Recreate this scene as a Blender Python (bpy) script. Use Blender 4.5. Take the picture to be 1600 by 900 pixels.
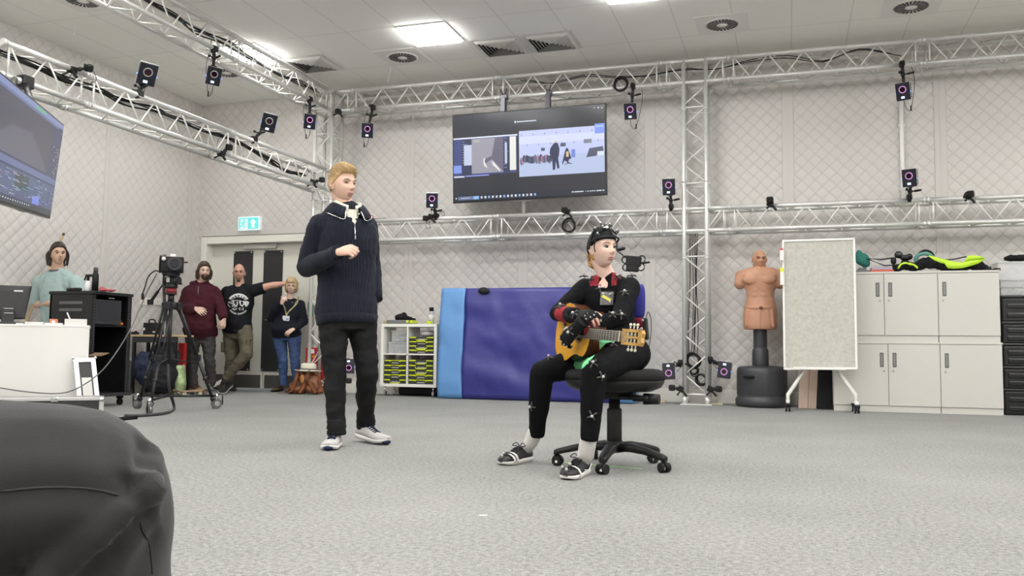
import bpy, bmesh, math, random
from math import pi, sin, cos, radians as R
from mathutils import Vector as V, Matrix as M, noise
import numpy as np
for o in list(bpy.data.objects): bpy.data.objects.remove(o)
C = bpy.context.scene.collection
SC = bpy.context.scene

# ---------------------------------------------------------------- camera, light, exposure
H = 0.61                      # phone held at knee height
F = 1366.0                    # focal length in pixels of the 1600x900 frame
YAW, PITCH, ROLL = R(17.62), R(4.046), R(.592)
_f = V((-sin(YAW)*cos(PITCH), cos(YAW)*cos(PITCH), sin(PITCH)))
_r = V((cos(YAW), sin(YAW), 0)); _u = _r.cross(_f)
_r2 = _r*cos(ROLL)+_u*sin(ROLL); _u2 = _u*cos(ROLL)-_r*sin(ROLL)
cam = bpy.data.objects.new('camera', bpy.data.cameras.new('camera')); C.objects.link(cam)
cam.data.sensor_width = 36; cam.data.lens = F/1600*36; cam.data.clip_start = .02
m = M.Identity(4)
for i in range(3): m[i][0] = _r2[i]; m[i][1] = _u2[i]; m[i][2] = -_f[i]
m[0][3], m[1][3], m[2][3] = 0, 0, H
cam.matrix_world = m; SC.camera = cam
SC.view_settings.view_transform = 'Standard'; SC.view_settings.look = 'None'
SC.view_settings.exposure = 0.1; SC.view_settings.gamma = 1; SC.view_settings.use_curve_mapping = False
SC.cycles.use_denoising = True
SC.cycles.max_bounces = 8; SC.cycles.diffuse_bounces = 6
PANEL_POWER = 43.0            # strength of the ceiling light panels
w = bpy.data.worlds.new('world'); SC.world = w; w.use_nodes = True
w.node_tree.nodes['Background'].inputs[0].default_value = (.9, .95, 1, 1)
w.node_tree.nodes['Background'].inputs[1].default_value = .3

def _ray(x, y): return _f+_r2*((x-800)/F)-_u2*((y-450)/F)
def P(x, y, Y):               # point at depth Y seen at pixel x, y of the photograph
    d = _ray(x, y); return d*(Y/d.y)+V((0, 0, H))
def PX(x, y, X):
    d = _ray(x, y); return d*(X/d.x)+V((0, 0, H))
def PZ(x, y, z=0):
    d = _ray(x, y); return d*((z-H)/d.z)+V((0, 0, H))

# ---------------------------------------------------------------- materials
MATS = {}
def mat(name, col, rough=.6, metal=0, emit=None, es=1, bump=None, var=None, trans=0, sheen=0, spec=.5, alpha=1):
    if name in MATS: return MATS[name]
    if rough >= .65 and spec == .5: spec = .2
    mt = bpy.data.materials.new(name); mt.use_nodes = True
    nt = mt.node_tree; b = nt.nodes['Principled BSDF']
    b.inputs['Base Color'].default_value = (*col, 1); b.inputs['Roughness'].default_value = rough
    b.inputs['Metallic'].default_value = metal; b.inputs['Specular IOR Level'].default_value = spec
    if sheen: b.inputs['Sheen Weight'].default_value = sheen
    if trans: b.inputs['Transmission Weight'].default_value = trans
    if alpha < 1: b.inputs['Alpha'].default_value = alpha
    if emit: b.inputs['Emission Color'].default_value = (*emit, 1); b.inputs['Emission Strength'].default_value = es
    if var or bump:
        tc = nt.nodes.new('ShaderNodeTexCoord')
    if var:                    # (scale, amount): mottled colour the thing itself has
        n = nt.nodes.new('ShaderNodeTexNoise'); n.inputs['Scale'].default_value = var[0]; n.inputs['Detail'].default_value = 4
        nt.links.new(tc.outputs['Object'], n.inputs['Vector'])
        r = nt.nodes.new('ShaderNodeMapRange'); r.inputs[1].default_value = .3; r.inputs[2].default_value = .7
        nt.links.new(n.outputs['Fac'], r.inputs['Value'])
        mx = nt.nodes.new('ShaderNodeMix'); mx.data_type = 'RGBA'
        a = var[1]
        mx.inputs[6].default_value = (*[max(0, c*(1-a)) for c in col], 1); mx.inputs[7].default_value = (*[min(1, c*(1+a)) for c in col], 1)
        nt.links.new(r.outputs[0], mx.inputs[0]); nt.links.new(mx.outputs[2], b.inputs['Base Color'])
    if bump:                   # (scale, distance)
        n = nt.nodes.new('ShaderNodeTexNoise'); n.inputs['Scale'].default_value = bump[0]; n.inputs['Detail'].default_value = 3
        nt.links.new(tc.outputs['Object'], n.inputs['Vector'])
        bp = nt.nodes.new('ShaderNodeBump'); bp.inputs['Distance'].default_value = bump[1]; bp.inputs['Strength'].default_value = .8
        nt.links.new(n.outputs['Fac'], bp.inputs['Height']); nt.links.new(bp.outputs[0], b.inputs['Normal'])
    MATS[name] = mt; return mt

def node_math(nt, op, a, b=None):
    n = nt.nodes.new('ShaderNodeMath'); n.operation = op
    for i, v in enumerate((a, b)):
        if v is None: continue
        if isinstance(v, (int, float)): n.inputs[i].default_value = v
        else: nt.links.new(v, n.inputs[i])
    return n.outputs[0]

# ---------------------------------------------------------------- mesh builder
def frame(d, up=V((0, 0, 1))):
    d = V(d).normalized()
    s = d.cross(up)
    if s.length < 1e-4: s = d.cross(V((1, 0, 0)))
    s.normalize(); t = s.cross(d).normalized()
    return d, s, t
class MB:
    def __init__(s): s.bm = bmesh.new(); s.m = 0; s.T = M.Identity(4)
    def _v(s, p): return s.bm.verts.new(s.T @ V(p))
    def _f(s, vs, m=None, smooth=False):
        try:
            f = s.bm.faces.new(vs); f.material_index = s.m if m is None else m; f.smooth = smooth; return f
        except ValueError: return None
    def rings(s, rr, m=None, smooth=True, caps=True, closed=False):
        vv = [[s._v(p) for p in r] for r in rr]; n = len(vv[0])
        k = len(vv)
        for i in range(k if closed else k-1):
            a, b = vv[i], vv[(i+1) % k]
            for j in range(n): s._f((a[j], a[(j+1) % n], b[(j+1) % n], b[j]), m, smooth)
        if caps and not closed:
            s._f(vv[0][::-1], m); s._f(vv[-1], m)
        return s
    def box(s, c, size, rot=None, m=None, bev=0):
        c = V(c); h = V(size)/2; Rm = rot if rot is not None else M.Identity(3)
        b = min(bev, min(h)*.98)
        if b <= 0:
            v = [s._v(c+Rm @ V((x*h.x, y*h.y, z*h.z))) for x in (-1, 1) for y in (-1, 1) for z in (-1, 1)]
            for q in ((0, 1, 3, 2), (4, 6, 7, 5), (0, 4, 5, 1), (2, 3, 7, 6), (0, 2, 6, 4), (1, 5, 7, 3)): s._f([v[i] for i in q], m)
        else:
            def ring(z, ins):
                o = []
                hx, hy = h.x-ins, h.y-ins
                q = max(b-ins, b*.3)
                for sx, sy, a0 in ((1, 1, 0), (-1, 1, 90), (-1, -1, 180), (1, -1, 270)):
                    for a in (0, 45, 90):
                        t = R(a0+a); o.append(c+Rm @ V((sx*(hx-q)+q*cos(t), sy*(hy-q)+q*sin(t), z)))
                return o
            s.rings([ring(-h.z, b*.7), ring(-h.z+b*.3, b*.25), ring(-h.z+b, 0), ring(h.z-b, 0), ring(h.z-b*.3, b*.25), ring(h.z, b*.7)], m, smooth=False)
        return s
    def boxb(s, x0, x1, y0, y1, z0, z1, m=None, bev=0):
        return s.box(((x0+x1)/2, (y0+y1)/2, (z0+z1)/2), (abs(x1-x0), abs(y1-y0), abs(z1-z0)), None, m, bev)
    def cone(s, p0, p1, r0, r1=None, n=12, m=None, smooth=True, caps=True):
        r1 = r0 if r1 is None else r1; p0, p1 = V(p0), V(p1)
        d, a, b = frame(p1-p0)
        return s.rings([[p+(a*cos(2*pi*k/n)+b*sin(2*pi*k/n))*r for k in range(n)] for p, r in ((p0, r0), (p1, r1))], m, smooth, caps)
    def tube(s, pts, r, n=8, m=None, closed=False, caps=True):
        pts = [V(p) for p in pts]; rs = r if isinstance(r, (list, tuple)) else [r]*len(pts)
        rr = []; prev = None; L = len(pts)
        for i, p in enumerate(pts):
            if closed: d = pts[(i+1) % L]-pts[i-1]
            else: d = pts[min(i+1, L-1)]-pts[max(i-1, 0)]
            if d.length < 1e-7: d = V((0, 0, 1))
            d.normalize()
            if prev is None: _, a, b = frame(d)
            else:
                a = prev-d*prev.dot(d)
                if a.length < 1e-5: _, a, b = frame(d)
                a.normalize(); b = d.cross(a)
            prev = a
            rr.append([p+(a*cos(2*pi*k/n)+b*sin(2*pi*k/n))*rs[i] for k in range(n)])
        return s.rings(rr, m, True, caps, closed)
    def sphere(s, c, r, n=12, k=8, m=None, rot=None):
        c = V(c); r = V((r, r, r)) if isinstance(r, (int, float)) else V(r); Rm = rot if rot is not None else M.Identity(3)
        rr = []
        for i in range(k+1):
            t = pi*(i+.001)/(k+.002)
            rr.append([c+Rm @ V((r.x*sin(t)*cos(2*pi*j/n), r.y*sin(t)*sin(2*pi*j/n), -r.z*cos(t))) for j in range(n)])
        return s.rings(rr, m)
    def capsule(s, p0, p1, r0, r1=None, n=14, m=None, flat=(0, 0)):   # tapered limb with round (or flat) ends
        r1 = r0 if r1 is None else r1; p0, p1 = V(p0), V(p1)
        d, a, b = frame(p1-p0); rr = []
        st = [(p0+d*0, r0)] if flat[0] else [(p0-d*r0*sin(t), r0*cos(t)) for t in (1.5, 1.1, .7, .35, 0)]
        en = [(p1+d*0, r1)] if flat[1] else [(p1+d*r1*sin(t), r1*cos(t)) for t in (0, .35, .7, 1.1, 1.5)]
        for p, r in st+en: rr.append([p+(a*cos(2*pi*k/n)+b*sin(2*pi*k/n))*r for k in range(n)])
        return s.rings(rr, m)
    def lathe(s, c, prof, n=24, m=None, rot=None, sx=1, sy=1, caps=True, smooth=True):
        c = V(c); Rm = rot if rot is not None else M.Identity(3)
        return s.rings([[c+Rm @ V((r*sx*cos(2*pi*j/n), r*sy*sin(2*pi*j/n), z)) for j in range(n)] for r, z in prof], m, smooth, caps)
    def torus(s, c, R_, r, axis=(0, 0, 1), n=20, k=6, m=None, sx=1, sy=1, a0=0, a1=360):
        d, a, b = frame(axis); c = V(c)
        full = a1-a0 >= 360
        pts = [c+(a*cos(R(a0+(a1-a0)*i/n))*sx+b*sin(R(a0+(a1-a0)*i/n))*sy)*R_ for i in range(n if full else n+1)]
        return s.tube(pts, r, k, m, closed=full)
    def prism(s, pts, d, m=None):     # polygon pts (3d) extruded along vector d
        d = V(d); a = [s._v(p) for p in pts]; b = [s._v(V(p)+d) for p in pts]; n = len(pts)
        s._f(a[::-1], m); s._f(b, m)
        for i in range(n): s._f((a[i], a[(i+1) % n], b[(i+1) % n], b[i]), m)
        return s
    def quad(s, a, b, c, d, m=None): s._f([s._v(p) for p in (a, b, c, d)], m); return s
    def mesh(s, name):
        bmesh.ops.recalc_face_normals(s.bm, faces=s.bm.faces)
        me = bpy.data.meshes.new(name); s.bm.to_mesh(me); s.bm.free(); return me
    def build(s, name, mats, parent=None, world=True):
        return link(name, s.mesh(name), mats, parent, world)
def basis(o):
    b = o.matrix_basis.copy()
    while o.parent: o = o.parent; b = o.matrix_basis @ b
    return b
def link(name, me, mats, parent=None, world=True):
    if not isinstance(mats, (list, tuple)): mats = [mats]
    for q in mats: me.materials.append(q)
    if parent is not None and world: me.transform(basis(parent).inverted())
    elif parent is None and world and len(me.vertices):      # top-level mesh: origin at its base
        co = np.empty(len(me.vertices)*3, dtype=np.float32); me.vertices.foreach_get('co', co); co = co.reshape(-1, 3)
        lo, hi = co.min(0), co.max(0); b = V(((lo[0]+hi[0])/2, (lo[1]+hi[1])/2, lo[2])); me.transform(M.Translation(-b))
    o = bpy.data.objects.new(name, me); C.objects.link(o)
    if parent is not None: o.parent = parent
    elif world and len(me.vertices): o.location = b
    return o
def thing(name, label, cat, loc=(0, 0, 0), rot=(0, 0, 0), group=None):
    o = bpy.data.objects.new(name, None); C.objects.link(o); o.empty_display_size = .1
    o.location = loc; o.rotation_euler = rot; o['label'] = label; o['category'] = cat
    if group: o['group'] = group
    return o
def tag(o, label, cat, group=None, kind=None):
    o['label'] = label; o['category'] = cat
    if group: o['group'] = group
    if kind: o['kind'] = kind
    return o
def struct(o, label=None):
    o['kind'] = 'structure'
    if label: o['label'] = label
    return o
def dup(root, loc=None, rot=None, label=None, group=None):
    r = root.copy(); C.objects.link(r)
    if loc is not None: r.location = loc
    if rot is not None: r.rotation_euler = rot
    if label: r['label'] = label
    if group: r['group'] = group
    for ch in root.children:
        c = ch.copy(); C.objects.link(c); c.parent = r
        for g in ch.children:
            d = g.copy(); C.objects.link(d); d.parent = c
    return r
def sag(a, b, drop, n=10):      # hanging cable
    a, b = V(a), V(b); return [a.lerp(b, i/n)-V((0, 0, drop*4*(i/n)*(1-i/n))) for i in range(n+1)]
def spline(pts, n=6):           # Catmull-Rom through points
    pts = [V(p) for p in pts]; q = [pts[0]*2-pts[1]]+pts+[pts[-1]*2-pts[-2]]; o = []
    for i in range(1, len(q)-2):
        for k in range(n):
            t = k/n; a, b, c, d = q[i-1:i+3]
            o.append(.5*((2*b)+(c-a)*t+(2*a-5*b+4*c-d)*t*t+(3*b-a-3*c+d)*t**3))
    o.append(pts[-1]); return o
def text_mesh(txt, size, depth=.001, bold=0):
    cu = bpy.data.curves.new('lettering', 'FONT'); cu.body = txt; cu.size = size; cu.extrude = depth; cu.offset = bold
    cu.align_x = 'CENTER'; cu.align_y = 'CENTER'
    o = bpy.data.objects.new('lettering', cu); C.objects.link(o)
    dg = bpy.context.evaluated_depsgraph_get(); me = bpy.data.meshes.new_from_object(o.evaluated_get(dg))
    bpy.data.objects.remove(o); return me
def remesh(mb, voxel, smooth=3, factor=.5, keep=None):
    me = mb.mesh('tmp'); o = bpy.data.objects.new('tmp', me); C.objects.link(o)
    r = o.modifiers.new('r', 'REMESH'); r.mode = 'VOXEL'; r.voxel_size = voxel
    if smooth:
        q = o.modifiers.new('s', 'SMOOTH'); q.iterations = smooth; q.factor = factor
    dg = bpy.context.evaluated_depsgraph_get(); out = bpy.data.meshes.new_from_object(o.evaluated_get(dg))
    bpy.data.objects.remove(o); bpy.data.meshes.remove(me)
    out.polygons.foreach_set('use_smooth', [True]*len(out.polygons)); return out

black = mat('matt black plastic', (.009, .009, .0095), .5, spec=.3)
darkgrey = mat('dark grey plastic', (.03, .03, .032), .5)
blackmetal = mat('black powder coated metal', (.015, .015, .016), .42, .3)
alu = mat('brushed aluminium', (.66, .66, .64), .38, .45, var=(30, .05))
alu2 = mat('bright welded aluminium', (.74, .74, .70), .4, .35)
chrome = mat('chrome', (.8, .8, .8), .15, 1)
white = mat('white paint', (.78, .77, .74), .5)
offwhite = mat('cream white gloss paint', (.76, .75, .69), .4)
rubber = mat('black rubber', (.01, .01, .01), .8)
# ---------------------------------------------------------------- the room
XL, XR, YB, YF, ZC = -8.25, 7.5, 10.75, -5.0, 4.175
def quilt_mat(name, axis):
    mt = bpy.data.materials.new(name); mt.use_nodes = True; nt = mt.node_tree; b = nt.nodes['Principled BSDF']
    b.inputs['Roughness'].default_value = .55; b.inputs['Sheen Weight'].default_value = .15
    tc = nt.nodes.new('ShaderNodeTexCoord'); sp = nt.nodes.new('ShaderNodeSeparateXYZ'); nt.links.new(tc.outputs['Object'], sp.inputs[0])
    a = sp.outputs[axis]; z = sp.outputs[2]
    # slight irregular stitching
    n = nt.nodes.new('ShaderNodeTexNoise'); n.inputs['Scale'].default_value = 1.6; nt.links.new(tc.outputs['Object'], n.inputs['Vector'])
    wob = node_math(nt, 'MULTIPLY', node_math(nt, 'SUBTRACT', n.outputs['Fac'], .5), .035)
    u = node_math(nt, 'MULTIPLY', node_math(nt, 'ADD', node_math(nt, 'ADD', a, z), wob), pi/.155)
    v = node_math(nt, 'MULTIPLY', node_math(nt, 'ADD', node_math(nt, 'SUBTRACT', a, z), wob), pi/.155)
    pl = node_math(nt, 'MULTIPLY', node_math(nt, 'ABSOLUTE', node_math(nt, 'SINE', u)), node_math(nt, 'ABSOLUTE', node_math(nt, 'SINE', v)))
    pl = node_math(nt, 'POWER', pl, .42)
    n2 = nt.nodes.new('ShaderNodeTexNoise'); n2.inputs['Scale'].default_value = 14; n2.inputs['Detail'].default_value = 4; nt.links.new(tc.outputs['Object'], n2.inputs['Vector'])
    hgt = node_math(nt, 'ADD', pl, node_math(nt, 'MULTIPLY', n2.outputs['Fac'], .35))
    bp = nt.nodes.new('ShaderNodeBump'); bp.inputs['Strength'].default_value = QUILT_STRENGTH; bp.inputs['Distance'].default_value = .02
    nt.links.new(hgt, bp.inputs['Height']); nt.links.new(bp.outputs[0], b.inputs['Normal'])
    # colour a touch darker along the stitched seams
    r = nt.nodes.new('ShaderNodeMapRange'); r.inputs[1].default_value = .15; r.inputs[2].default_value = .6; nt.links.new(pl, r.inputs['Value'])
    mx = nt.nodes.new('ShaderNodeMix'); mx.data_type = 'RGBA'
    mx.inputs[6].default_value = (.535, .51, .49, 1); mx.inputs[7].default_value = (.60, .575, .55, 1)
    nt.links.new(r.outputs[0], mx.inputs[0]); nt.links.new(mx.outputs[2], b.inputs['Base Color'])
    return mt
QUILT_STRENGTH = .42
qx = quilt_mat('quilted pinkish white acoustic drape x', 0); qy = quilt_mat('quilted pinkish white acoustic drape y', 1)
plainq = mat('plain drape cloth', (.585, .56, .535), .6, bump=(20, .002))

def carpet():
    mt = bpy.data.materials.new('grey loop carpet'); mt.use_nodes = True; nt = mt.node_tree; b = nt.nodes['Principled BSDF']
    b.inputs['Roughness'].default_value = .95; b.inputs['Specular IOR Level'].default_value = .15; b.inputs['Sheen Weight'].default_value = .1
    tc = nt.nodes.new('ShaderNodeTexCoord')
    n = nt.nodes.new('ShaderNodeTexNoise'); n.inputs['Scale'].default_value = 190; n.inputs['Detail'].default_value = 3; n.inputs['Roughness'].default_value = .7
    n3 = nt.nodes.new('ShaderNodeTexNoise'); n3.inputs['Scale'].default_value = 55; n3.inputs['Detail'].default_value = 3
    n2 = nt.nodes.new('ShaderNodeTexNoise'); n2.inputs['Scale'].default_value = 1.2; n2.inputs['Detail'].default_value = 3
    for q in (n, n2, n3): nt.links.new(tc.outputs['Object'], q.inputs['Vector'])
    s = node_math(nt, 'ADD', node_math(nt, 'MULTIPLY', n.outputs['Fac'], .6), node_math(nt, 'MULTIPLY', n3.outputs['Fac'], .4))
    s = node_math(nt, 'ADD', s, node_math(nt, 'MULTIPLY', node_math(nt, 'SUBTRACT', n2.outputs['Fac'], .5), .12))
    cr = nt.nodes.new('ShaderNodeValToRGB'); nt.links.new(s, cr.inputs[0])
    e = cr.color_ramp.elements; e[0].position = .36; e[0].color = (.10, .101, .097, 1); e[1].position = .64; e[1].color = (.335, .335, .32, 1)
    nt.links.new(cr.outputs[0], b.inputs['Base Color'])
    bp = nt.nodes.new('ShaderNodeBump'); bp.inputs['Distance'].default_value = .004; bp.inputs['Strength'].default_value = .7
    nt.links.new(n.outputs['Fac'], bp.inputs['Height']); nt.links.new(bp.outputs[0], b.inputs['Normal'])
    return mt
def ceil_mat():
    mt = bpy.data.materials.new('white ceiling tiles'); mt.use_nodes = True; nt = mt.node_tree; b = nt.nodes['Principled BSDF']
    b.inputs['Roughness'].default_value = .9
    tc = nt.nodes.new('ShaderNodeTexCoord'); sp = nt.nodes.new('ShaderNodeSeparateXYZ'); nt.links.new(tc.outputs['Object'], sp.inputs[0])
    def line(src, off, per, wd):
        q = node_math(nt, 'FRACT', node_math(nt, 'DIVIDE', node_math(nt, 'ADD', src, off), per))
        q = node_math(nt, 'ABSOLUTE', node_math(nt, 'SUBTRACT', q, .5))
        return node_math(nt, 'GREATER_THAN', q, .5-wd/per/2)
    l = node_math(nt, 'MAXIMUM', line(sp.outputs[0], 4.14+60, .6, .012), line(sp.outputs[1], 60-8.63, 1.2, .012))
    mx = nt.nodes.new('ShaderNodeMix'); mx.data_type = 'RGBA'
    mx.inputs[6].default_value = (.86, .85, .81, 1); mx.inputs[7].default_value = (.70, .69, .66, 1)
    nt.links.new(l, mx.inputs[0]); nt.links.new(mx.outputs[2], b.inputs['Base Color'])
    return mt
def plane_obj(name, a, b, c, d, m, t, label):     # slab with thickness t outwards
    mb = MB(); mb.prism([a, b, c, d], t); o = mb.build(name, m, None, world=False); return struct(o, label)
plane_obj('floor', (XL, YF, 0), (XR, YF, 0), (XR, YB, 0), (XL, YB, 0), carpet(), (0, 0, -.1), 'grey loop pile carpet')
plane_obj('ceiling', (XL, YF, ZC), (XR, YF, ZC), (XR, YB, ZC), (XL, YB, ZC), ceil_mat(), (0, 0, .1), 'white suspended tile ceiling')
# back wall with the door opening
DX0, DX1, DZ = -8.08, -6.28, 2.10
mb = MB(); mb.boxb(DX1+.06, XR, YB, YB+.35, 0, ZC); mb.boxb(XL, DX1+.06, YB, YB+.35, DZ+.02, ZC); mb.boxb(XL-.1, DX0-.06, YB, YB+.35, 0, DZ+.02)
struct(mb.build('wall_back', qx, None, world=False), 'back wall hung with quilted pinkish white drapes')
plane_obj('wall_left', (XL, YF, 0), (XL, YB, 0), (XL, YB, ZC), (XL, YF, ZC), qy, (-.1, 0, 0), 'left wall hung with quilted pinkish white drapes')
plane_obj('wall_right', (XR, YF, 0), (XR, YB, 0), (XR, YB, ZC), (XR, YF, ZC), qy, (.1, 0, 0), 'right wall')
plane_obj('wall_front', (XL, YF, 0), (XR, YF, 0), (XR, YF, ZC), (XL, YF, ZC), qx, (0, -.1, 0), 'wall behind the camera')
mb = MB()
for x in (-4.88, -3.27, -1.63, .008, 1.653, 3.3, 4.95): mb.boxb(x-.065, x+.065, YB-.012, YB, .17, ZC-.02, bev=.006)
for x in (-4.88, -3.27, -1.63, .008, 1.653): mb.boxb(x-.006, x+.006, YB-.018, YB-.01, .17, ZC-.02)
struct(mb.build('trim_1', plainq, None, world=False), 'flat seam strips between quilted panels, back wall')
mb = MB()
for y in (2.6, 4.7, 6.8, 8.93, 10.55): mb.boxb(XL, XL+.012, y-.06, y+.06, .17, ZC-.02, bev=.006); mb.boxb(XL+.01, XL+.018, y-.006, y+.006, .17, ZC-.02)
struct(mb.build('trim_2', plainq, None, world=False), 'flat seam strips between quilted panels, left wall')
mb = MB(); mb.boxb(DX1+.1, XR, YB-.02, YB, 0, .16, bev=.005); struct(mb.build('baseboard_back', offwhite, None, world=False))
mb = MB(); mb.boxb(XL, XL+.02, YF, YB, 0, .16, bev=.005); struct(mb.build('baseboard_left', offwhite, None, world=False))
mb = MB(); mb.boxb(DX0-.1, DX1+.1, YB-.02, YB, 2.215, 2.30, bev=.006); struct(mb.build('trim_3', plainq, None, world=False), 'flat cloth band above the doors')
# double door
doorpaint = mat('pale grey door paint', (.70, .69, .62), .45); kick = mat('dark kick plate', (.12, .115, .105), .4, .4)
mb = MB()
f0, f1 = YB-.03, YB+.2
mb.boxb(DX0-.10, DX0, f0, f1, 0, DZ+.10, bev=.01); mb.boxb(DX1, DX1+.10, f0, f1, 0, DZ+.10, bev=.01); mb.boxb(DX0, DX1, f0, f1, DZ, DZ+.10, bev=.01)
fr = mb.build('door_1', offwhite, None, world=False); struct(fr, 'cream door frame with double doors')
xm = (DX0+DX1)/2
for side, (a, b) in enumerate(((DX0, xm-.004), (xm+.004, DX1))):
    mb = MB(); mb.boxb(a, b, YB+.13, YB+.175, .02, DZ-.003, bev=.003)
    lf = mb.build('door_leaf', doorpaint, fr)
    mb = MB(); mb.boxb(a+.03, b-.03, YB+.124, YB+.131, .03, .215); mb.build('kick_plate', kick, lf)
    sx = xm-.19-.27 if side == 0 else xm+.19
    if side == 0: sx = P(364, 450, YB+.12).x; ex = P(393.5, 450, YB+.12).x
    else: sx = P(411, 450, YB+.12).x; ex = P(440.5, 450, YB+.12).x
    mb = MB(); mb.boxb(sx, ex, YB+.116, YB+.13, .27, 2.0, 0)
    for xx in (sx+.02, ex-.02):
        for zz in (.29, 1.98): mb.sphere((xx, YB+.115, zz), .014, m=1)
    mb.build('black_panel', [mat('black blind panel', (.022, .022, .024), .55), chrome], lf)
    if side == 1:
        mb = MB(); mb.boxb(xm+.03, xm+.085, YB+.118, YB+.13, .93, 1.12, bev=.003); mb.tube([(xm+.055, YB+.12, 1.0), (xm+.055, YB+.07, 1.0), (xm+.16, YB+.07, 1.0)], .009)
        mb.build('door_handle', chrome, lf)
mb = MB(); mb.boxb(P(375, 380, YB).x, P(426, 380, YB).x, YB+.07, YB+.13, DZ-.075, DZ-.005, bev=.006); mb.build('door_closer', mat('pale grey closer', (.6, .59, .55), .4), fr)
mb = MB(); mb.boxb(XL, DX1+.3, YB+.36, YB+1.4, -.02, 0); mb.boxb(XL, DX1+.3, YB+1.4, YB+1.45, 0, 2.6); struct(mb.build('floor_beyond_doors', mat('pale corridor floor', (.75, .75, .78), .3), None, world=False), 'corridor beyond the doors')

# exit sign: green panel on white box, white running man and arrow
ex = thing('exit_sign', 'lit green and white emergency exit sign above the double doors', 'sign', (-7.35, YB-.02, 2.3))
x0, x1 = P(373, 350, YB-.05).x, P(407, 350, YB-.05).x; z0, z1 = P(390, 360.5, YB-.05).z, P(390, 338.5, YB-.05).z
mb = MB(); mb.boxb(x0, x1, YB-.07, YB-.012, z0, z1, bev=.006); mb.build('casing', mat('sign casing', (.8, .85, .85), .4, emit=(.7, .88, .9), es=.25), ex)
gm = mat('lit green sign', (.1, .6, .55), .5, emit=(.16, .66, .68), es=.5); wm = mat('lit white pictogram', (.9, .95, .95), .5, emit=(.9, 1, 1), es=.5)
xmid = x0+(x1-x0)*.47; yy = YB-.072
mb = MB(); mb.boxb(xmid+.0, x1-.02, yy-.003, yy, z0+.025, z1-.02)
mb.boxb(x0+.02, x0+.045, yy-.003, yy, z0+.025, z1-.02); mb.boxb(x0+.02, xmid, yy-.003, yy, z1-.035, z1-.02); mb.build('green_panel', gm, ex)
mb = MB(); cx = (xmid+x1-.02)/2; zc_ = (z0+z1)/2
mb.prism([(cx, yy-.004, zc_+.06), (cx-.05, yy-.004, zc_+.005), (cx-.022, yy-.004, zc_+.005), (cx-.022, yy-.004, zc_-.06), (cx+.022, yy-.004, zc_-.06), (cx+.022, yy-.004, zc_+.005), (cx+.05, yy-.004, zc_+.005)], (0, -.003, 0))
mb.build('arrow', wm, ex)
mb = MB(); rx = x0+.105
mb.sphere((rx+.008, yy-.006, z1-.052), .013); mb.cone((rx, yy-.006, z1-.07), (rx-.012, yy-.006, z1-.115), .011, .009)
for a, b, c in (((-.012, -.115), (.012, -.135), (.008, -.165)), ((-.012, -.115), (-.03, -.135), (-.055, -.14)), ((0, -.075), (.025, -.09), (.04, -.078)), ((0, -.075), (-.03, -.082), (-.042, -.1))):
    mb.tube([(rx+q[0], yy-.006, z1+q[1]) for q in (a, b, c)], .006)
mb.build('running_man', gm, ex)

# ceiling light panels: those in view, and an unseen grid to light the room
panel_em = mat('light panel diffuser', (.9, .9, .88), .5, emit=(1, .99, .968), es=PANEL_POWER)
lp = None; k = 0
named = {(-4.14, 8.63): 'square ceiling light panel left of the two square vents', (-6.54, 8.63): 'square ceiling light panel glowing behind the upper left truss', (-1.74, 8.02): 'square ceiling light panel at the top edge, above the hanging screen'}
spots = [(-4.14, 8.63), (-6.54, 8.63), (-1.74, 8.02)]+[(x, y) for x in (-6.54, -4.14, -1.74, .66, 3.06, 5.46) for y in (8.02, 5.62, 3.22, .82, -1.58, -3.98) if y != 8.02]+[(3.06, 7.42), (5.46, 7.42)]  # last pair set off the grid to dim the back wall at right
for (x, y) in spots:
    lab = named.get((x, y), 'square ceiling light panel out of view overhead')
    if lp is None:
        lp = thing('ceiling_light', lab, 'light', (x+.3, y+.3, ZC), group='ceiling light panels')
        mb = MB()
        for a, b, c, d in ((-.3, .3, -.3, -.28), (-.3, .3, .28, .3), (-.3, -.28, -.28, .28), (.28, .3, -.28, .28)): mb.boxb(a, b, c, d, -.014, .0)
        mb.build('frame', white, lp, world=False)
        mb = MB(); mb.boxb(-.28, .28, -.28, .28, -.035, -.002, bev=.01); mb.build('diffuser', panel_em, lp, world=False)
    else: dup(lp, (x+.3, y+.3, ZC), None, lab)
# square vents
vm = mat('pale vent metal', (.62, .61, .58), .45); vd = mat('dark vent gap', (.03, .03, .03), .8)
sv = None
for (x, y, lab) in ((-3.20, 9.56, 'square louvred ceiling vent right of the light panel'), (-2.58, 9.56, 'square louvred ceiling vent, farthest right of the three'), (-5.68, 9.5, 'square louvred ceiling vent beside the upper left truss')):
    if sv is None:
        sv = thing('ceiling_vent', lab, 'vent', (x, y, ZC), group='square ceiling vents')
        mb = MB(); mb.boxb(-.25, .25, -.25, .25, -.004, 0); mb.build('backing', vd, sv, world=False)
        mb = MB()
        for k in range(7):
            a = .3-k*.04; d, e = .020, .004
            if k == 0: d = .05
            zt = -.012-.006*(6-k) if k else -.006
            for s in (-1, 1):
                for ax in (0, 1):
                    def q(u, v, z): return (u, v*s, z) if ax == 0 else (v*s, u, z)
                    mb.prism([q(-a, a, -.003), q(a, a, -.003), q(a-d-.012, a-d-.012, -.03 if k else -.008), q(-a+d+.012, a-d-.012, -.03 if k else -.008)], (0, 0, -.003))
        mb.build('louvres', vm, sv, world=False)
    else: dup(sv, (x, y, ZC), None, lab)
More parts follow.
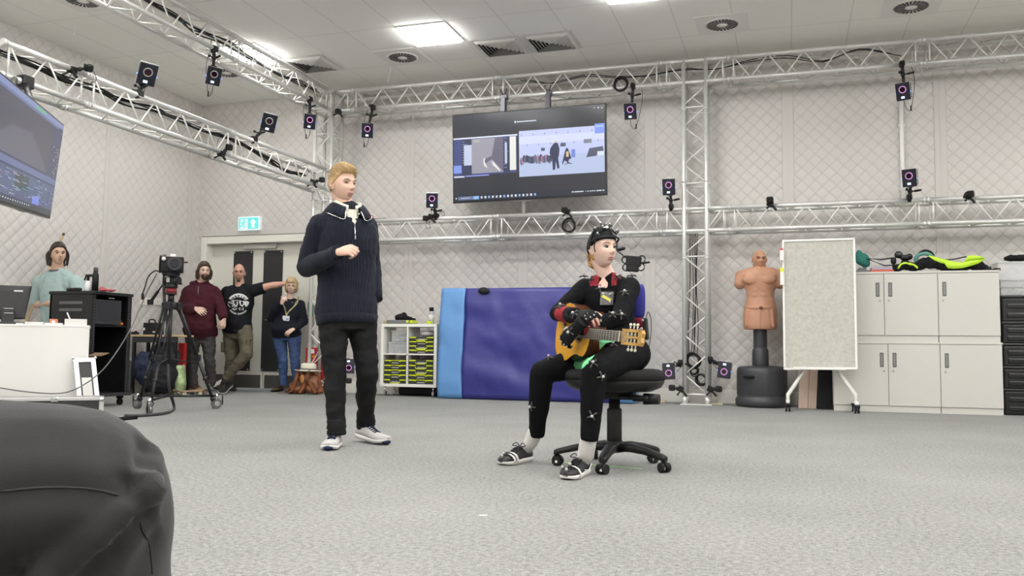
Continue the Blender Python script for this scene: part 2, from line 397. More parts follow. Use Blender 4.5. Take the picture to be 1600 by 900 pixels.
# round swirl diffusers
rv = None
for (x, y, lab) in ((-4.48, 9.58, 'round swirl ceiling diffuser below the light panel'), (-.66, 9.55, 'round swirl ceiling diffuser above the middle tower'), (1.23, 9.58, 'round swirl ceiling diffuser at the top right'), (-6.94, 9.5, 'round swirl ceiling diffuser behind the hanging sensor camera at left'), (-6.93, 7.05, 'round swirl ceiling diffuser at the top left corner')):
    if rv is None:
        rv = thing('round_diffuser', lab, 'vent', (x, y, ZC), group='round ceiling diffusers')
        mb = MB(); mb.lathe((0, 0, 0), [(.19, 0), (.19, -.008), (.165, -.012), (.165, -.002)], 32, caps=False); mb.boxb(-.28, .28, -.28, .28, -.004, 0); mb.lathe((0, 0, 0), [(.03, -.003), (.06, -.012), (.04, -.02), (0.001, -.022)], 20); mb.build('plate', white, rv, world=False)
        mb = MB()
        for k in range(24):
            a = 2*pi*k/24; b = a+.07
            d = .085
            mb.prism([(.062*cos(a), .062*sin(a), -.0125), (.165*cos(a+d), .165*sin(a+d), -.0125), (.165*cos(a+d+.12), .165*sin(a+d+.12), -.0125), (.062*cos(a+.1), .062*sin(a+.1), -.0125)], (0, 0, -.002))
        mb.build('slot_blades', vd, rv, world=False)
    else: dup(rv, (x, y, ZC), None, lab)
for i, (x, y, Y) in enumerate(((118, 30, 8.9), (608, 107, 10.3))):
    p = PZ(x, y, ZC); mb = MB()
    for s in (0, .03): mb.tube(sag(p+V((s, 0, 0)), p+V((s*.4-.02, 0, -.18)), .0), .0025, 5)
    tag(mb.build('pull_cord', white, None), ['pair of thin white cords hanging from the ceiling at left', 'pair of thin white cords hanging from the ceiling near the corner tower'][i], 'cord')
# ---------------------------------------------------------------- box truss rig
RT = .025; GAP = .258
def truss_mesh_cache():
    pass
_brace = {}
def brace(T, a, b, r=.008, name='brace'):
    # shared unit meshes per length
    a, b = V(a), V(b); L = round((b-a).length, 3); key = (L, r)
    if key not in _brace:
        mb = MB(); mb.cone((0, 0, 0), (0, 0, L), r, n=7); me = mb.mesh('brace'); me.materials.append(alu2); _brace[key] = me
    o = bpy.data.objects.new(name, _brace[key]); C.objects.link(o); o.parent = T
    q = (b-a).to_track_quat('Z', 'Y'); o.matrix_basis = M.Translation(a) @ q.to_matrix().to_4x4()
    return o
def truss(name, label, o, ax, u, v, L, cells, group, endv=True, start=0):
    """box truss section: o corner chord start, ax direction, u and v the two cross directions (length GAP)"""
    o, ax, u, v = V(o), V(ax), V(u), V(v)
    T = thing(name, label, 'truss', o, group=group)
    cor = [V((0, 0, 0)), u, u+v, v]
    for c in cor:
        mb = MB(); mb.cone(c, c+ax*L, RT, n=14)
        for e in (0, L):                       # spigot collars at both ends
            s = 1 if e == 0 else -1
            mb.cone(c+ax*(e+s*.002), c+ax*(e+s*.035), RT*1.16, n=14); mb.cone(c+ax*(e+s*.04), c+ax*(e+s*.05), RT*1.06, n=14)
        mb.build('chord', alu, T, world=False)
    m0 = .07 if endv else 0.0
    n = cells; st = (L-2*m0)/n
    for f in range(4):
        a, b = cor[f], cor[(f+1) % 4]
        if endv:
            for e in (m0, L-m0): brace(T, a+ax*e, b+ax*e, .009, 'end_brace')
        for k in range(n):
            p, q = (a, b) if (k+f+start) % 2 else (b, a)
            brace(T, p+ax*(m0+st*k), q+ax*(m0+st*(k+1)))
    return T
ex_, ey, ez = V((1, 0, 0)), V((0, 1, 0)), V((0, 0, 1))
Y0 = 10.25; ZU, ZLb = 3.775, 2.012
XS = [-5.53, -3.47, -1.405]; XS2 = [-.655, 1.42, 3.49]
names = ['from the corner tower to the first joint', 'above the hanging screen up to the middle tower']
gU, gL = 'upper truss run along the back wall', 'lower truss run along the back wall'
lab = lambda lev, w: f'silver {lev} box truss section along back wall, {w}'
U = V((0, 0, GAP)); W = V((0, GAP, 0))
truss('box_truss', lab('upper', 'between corner tower and the hanging screen'), (-5.53, Y0, ZU), ex_, U, W, 2.06, 10, gU)
truss('box_truss', lab('upper', 'above the hanging screen, left of middle tower'), (-3.47, Y0, ZU), ex_, U, W, 2.065, 10, gU)
truss('box_truss', lab('upper', 'just right of the middle tower'), (-.655, Y0, ZU), ex_, U, W, 2.075, 10, gU)
truss('box_truss', lab('upper', 'at the right edge'), (1.42, Y0, ZU), ex_, U, W, 2.07, 10, gU)
truss('box_truss', lab('lower', 'beginning behind the standing man'), (-5.53, Y0, ZLb), ex_, U, W, 2.06, 10, gL)
truss('box_truss', lab('lower', 'below the hanging screen, left of middle tower'), (-3.47, Y0, ZLb), ex_, U, W, 2.065, 10, gL)
truss('box_truss', lab('lower', 'above the pinboard, right of middle tower'), (-.655, Y0, ZLb), ex_, U, W, 2.075, 10, gL)
truss('box_truss', lab('lower', 'at the right edge above the cabinets'), (1.42, Y0, ZLb), ex_, U, W, 2.07, 10, gL)
# towers with six way joints
def tower(name, label, x, y, zs, top, cross):
    T = thing(name, label, 'truss', (x+GAP/2, y+GAP/2, 0))
    mb = MB(); mb.boxb(x-.05, x+GAP+.05, y-.05, y+GAP+.05, 0.0, .012, bev=.004); mb.build('base_plate', alu, T)
    for cx in (x, x+GAP):
        for cy in (y, y+GAP):
            mb = MB(); mb.cone((cx, cy, .012), (cx, cy, top), RT, n=14); mb.cone((cx, cy, .012), (cx, cy, .09), RT*1.2, n=14)
            for z in zs:
                for dz in (-.32, .58): mb.cone((cx, cy, z+dz-.012), (cx, cy, z+dz+.012), RT*1.15, n=14)
            mb.build('chord', alu, T)
    o = T.location
    def br(a, b, r=.008, nm='brace'): brace(T, V(a)-V(o), V(b)-V(o), r, nm)
    cor = [(x, y), (x+GAP, y), (x+GAP, y+GAP), (x, y+GAP)]
    segs = []; z = .12
    for q in zs: segs.append((z, q-.30)); z = q+.56
    if z < top-.3: segs.append((z, top-.02))
    for z0, z1 in segs:
        if z1-z0 < .12: continue
        n = max(1, round((z1-z0)/.215)); st = (z1-z0)/n
        for f in range(4):
            a, b = cor[f], cor[(f+1) % 4]
            for zz in (z0, z1): br((*a, zz), (*b, zz), .009, 'cross_brace')
            for k in range(n):
                p, q = (a, b) if (k+f) % 2 else (b, a)
                br((*p, z0+st*k), (*q, z0+st*(k+1)))
    for zq in zs:                # joint blocks: short diagonals above and below
        for f in range(4):
            a, b = cor[f], cor[(f+1) % 4]
            br((*a, zq-.27), (*b, zq-.05)); 
            if zq+.5 < top: br((*b, zq+GAP+.03), (*a, zq+.5))
            br((*a, zq), (*b, zq), .02, 'joint_tube'); br((*a, zq+GAP), (*b, zq+GAP), .02, 'joint_tube')
    for zq, dirs in cross:       # stubs reaching out to the runs
        for d, L in dirs:
            d = V(d)
            pl = V((-d.y, d.x, 0))
            base = V((x+GAP/2, y+GAP/2, 0))+d*GAP/2
            for s in (-1, 1):
                for zz in (zq, zq+GAP):
                    p = base+pl*s*GAP/2; p.z = zz
                    mb = MB(); mb.cone(p, p+d*L, RT, n=14); mb.build('stub', alu, T)
                p = base+pl*s*GAP/2
                br((p.x+d.x*(L-.05), p.y+d.y*(L-.05), zq), (p.x+d.x*(L-.05), p.y+d.y*(L-.05), zq+GAP), .009, 'cross_brace')
                br((p.x, p.y, zq), (p.x+d.x*(L-.06), p.y+d.y*(L-.06), zq+GAP))
            for zz in (zq, zq+GAP):
                a = base+pl*GAP/2; b = base-pl*GAP/2
                br((a.x, a.y, zz), (b.x+d.x*(L-.06), b.y+d.y*(L-.06), zz))
    return T
tower('truss_tower', 'silver box truss tower standing in the middle before the back wall', -1.158, Y0, [ZLb, ZU], ZU+GAP+.03,
      [(ZLb, [((-1, 0, 0), .247), ((1, 0, 0), .245)]), (ZU, [((-1, 0, 0), .247), ((1, 0, 0), .245)])])
ZLL = 2.70
tower('corner_tower', 'silver box truss tower in the left back corner beside the doors', -6.06, Y0, [ZLb, ZU], ZU+GAP+.03,
      [(ZLb, [((1, 0, 0), .27)]), (ZU, [((1, 0, 0), .27), ((0, -1, 0), .11)]), (ZLL, [((0, -1, 0), .11)])])
gLU, gLL = 'upper truss run on the left', 'lower truss run on the left'
W2 = V((GAP, 0, 0))
for (y1, L, w) in ((10.14, 2.07, 'ending at the corner tower'), (8.07, 2.07, 'in front of the glowing light panel'), (6.0, 2.07, 'running out of the top edge')):
    truss('box_truss', f'silver upper left box truss section, {w}', (-6.06, y1, ZU), -ey, W2, U, L, 10, gLU, start=1)
for (y1, L, c, w) in ((10.14, 2.07, 10, 'ending behind the standing man'), (8.07, 2.07, 10, 'middle section above the exit sign'), (6.0, .88, 4, 'short end section over the left screen')):
    truss('box_truss', f'silver lower left box truss section, {w}', (-6.06, y1, ZLL), -ey, W2, U, L, c, gLL, start=1)
# cable looms lying in the trusses
def loom(pts, n, spread, label, seed, r=.007, group=None):
    rnd = random.Random(seed); mb = MB()
    for k in range(n):
        q = [V(p)+V((rnd.uniform(-spread, spread), rnd.uniform(-spread, spread), rnd.uniform(-.5, 1)*spread)) for p in pts]
        mb.tube(spline(q, 4), r, 6)
    return tag(mb.build('cable_loom', black, None), label, 'cable', group)
rnd = random.Random(3)
loom([(-5.93+rnd.uniform(-.04, .04), y, ZLL+.04+rnd.uniform(0, .05)+(GAP*.55 if y < 9 else .05)) for y in np.arange(5.2, 10.1, .35)], 6, .035, 'bundle of black cables lying inside the lower left truss', 1)
loom([(-5.93+rnd.uniform(-.05, .05), y, ZU+GAP*.6+rnd.uniform(0, .05)) for y in np.arange(5.6, 10.1, .4)], 4, .035, 'bundle of black cables lying inside the upper left truss', 2)
loom([(x, Y0+.13+rnd.uniform(-.05, .05), ZU+GAP*.75+rnd.uniform(-.04, .05)) for x in np.arange(-3.2, 1.3, .4)], 2, .03, 'black cables lying inside the upper back truss', 4, .005)
def coil(c, R_, axis, label, seed, n=6, r=.006, m=black):
    rnd = random.Random(seed); mb = MB()
    for k in range(n):
        mb.torus(V(c)+V((rnd.uniform(-.012, .012), rnd.uniform(-.02, .02), rnd.uniform(-.015, .015))), R_*rnd.uniform(.85, 1.05), r, V(axis)+V((rnd.uniform(-.15, .15), 0, rnd.uniform(-.15, .15))), n=28)
    return tag(mb.build('cable_coil', m, None), label, 'cable')
c = P(970, 131, Y0-.05); coil(c, .085, (0, 1, .1), 'black cable coil hanging from the upper truss by a sensor camera', 1)
c = P(889, 352, Y0-.05); coil(c, .08, (.1, 1, 0), 'black cable coil hanging on the lower truss behind the seated musician', 2)
coil(P(1083, 563, Y0+.06), .085, (.2, 1, .1), 'large round black cable coil inside the middle tower near its foot', 3, 8)
coil(P(1096, 593, Y0+.06), .065, (.3, 1, .3), 'smaller black cable coil lowest inside the middle tower', 4, 5)
coil(P(1085, 580, Y0+.16), .045, (-.3, 1, .3), 'small tangled black cable coil between the two tower coils', 5, 5)
mb = MB()
for k in range(5):
    x = P(1078+k*3, 400, Y0+.1).x; mb.tube(spline([(x, Y0+.12, 2.0), (x+.02*sin(k), Y0+.1, 1.4), (x-.02*cos(k*2), Y0+.1, .9), (x-.01, Y0+.08, .55)], 5), .005, 6)
tag(mb.build('hanging_cables', black, None), 'thin black cables running down inside the middle tower', 'cable')
for i, (x, y, c2) in enumerate(((1030, 629, 0), (1118, 633, 0))):
    p = PZ(x, y); mb = MB(); mb.box(p+V((0, .06, .012)), (.14, .12, .022), M.Rotation(.2*i, 3, 'Z'), bev=.003)
    tag(mb.build('wooden_shim', mat('pale wood', (.62, .55, .40), .6, var=(8, .15)), None), ['pale wooden shim left of the middle tower foot', 'pale wooden shim right of the middle tower foot'][i], 'wood block')
# ---------------------------------------------------------------- sensor cameras on the rig
ringm = mat('purple lens ring', (.3, .1, .3), .4, emit=(.80, .42, .85), es=.6)
lensm = mat('dark red lens glass', (.02, .004, .012), .08)
statm = mat('lit status display', (.6, .7, 1), .4, emit=(.65, .8, 1), es=1.4)
ledm = mat('blue status light', (.1, .2, 1), .4, emit=(.15, .3, 1), es=2.5)
silver = mat('silver camera housing', (.55, .55, .53), .35, .6)
facem = mat('black front plate', (.012, .013, .022), .25)
AIM = V((-1.6, 3.0, .9))
def mocap(body, clamp, label, flip=False, roll=0, lit=True, aim=AIM, cable=1, sc=1.0, group=None):
    body, clamp = V(body), V(clamp)
    d = (V(aim)-body).normalized(); _, s, t = frame(d)
    if roll: s, t = s*cos(roll)+t*sin(roll), t*cos(roll)-s*sin(roll)
    Rm = M((s, t, d)).transposed()      # local x=right, y=up, z=forward
    T = thing('sensor_camera', label, 'camera', clamp, group=group)
    def L(x, y, z): return body+Rm @ V((x*sc, y*sc, z*sc))
    def bx(mb, x, y, z, w_, h_, d_, m=None, bev=.004): mb.box(L(x, y, z), (w_*sc, h_*sc, d_*sc), Rm, m, bev)
    mb = MB(); bx(mb, 0, 0, -.05, .125, .17, .085, 0, .008)
    for k in range(7): bx(mb, 0, -.07+k*.0235, -.05, .131, .012, .07, 1, 0)
    bx(mb, 0, 0, -.1, .12, .165, .02, 1)
    mb.build('housing', [silver, black], T)
    mb = MB(); bx(mb, 0, 0, .005, .146, .188, .016, 0, .006); bx(mb, 0, 0, -.006, .152, .194, .008, 1, .006); mb.build('front_plate', [facem, silver], T)
    f = -1 if flip else 1
    mb = MB(); c = L(0, .022*f, .016); mb.cone(c-d*.004, c+d*.004, .029*sc, n=20); mb.build('lens', lensm, T)
    mb = MB(); mb.torus(c, .034*sc, .0045*sc, d, n=24)
    mb.build('lens_ring', ringm if lit else silver, T)
    mb = MB(); bx(mb, .004, -.062*f, .014, .034, .022, .004); mb.build('status_display', statm, T)
    mb = MB()
    for q in (-1, 1): mb.sphere(L(q*.077, -.01, -.002), .006*sc, 8, 5)
    mb.build('status_light', ledm, T)
    # mount: ball head, clamp, handle
    up = (clamp-body); base = body+up*(.105*sc/max(up.length, .12))-d*.05
    mb = MB(); mid = base.lerp(clamp, .45)
    mb.box(base, (.06, .012, .05), Rm, bev=.003) if abs(up.z) < .5*up.length else mb.box(base, (.06, .02, .05), Rm, bev=.004)
    mb.sphere(mid, .026); mb.cone(base, mid, .014, .018); mb.cone(mid, clamp, .02, .016); mb.build('ball_head', blackmetal, T)
    mb = MB(); mb.box(clamp, (.055, .085, .06), None, bev=.012); mb.box(clamp+V((0, -.03, -.03)), (.035, .03, .05), M.Rotation(.5, 3, 'X'), bev=.006)
    mb.cone(clamp+V((.0, -.03, 0)), clamp+V((0, -.085, -.0)), .008); mb.sphere(clamp+V((0, -.088, 0)), .017, 10, 6); mb.build('clamp', black, T)
    mb = MB(); h = mid+V((.05, -.02, .0)); mb.capsule(mid, h, .006, .008); mb.capsule(h, h+V((.05, -.015, .005)), .013, .011)
    h2 = mid+V((-.035, -.03, .02)); mb.cone(mid, h2, .007); mb.sphere(h2, .016, 10, 6)
    mb.build('handle', black, T)
    if cable:
        a = L(.02*cable, -.085 if not flip else .085, -.08); 
        pts = [a, a+V((.02*cable, 0, -.10)), a+V((.07*cable, .01, -.11)), a.lerp(clamp, .5)+V((.12*cable, .03, 0)), clamp+V((.09*cable, .05, .0)), clamp+V((.03*cable, .10, .03))]
        mb = MB(); mb.tube(spline(pts, 5), .0032, 6); p = pts[2]; mb.capsule(p-V((0, 0, .015)), p+V((0, 0, .03)), .009, .007, 8); mb.build('cable', black, T)
    return T
g1 = 'sensor cameras on the truss rig'
Yc = Y0-.16
CH = lambda x, z: V((x, Y0-.03, z))
def hung(px, py, lab, **k):
    b = P(px, py, Yc); return mocap(b, CH(b.x+.01, ZU+.0), lab, group=g1, **k)
def upright(px, py, lab, **k):
    b = P(px, py, Yc); return mocap(b, CH(b.x+.01, ZLb+GAP+.03), lab, group=g1, **k)
hung(574, 204, 'black sensor camera hanging from the upper truss, between corner tower and screen', cable=-1)
upright(675, 313, 'black sensor camera standing on the lower truss, left of the big hanging screen')
upright(1045, 292, 'black sensor camera standing on the lower truss, just left of the middle tower', cable=0)
hung(985, 174, 'black sensor camera hanging from the upper truss, right of the big hanging screen')
hung(1411, 143, 'black sensor camera hanging from the upper truss, above the cabinets')
upright(1421, 278, 'black sensor camera standing on the lower truss, above the cabinets', cable=0)
mocap(P(1045, 580, Y0-.05), P(1063, 566, Y0), 'black sensor camera clamped low on the left side of the middle tower', flip=True, roll=-.05, group=g1)
mocap(P(1132, 578, Y0-.05), P(1110, 561, Y0), 'black sensor camera clamped low on the right side of the middle tower', flip=True, roll=.12, cable=-1, group=g1)
mocap(P(545, 572, Y0-.1), P(532, 556, Y0), 'black sensor camera low on the corner tower, seen between the standing man\'s legs', flip=True, cable=0, group=g1)
p = PX(230, 116, -5.70); mocap(p, V((-5.80, p.y+.02, ZLL+GAP+.02)), 'silver-sided sensor camera on lower left truss, nearer to the left screen', aim=(-2.2, 3.6, .2), roll=.1, lit=False, cable=-1, sc=1.12, group=g1)
p = PX(420, 192, -5.70); mocap(p, V((-5.80, p.y-.13, ZLL+GAP+.02)), 'silver-sided sensor camera on lower left truss, above the exit sign', aim=(-2.2, 3.6, .2), roll=.18, lit=False, cable=0, sc=1.12, group=g1)
p = PX(334, 119, -5.78); mocap(p, V((-5.80, p.y+.02, ZU-.0)), 'sensor camera hanging from upper left truss, beside the glowing light panel', roll=.12, lit=False, cable=-1, group=g1)
p = PX(484, 190, -5.78); mocap(p, V((-5.80, p.y+.02, ZU-.0)), 'sensor camera hanging from upper left truss, close to the corner tower', roll=.05, cable=-1, group=g1)

def spycam(body, clamp, label, aim=(-1.6, 3, .9), loop=False):
    body, clamp = V(body), V(clamp); T = thing('small_video_camera', label, 'camera', clamp, group='small black video cameras on the rig')
    d = (V(aim)-body).normalized(); _, s, t = frame(d); Rm = M((s, t, d)).transposed()
    mb = MB(); mb.box(body, (.075, .07, .06), Rm, bev=.018); mb.cone(body+d*.028, body+d*.045, .027, .025, 16); mb.cone(body+d*.045, body+d*.05, .018, .016, 16); mb.build('camera_body', black, T)
    mb = MB(); mb.cone(body, body.lerp(clamp, .6), .014, .012); mb.sphere(body.lerp(clamp, .55), .022, 10, 6); mb.cone(body.lerp(clamp, .5), clamp, .016, .014); mb.build('swivel_arm', blackmetal, T)
    mb = MB(); mb.box(clamp, (.07, .06, .065), M.Rotation(.4, 3, 'Y'), bev=.01); mb.box(clamp+V((.04, -.02, -.045)), (.025, .025, .09), M.Rotation(-.7, 3, 'Y'), bev=.008); mb.cone(clamp+V((0, -.02, -.02)), clamp+V((-.03, -.07, -.06)), .008); mb.sphere(clamp+V((-.03, -.07, -.06)), .012, 8, 5); mb.build('clamp', black, T)
    if loop:
        mb = MB(); mb.tube(spline([body+V((.02, .02, 0)), body+V((.06, .02, -.12)), clamp+V((-.08, .02, -.12)), clamp+V((-.06, .06, 0))], 5), .003, 6); mb.build('cable', black, T)
    return T
for (x, y, dx, dz, lab, lp_) in ((1203, 312, 0, -.04, 'small black video camera on the lower truss, above the training dummy', 0), (1516, 303, -.02, -.05, 'small black video camera on the lower truss at the far right, above the yellow vest', 0),
                          (882, 328, .02, -.06, 'small black video camera on the lower truss, above the cable coil', 0), (665, 341, .05, .05, 'small black video camera below the left sensor camera on the lower truss', 1)):
    b = P(x, y, Y0-.08); spycam(b, V((b.x+dx, Y0-.03, ZLb+GAP+.02)), lab, loop=lp_)
p = PX(138, 106, -5.72); spycam(p, V((-5.79, p.y-.10, ZLL+GAP-.01)), 'small black video camera on lower left truss, nearest the left screen', aim=(-1, 4, .9), loop=1)
p = PX(358, 230, -5.74); spycam(p, V((-5.79, p.y-.06, ZLL-.02)), 'small black video camera under lower left truss, above the exit sign', aim=(-1, 4, .9))
p = PX(503, 281, -5.74); spycam(p, V((-5.8, p.y-.12, p.z-.05)), 'small black video camera beside the standing man\'s head', aim=(-1, 4, .9))
p = P(528, 174, Y0-.15); spycam(p, V((p.x-.06, Y0-.02, ZU-.02)), 'small black video camera with blue light, at the top of the corner tower', aim=(-1, 4, .9))
mb = MB(); q = P(524, 172, Y0-.2); mb.sphere(q, .012)
spycam(P(1050, 606, Y0-.04), P(1064, 608, Y0), 'small black video camera lowest on the left of the middle tower')
spycam(P(1123, 608, Y0-.04), P(1110, 608, Y0), 'small black video camera lowest on the right of the middle tower')
spycam(P(545, 605-10, Y0-.1), P(531, 598, Y0), 'small black video camera near the floor behind the standing man\'s legs')
# white conduit pipe on the back wall
mb = MB(); a = P(1408, 155, YB-.04); b = P(1409, 322, YB-.04); mb.cone(V((a.x, YB-.03, a.z)), V((a.x, YB-.03, b.z-.05)), .024, n=12)
for z in (a.z-.3, b.z+.2): mb.box((a.x, YB-.02, z), (.07, .03, .03), bev=.004)
tag(mb.build('conduit_pipe', mat('white plastic pipe', (.85, .84, .82), .4), None), 'white vertical pipe on the back wall behind the right sensor cameras', 'pipe')

# ---------------------------------------------------------------- screens
def screen(name, label, TL, TR, BL, BR, parts, thick=.05, bezel=.012, tint=(.03, .032, .04), es=.18):
    TL, TR, BL, BR = map(V, (TL, TR, BL, BR)); n = (TR-TL).cross(BL-TL).normalized()
    if n.dot(V((0, 0, H))-TL) < 0: n = -n
    T = thing(name, label, 'screen', (BL+BR)/2)
    w_ = (TR-TL).length; h_ = (BL-TL).length; ux, uy = (TR-TL).normalized(), (BL-TL).normalized()
    def pt(u, v, o=0): return TL.lerp(TR, u).lerp(BL.lerp(BR, u), v)+n*o
    mb = MB(); mb.prism([pt(0, 0), pt(1, 0), pt(1, 1), pt(0, 1)], -n*thick)
    c = pt(.5, .5)-n*thick; mb.prism([pt(.2, .2)-n*thick, pt(.8, .2)-n*thick, pt(.8, .85)-n*thick, pt(.2, .85)-n*thick], -n*.03)
    mb.build('casing', mat('black gloss bezel', (.012, .012, .014), .25), T)
    bu, bv = bezel/w_, bezel/h_
    mb = MB(); mb.prism([pt(bu, bv, .001), pt(1-bu, bv, .001), pt(1-bu, 1-bv*1.6, .001), pt(bu, 1-bv*1.6, .001)], n*.0015)
    glass = mat(name+' glass', tint, .12, emit=tint, es=es); pn = mb.build('display_panel', glass, T)
    order = {}
    for (kind, colr, geo) in parts: order.setdefault(kind, []).append((colr, geo))
    for kind, lst in order.items():
        cols = sorted({c for c, _ in lst}); mm = [mat(f'lit pixels {c}', tuple(x*.25 for x in c), .2, emit=tuple(x**1.25 for x in c), es=.62) for c in cols]
        mb = MB()
        for j, (c, geo) in enumerate(lst):
            off = .003+.0004*j if len(lst) < 40 else .003+.0001*j
            pp = [pt(bu+u*(1-2*bu), bv+v*(1-2.6*bv), off) for u, v in geo]
            mb.prism(pp, n*.0003, m=cols.index(c))
        mb.build(kind, mm, T)
    return T, pt, n
def rc(u0, v0, u1, v1): return [(u0, v0), (u1, v0), (u1, v1), (u0, v1)]
# from the zoomed crop: u=(x-90)/1190, v by fraction of height
g_ = []
rnd = random.Random(8)
LW = 'shared_window'; RW = 'video_window'; TB = 'taskbar'
dk = (.10, .12, .28); bl = (.30, .40, .85); pale = (.60, .66, .82); lav = (.40, .39, .46)
g_ += [(LW, dk, rc(0, .265, .43, .70)), (LW, (.80, .84, .95), rc(0, .262, .435, .278)), (LW, bl, rc(.0, .58, .055, .67)), (LW, (.07, .08, .15), rc(.055, .285, .125, .70)),
       (LW, pale, rc(.072, .35, .125, .585)), (LW, lav, rc(.125, .285, .37, .685)), (LW, (.20, .19, .26), [(.285, .285), (.34, .285), (.345, .69), (.30, .60), (.262, .53), (.225, .57), (.215, .62), (.208, .56), (.225, .515), (.262, .49)]),
       (LW, (.85, .85, .82), [(.208, .51), (.204, .545), (.21, .60), (.232, .635), (.225, .60), (.213, .55), (.215, .515)]), (LW, (.85, .85, .82), [(.262, .55), (.275, .565), (.32, .665), (.315, .675), (.27, .60)]),
       (LW, (.07, .08, .15), rc(.34, .285, .385, .69)), (LW, pale, rc(.35, .35, .365, .59)), (LW, (.85, .86, .82), rc(.383, .285, .425, .67)), (LW, (.75, .78, .95), rc(.003, .705, .075, .722)), (LW, (.2, .25, .7), rc(.08, .702, .245, .718)), (LW, (.5, .5, .5), rc(.14, .295, .18, .325))]
for k in range(16): g_.append((LW, (.7, .75, .95), rc(.085+k*.0098, .705, .089+k*.0098, .714)))
for k in range(9): g_.append((LW, (.5, .55, .8), rc(.06, .31+k*.03, .068+rnd.random()*.03, .314+k*.03)))
for k in range(10): g_.append((LW, (.4, .45, .7), rc(.345, .30+k*.037, .355+rnd.random()*.022, .305+k*.037)))
wallc, floorc, fig = (.62, .67, .95), (.55, .63, .85), (.06, .07, .14)
g_ += [(RW, wallc, rc(.445, .232, .995, .56)), (RW, floorc, rc(.445, .53, .995, .755)), (RW, (.72, .77, 1.0), rc(.445, .30, .995, .385)), (RW, (.30, .40, .95), rc(.935, .21, .997, .32)), (RW, (.45, .60, 1), rc(.94, .23, .99, .25)),
       (RW, fig, [(.672, .40), (.685, .385), (.70, .40), (.71, .47), (.706, .53), (.70, .57), (.708, .68), (.695, .69), (.685, .60), (.68, .695), (.665, .70), (.662, .60), (.657, .53), (.645, .51), (.65, .45)]), (RW, (.75, .7, .55), [(.675, .37), (.69, .365), (.692, .39), (.676, .395)]),
       (RW, fig, [(.745, .49), (.755, .455), (.765, .47), (.775, .52), (.785, .58), (.77, .59), (.765, .62), (.795, .645), (.76, .635), (.735, .66), (.76, .62), (.74, .60), (.73, .645), (.725, .63), (.735, .56)]), (RW, (.75, .62, .35), rc(.752, .50, .768, .56)),
       (RW, (.25, .32, .75), rc(.785, .48, .81, .57)), (RW, (.14, .15, .22), [(.90, .48), (.985, .465), (.99, .52), (.94, .57), (.88, .58)]), (RW, (.12, .14, .22), rc(.715, .40, .75, .44)), (RW, (.12, .14, .22), rc(.59, .44, .615, .475)), (RW, (.3, .32, .38), rc(.865, .375, .915, .42)),
       (RW, (.8, .84, .95), rc(.95, .52, .99, .565))]
for k in range(22):
    u = .45+k*.0092; v = .53+rnd.random()*.04; g_.append((RW, rnd.choice([(.08, .09, .16), (.12, .14, .25), (.5, .25, .4), (.2, .22, .3)]), [(u, v), (u+.008, v-.03), (u+.018, v-.01), (u+.016, v+.06), (u+.003, v+.05)]))
for k in range(14): u = .46+k*.038; g_.append((RW, (.2, .22, .3), rc(u, .27+.12*(k % 2), u+.004, .29+.12*(k % 2))))
g_ += [(TB, (.055, .06, .085), rc(0, .935, 1, 1)), (TB, (.75, .78, .85), rc(.012, .955, .02, .972)), (TB, (.22, .28, .42), rc(.03, .945, .175, .985)), (TB, (.35, .6, 1.0), rc(.135, .948, .172, .983)), (TB, (.7, .72, .8), rc(.05, .962, .11, .968))]
for k in range(15): c_ = [(.7, .75, .9), (.9, .9, .95), (.4, .6, 1), (.8, .8, .85)][k % 4]; g_.append((TB, c_, rc(.185+k*.0255, .952, .197+k*.0255, .978)))
for k, (a, b) in enumerate(((.785, .80), (.803, .86), (.873, .877), (.885, .893), (.90, .908), (.913, .921), (.926, .934), (.942, .975), (.98, .992))): g_.append((TB, (.75, .78, .85), rc(a, .955, b, .967)))
g_ += [('caption', (.9, .9, .95), rc(.417, .112, .425, .135)), ('caption', (.7, .74, .85), rc(.43, .118, .56, .129)), ('caption', (.8, .8, .85), rc(.93, .03, .937, .036)), ('caption', (.8, .8, .85), rc(.955, .028, .963, .04)), ('caption', (.8, .8, .85), rc(.98, .03, .986, .042))]
TVT, tvpt, tvn = screen('hanging_screen', 'large wide flat screen hanging from the back wall truss, showing two video windows', P(707, 180, 10.0), P(946.5, 161, 10.0), P(708, 318, 10.12), P(948.5, 305, 10.12), g_)
for px_ in (790, 859):
    mb = MB(); x = P(px_, 150, Y0).x; z0 = tvpt(.3, .3).z
    mb.boxb(x-.03, x+.03, Y0-.115, Y0-.035, z0, ZU-.03, bev=.005); mb.boxb(x-.04, x+.04, Y0-.16, Y0-.11, z0-.3, z0+.3, bev=.004)
    mb.boxb(x-.035, x+.035, Y0-.05, Y0+.03, ZU-.03, ZU+.03, bev=.01); mb.cone((x-.02, Y0-.05, ZU+.02), (x-.05, Y0-.06, ZU+.09), .008); mb.cone((x+.01, Y0-.05, ZU+.02), (x+.03, Y0-.06, ZU+.09), .008)
    mb.build('mounting_bracket', mat('grey bracket metal', (.10, .10, .11), .45, .5), TVT)
mb = MB(); x = P(818, 325, Y0).x; mb.cone((x, Y0-.0, ZLb+GAP), (x, Y0-.0, 3.1), .022, n=12); mb.boxb(x-.12, x+.12, Y0-.07, Y0-.03, 2.44, 2.47, bev=.004)
mb.build('support_pole', alu, TVT)
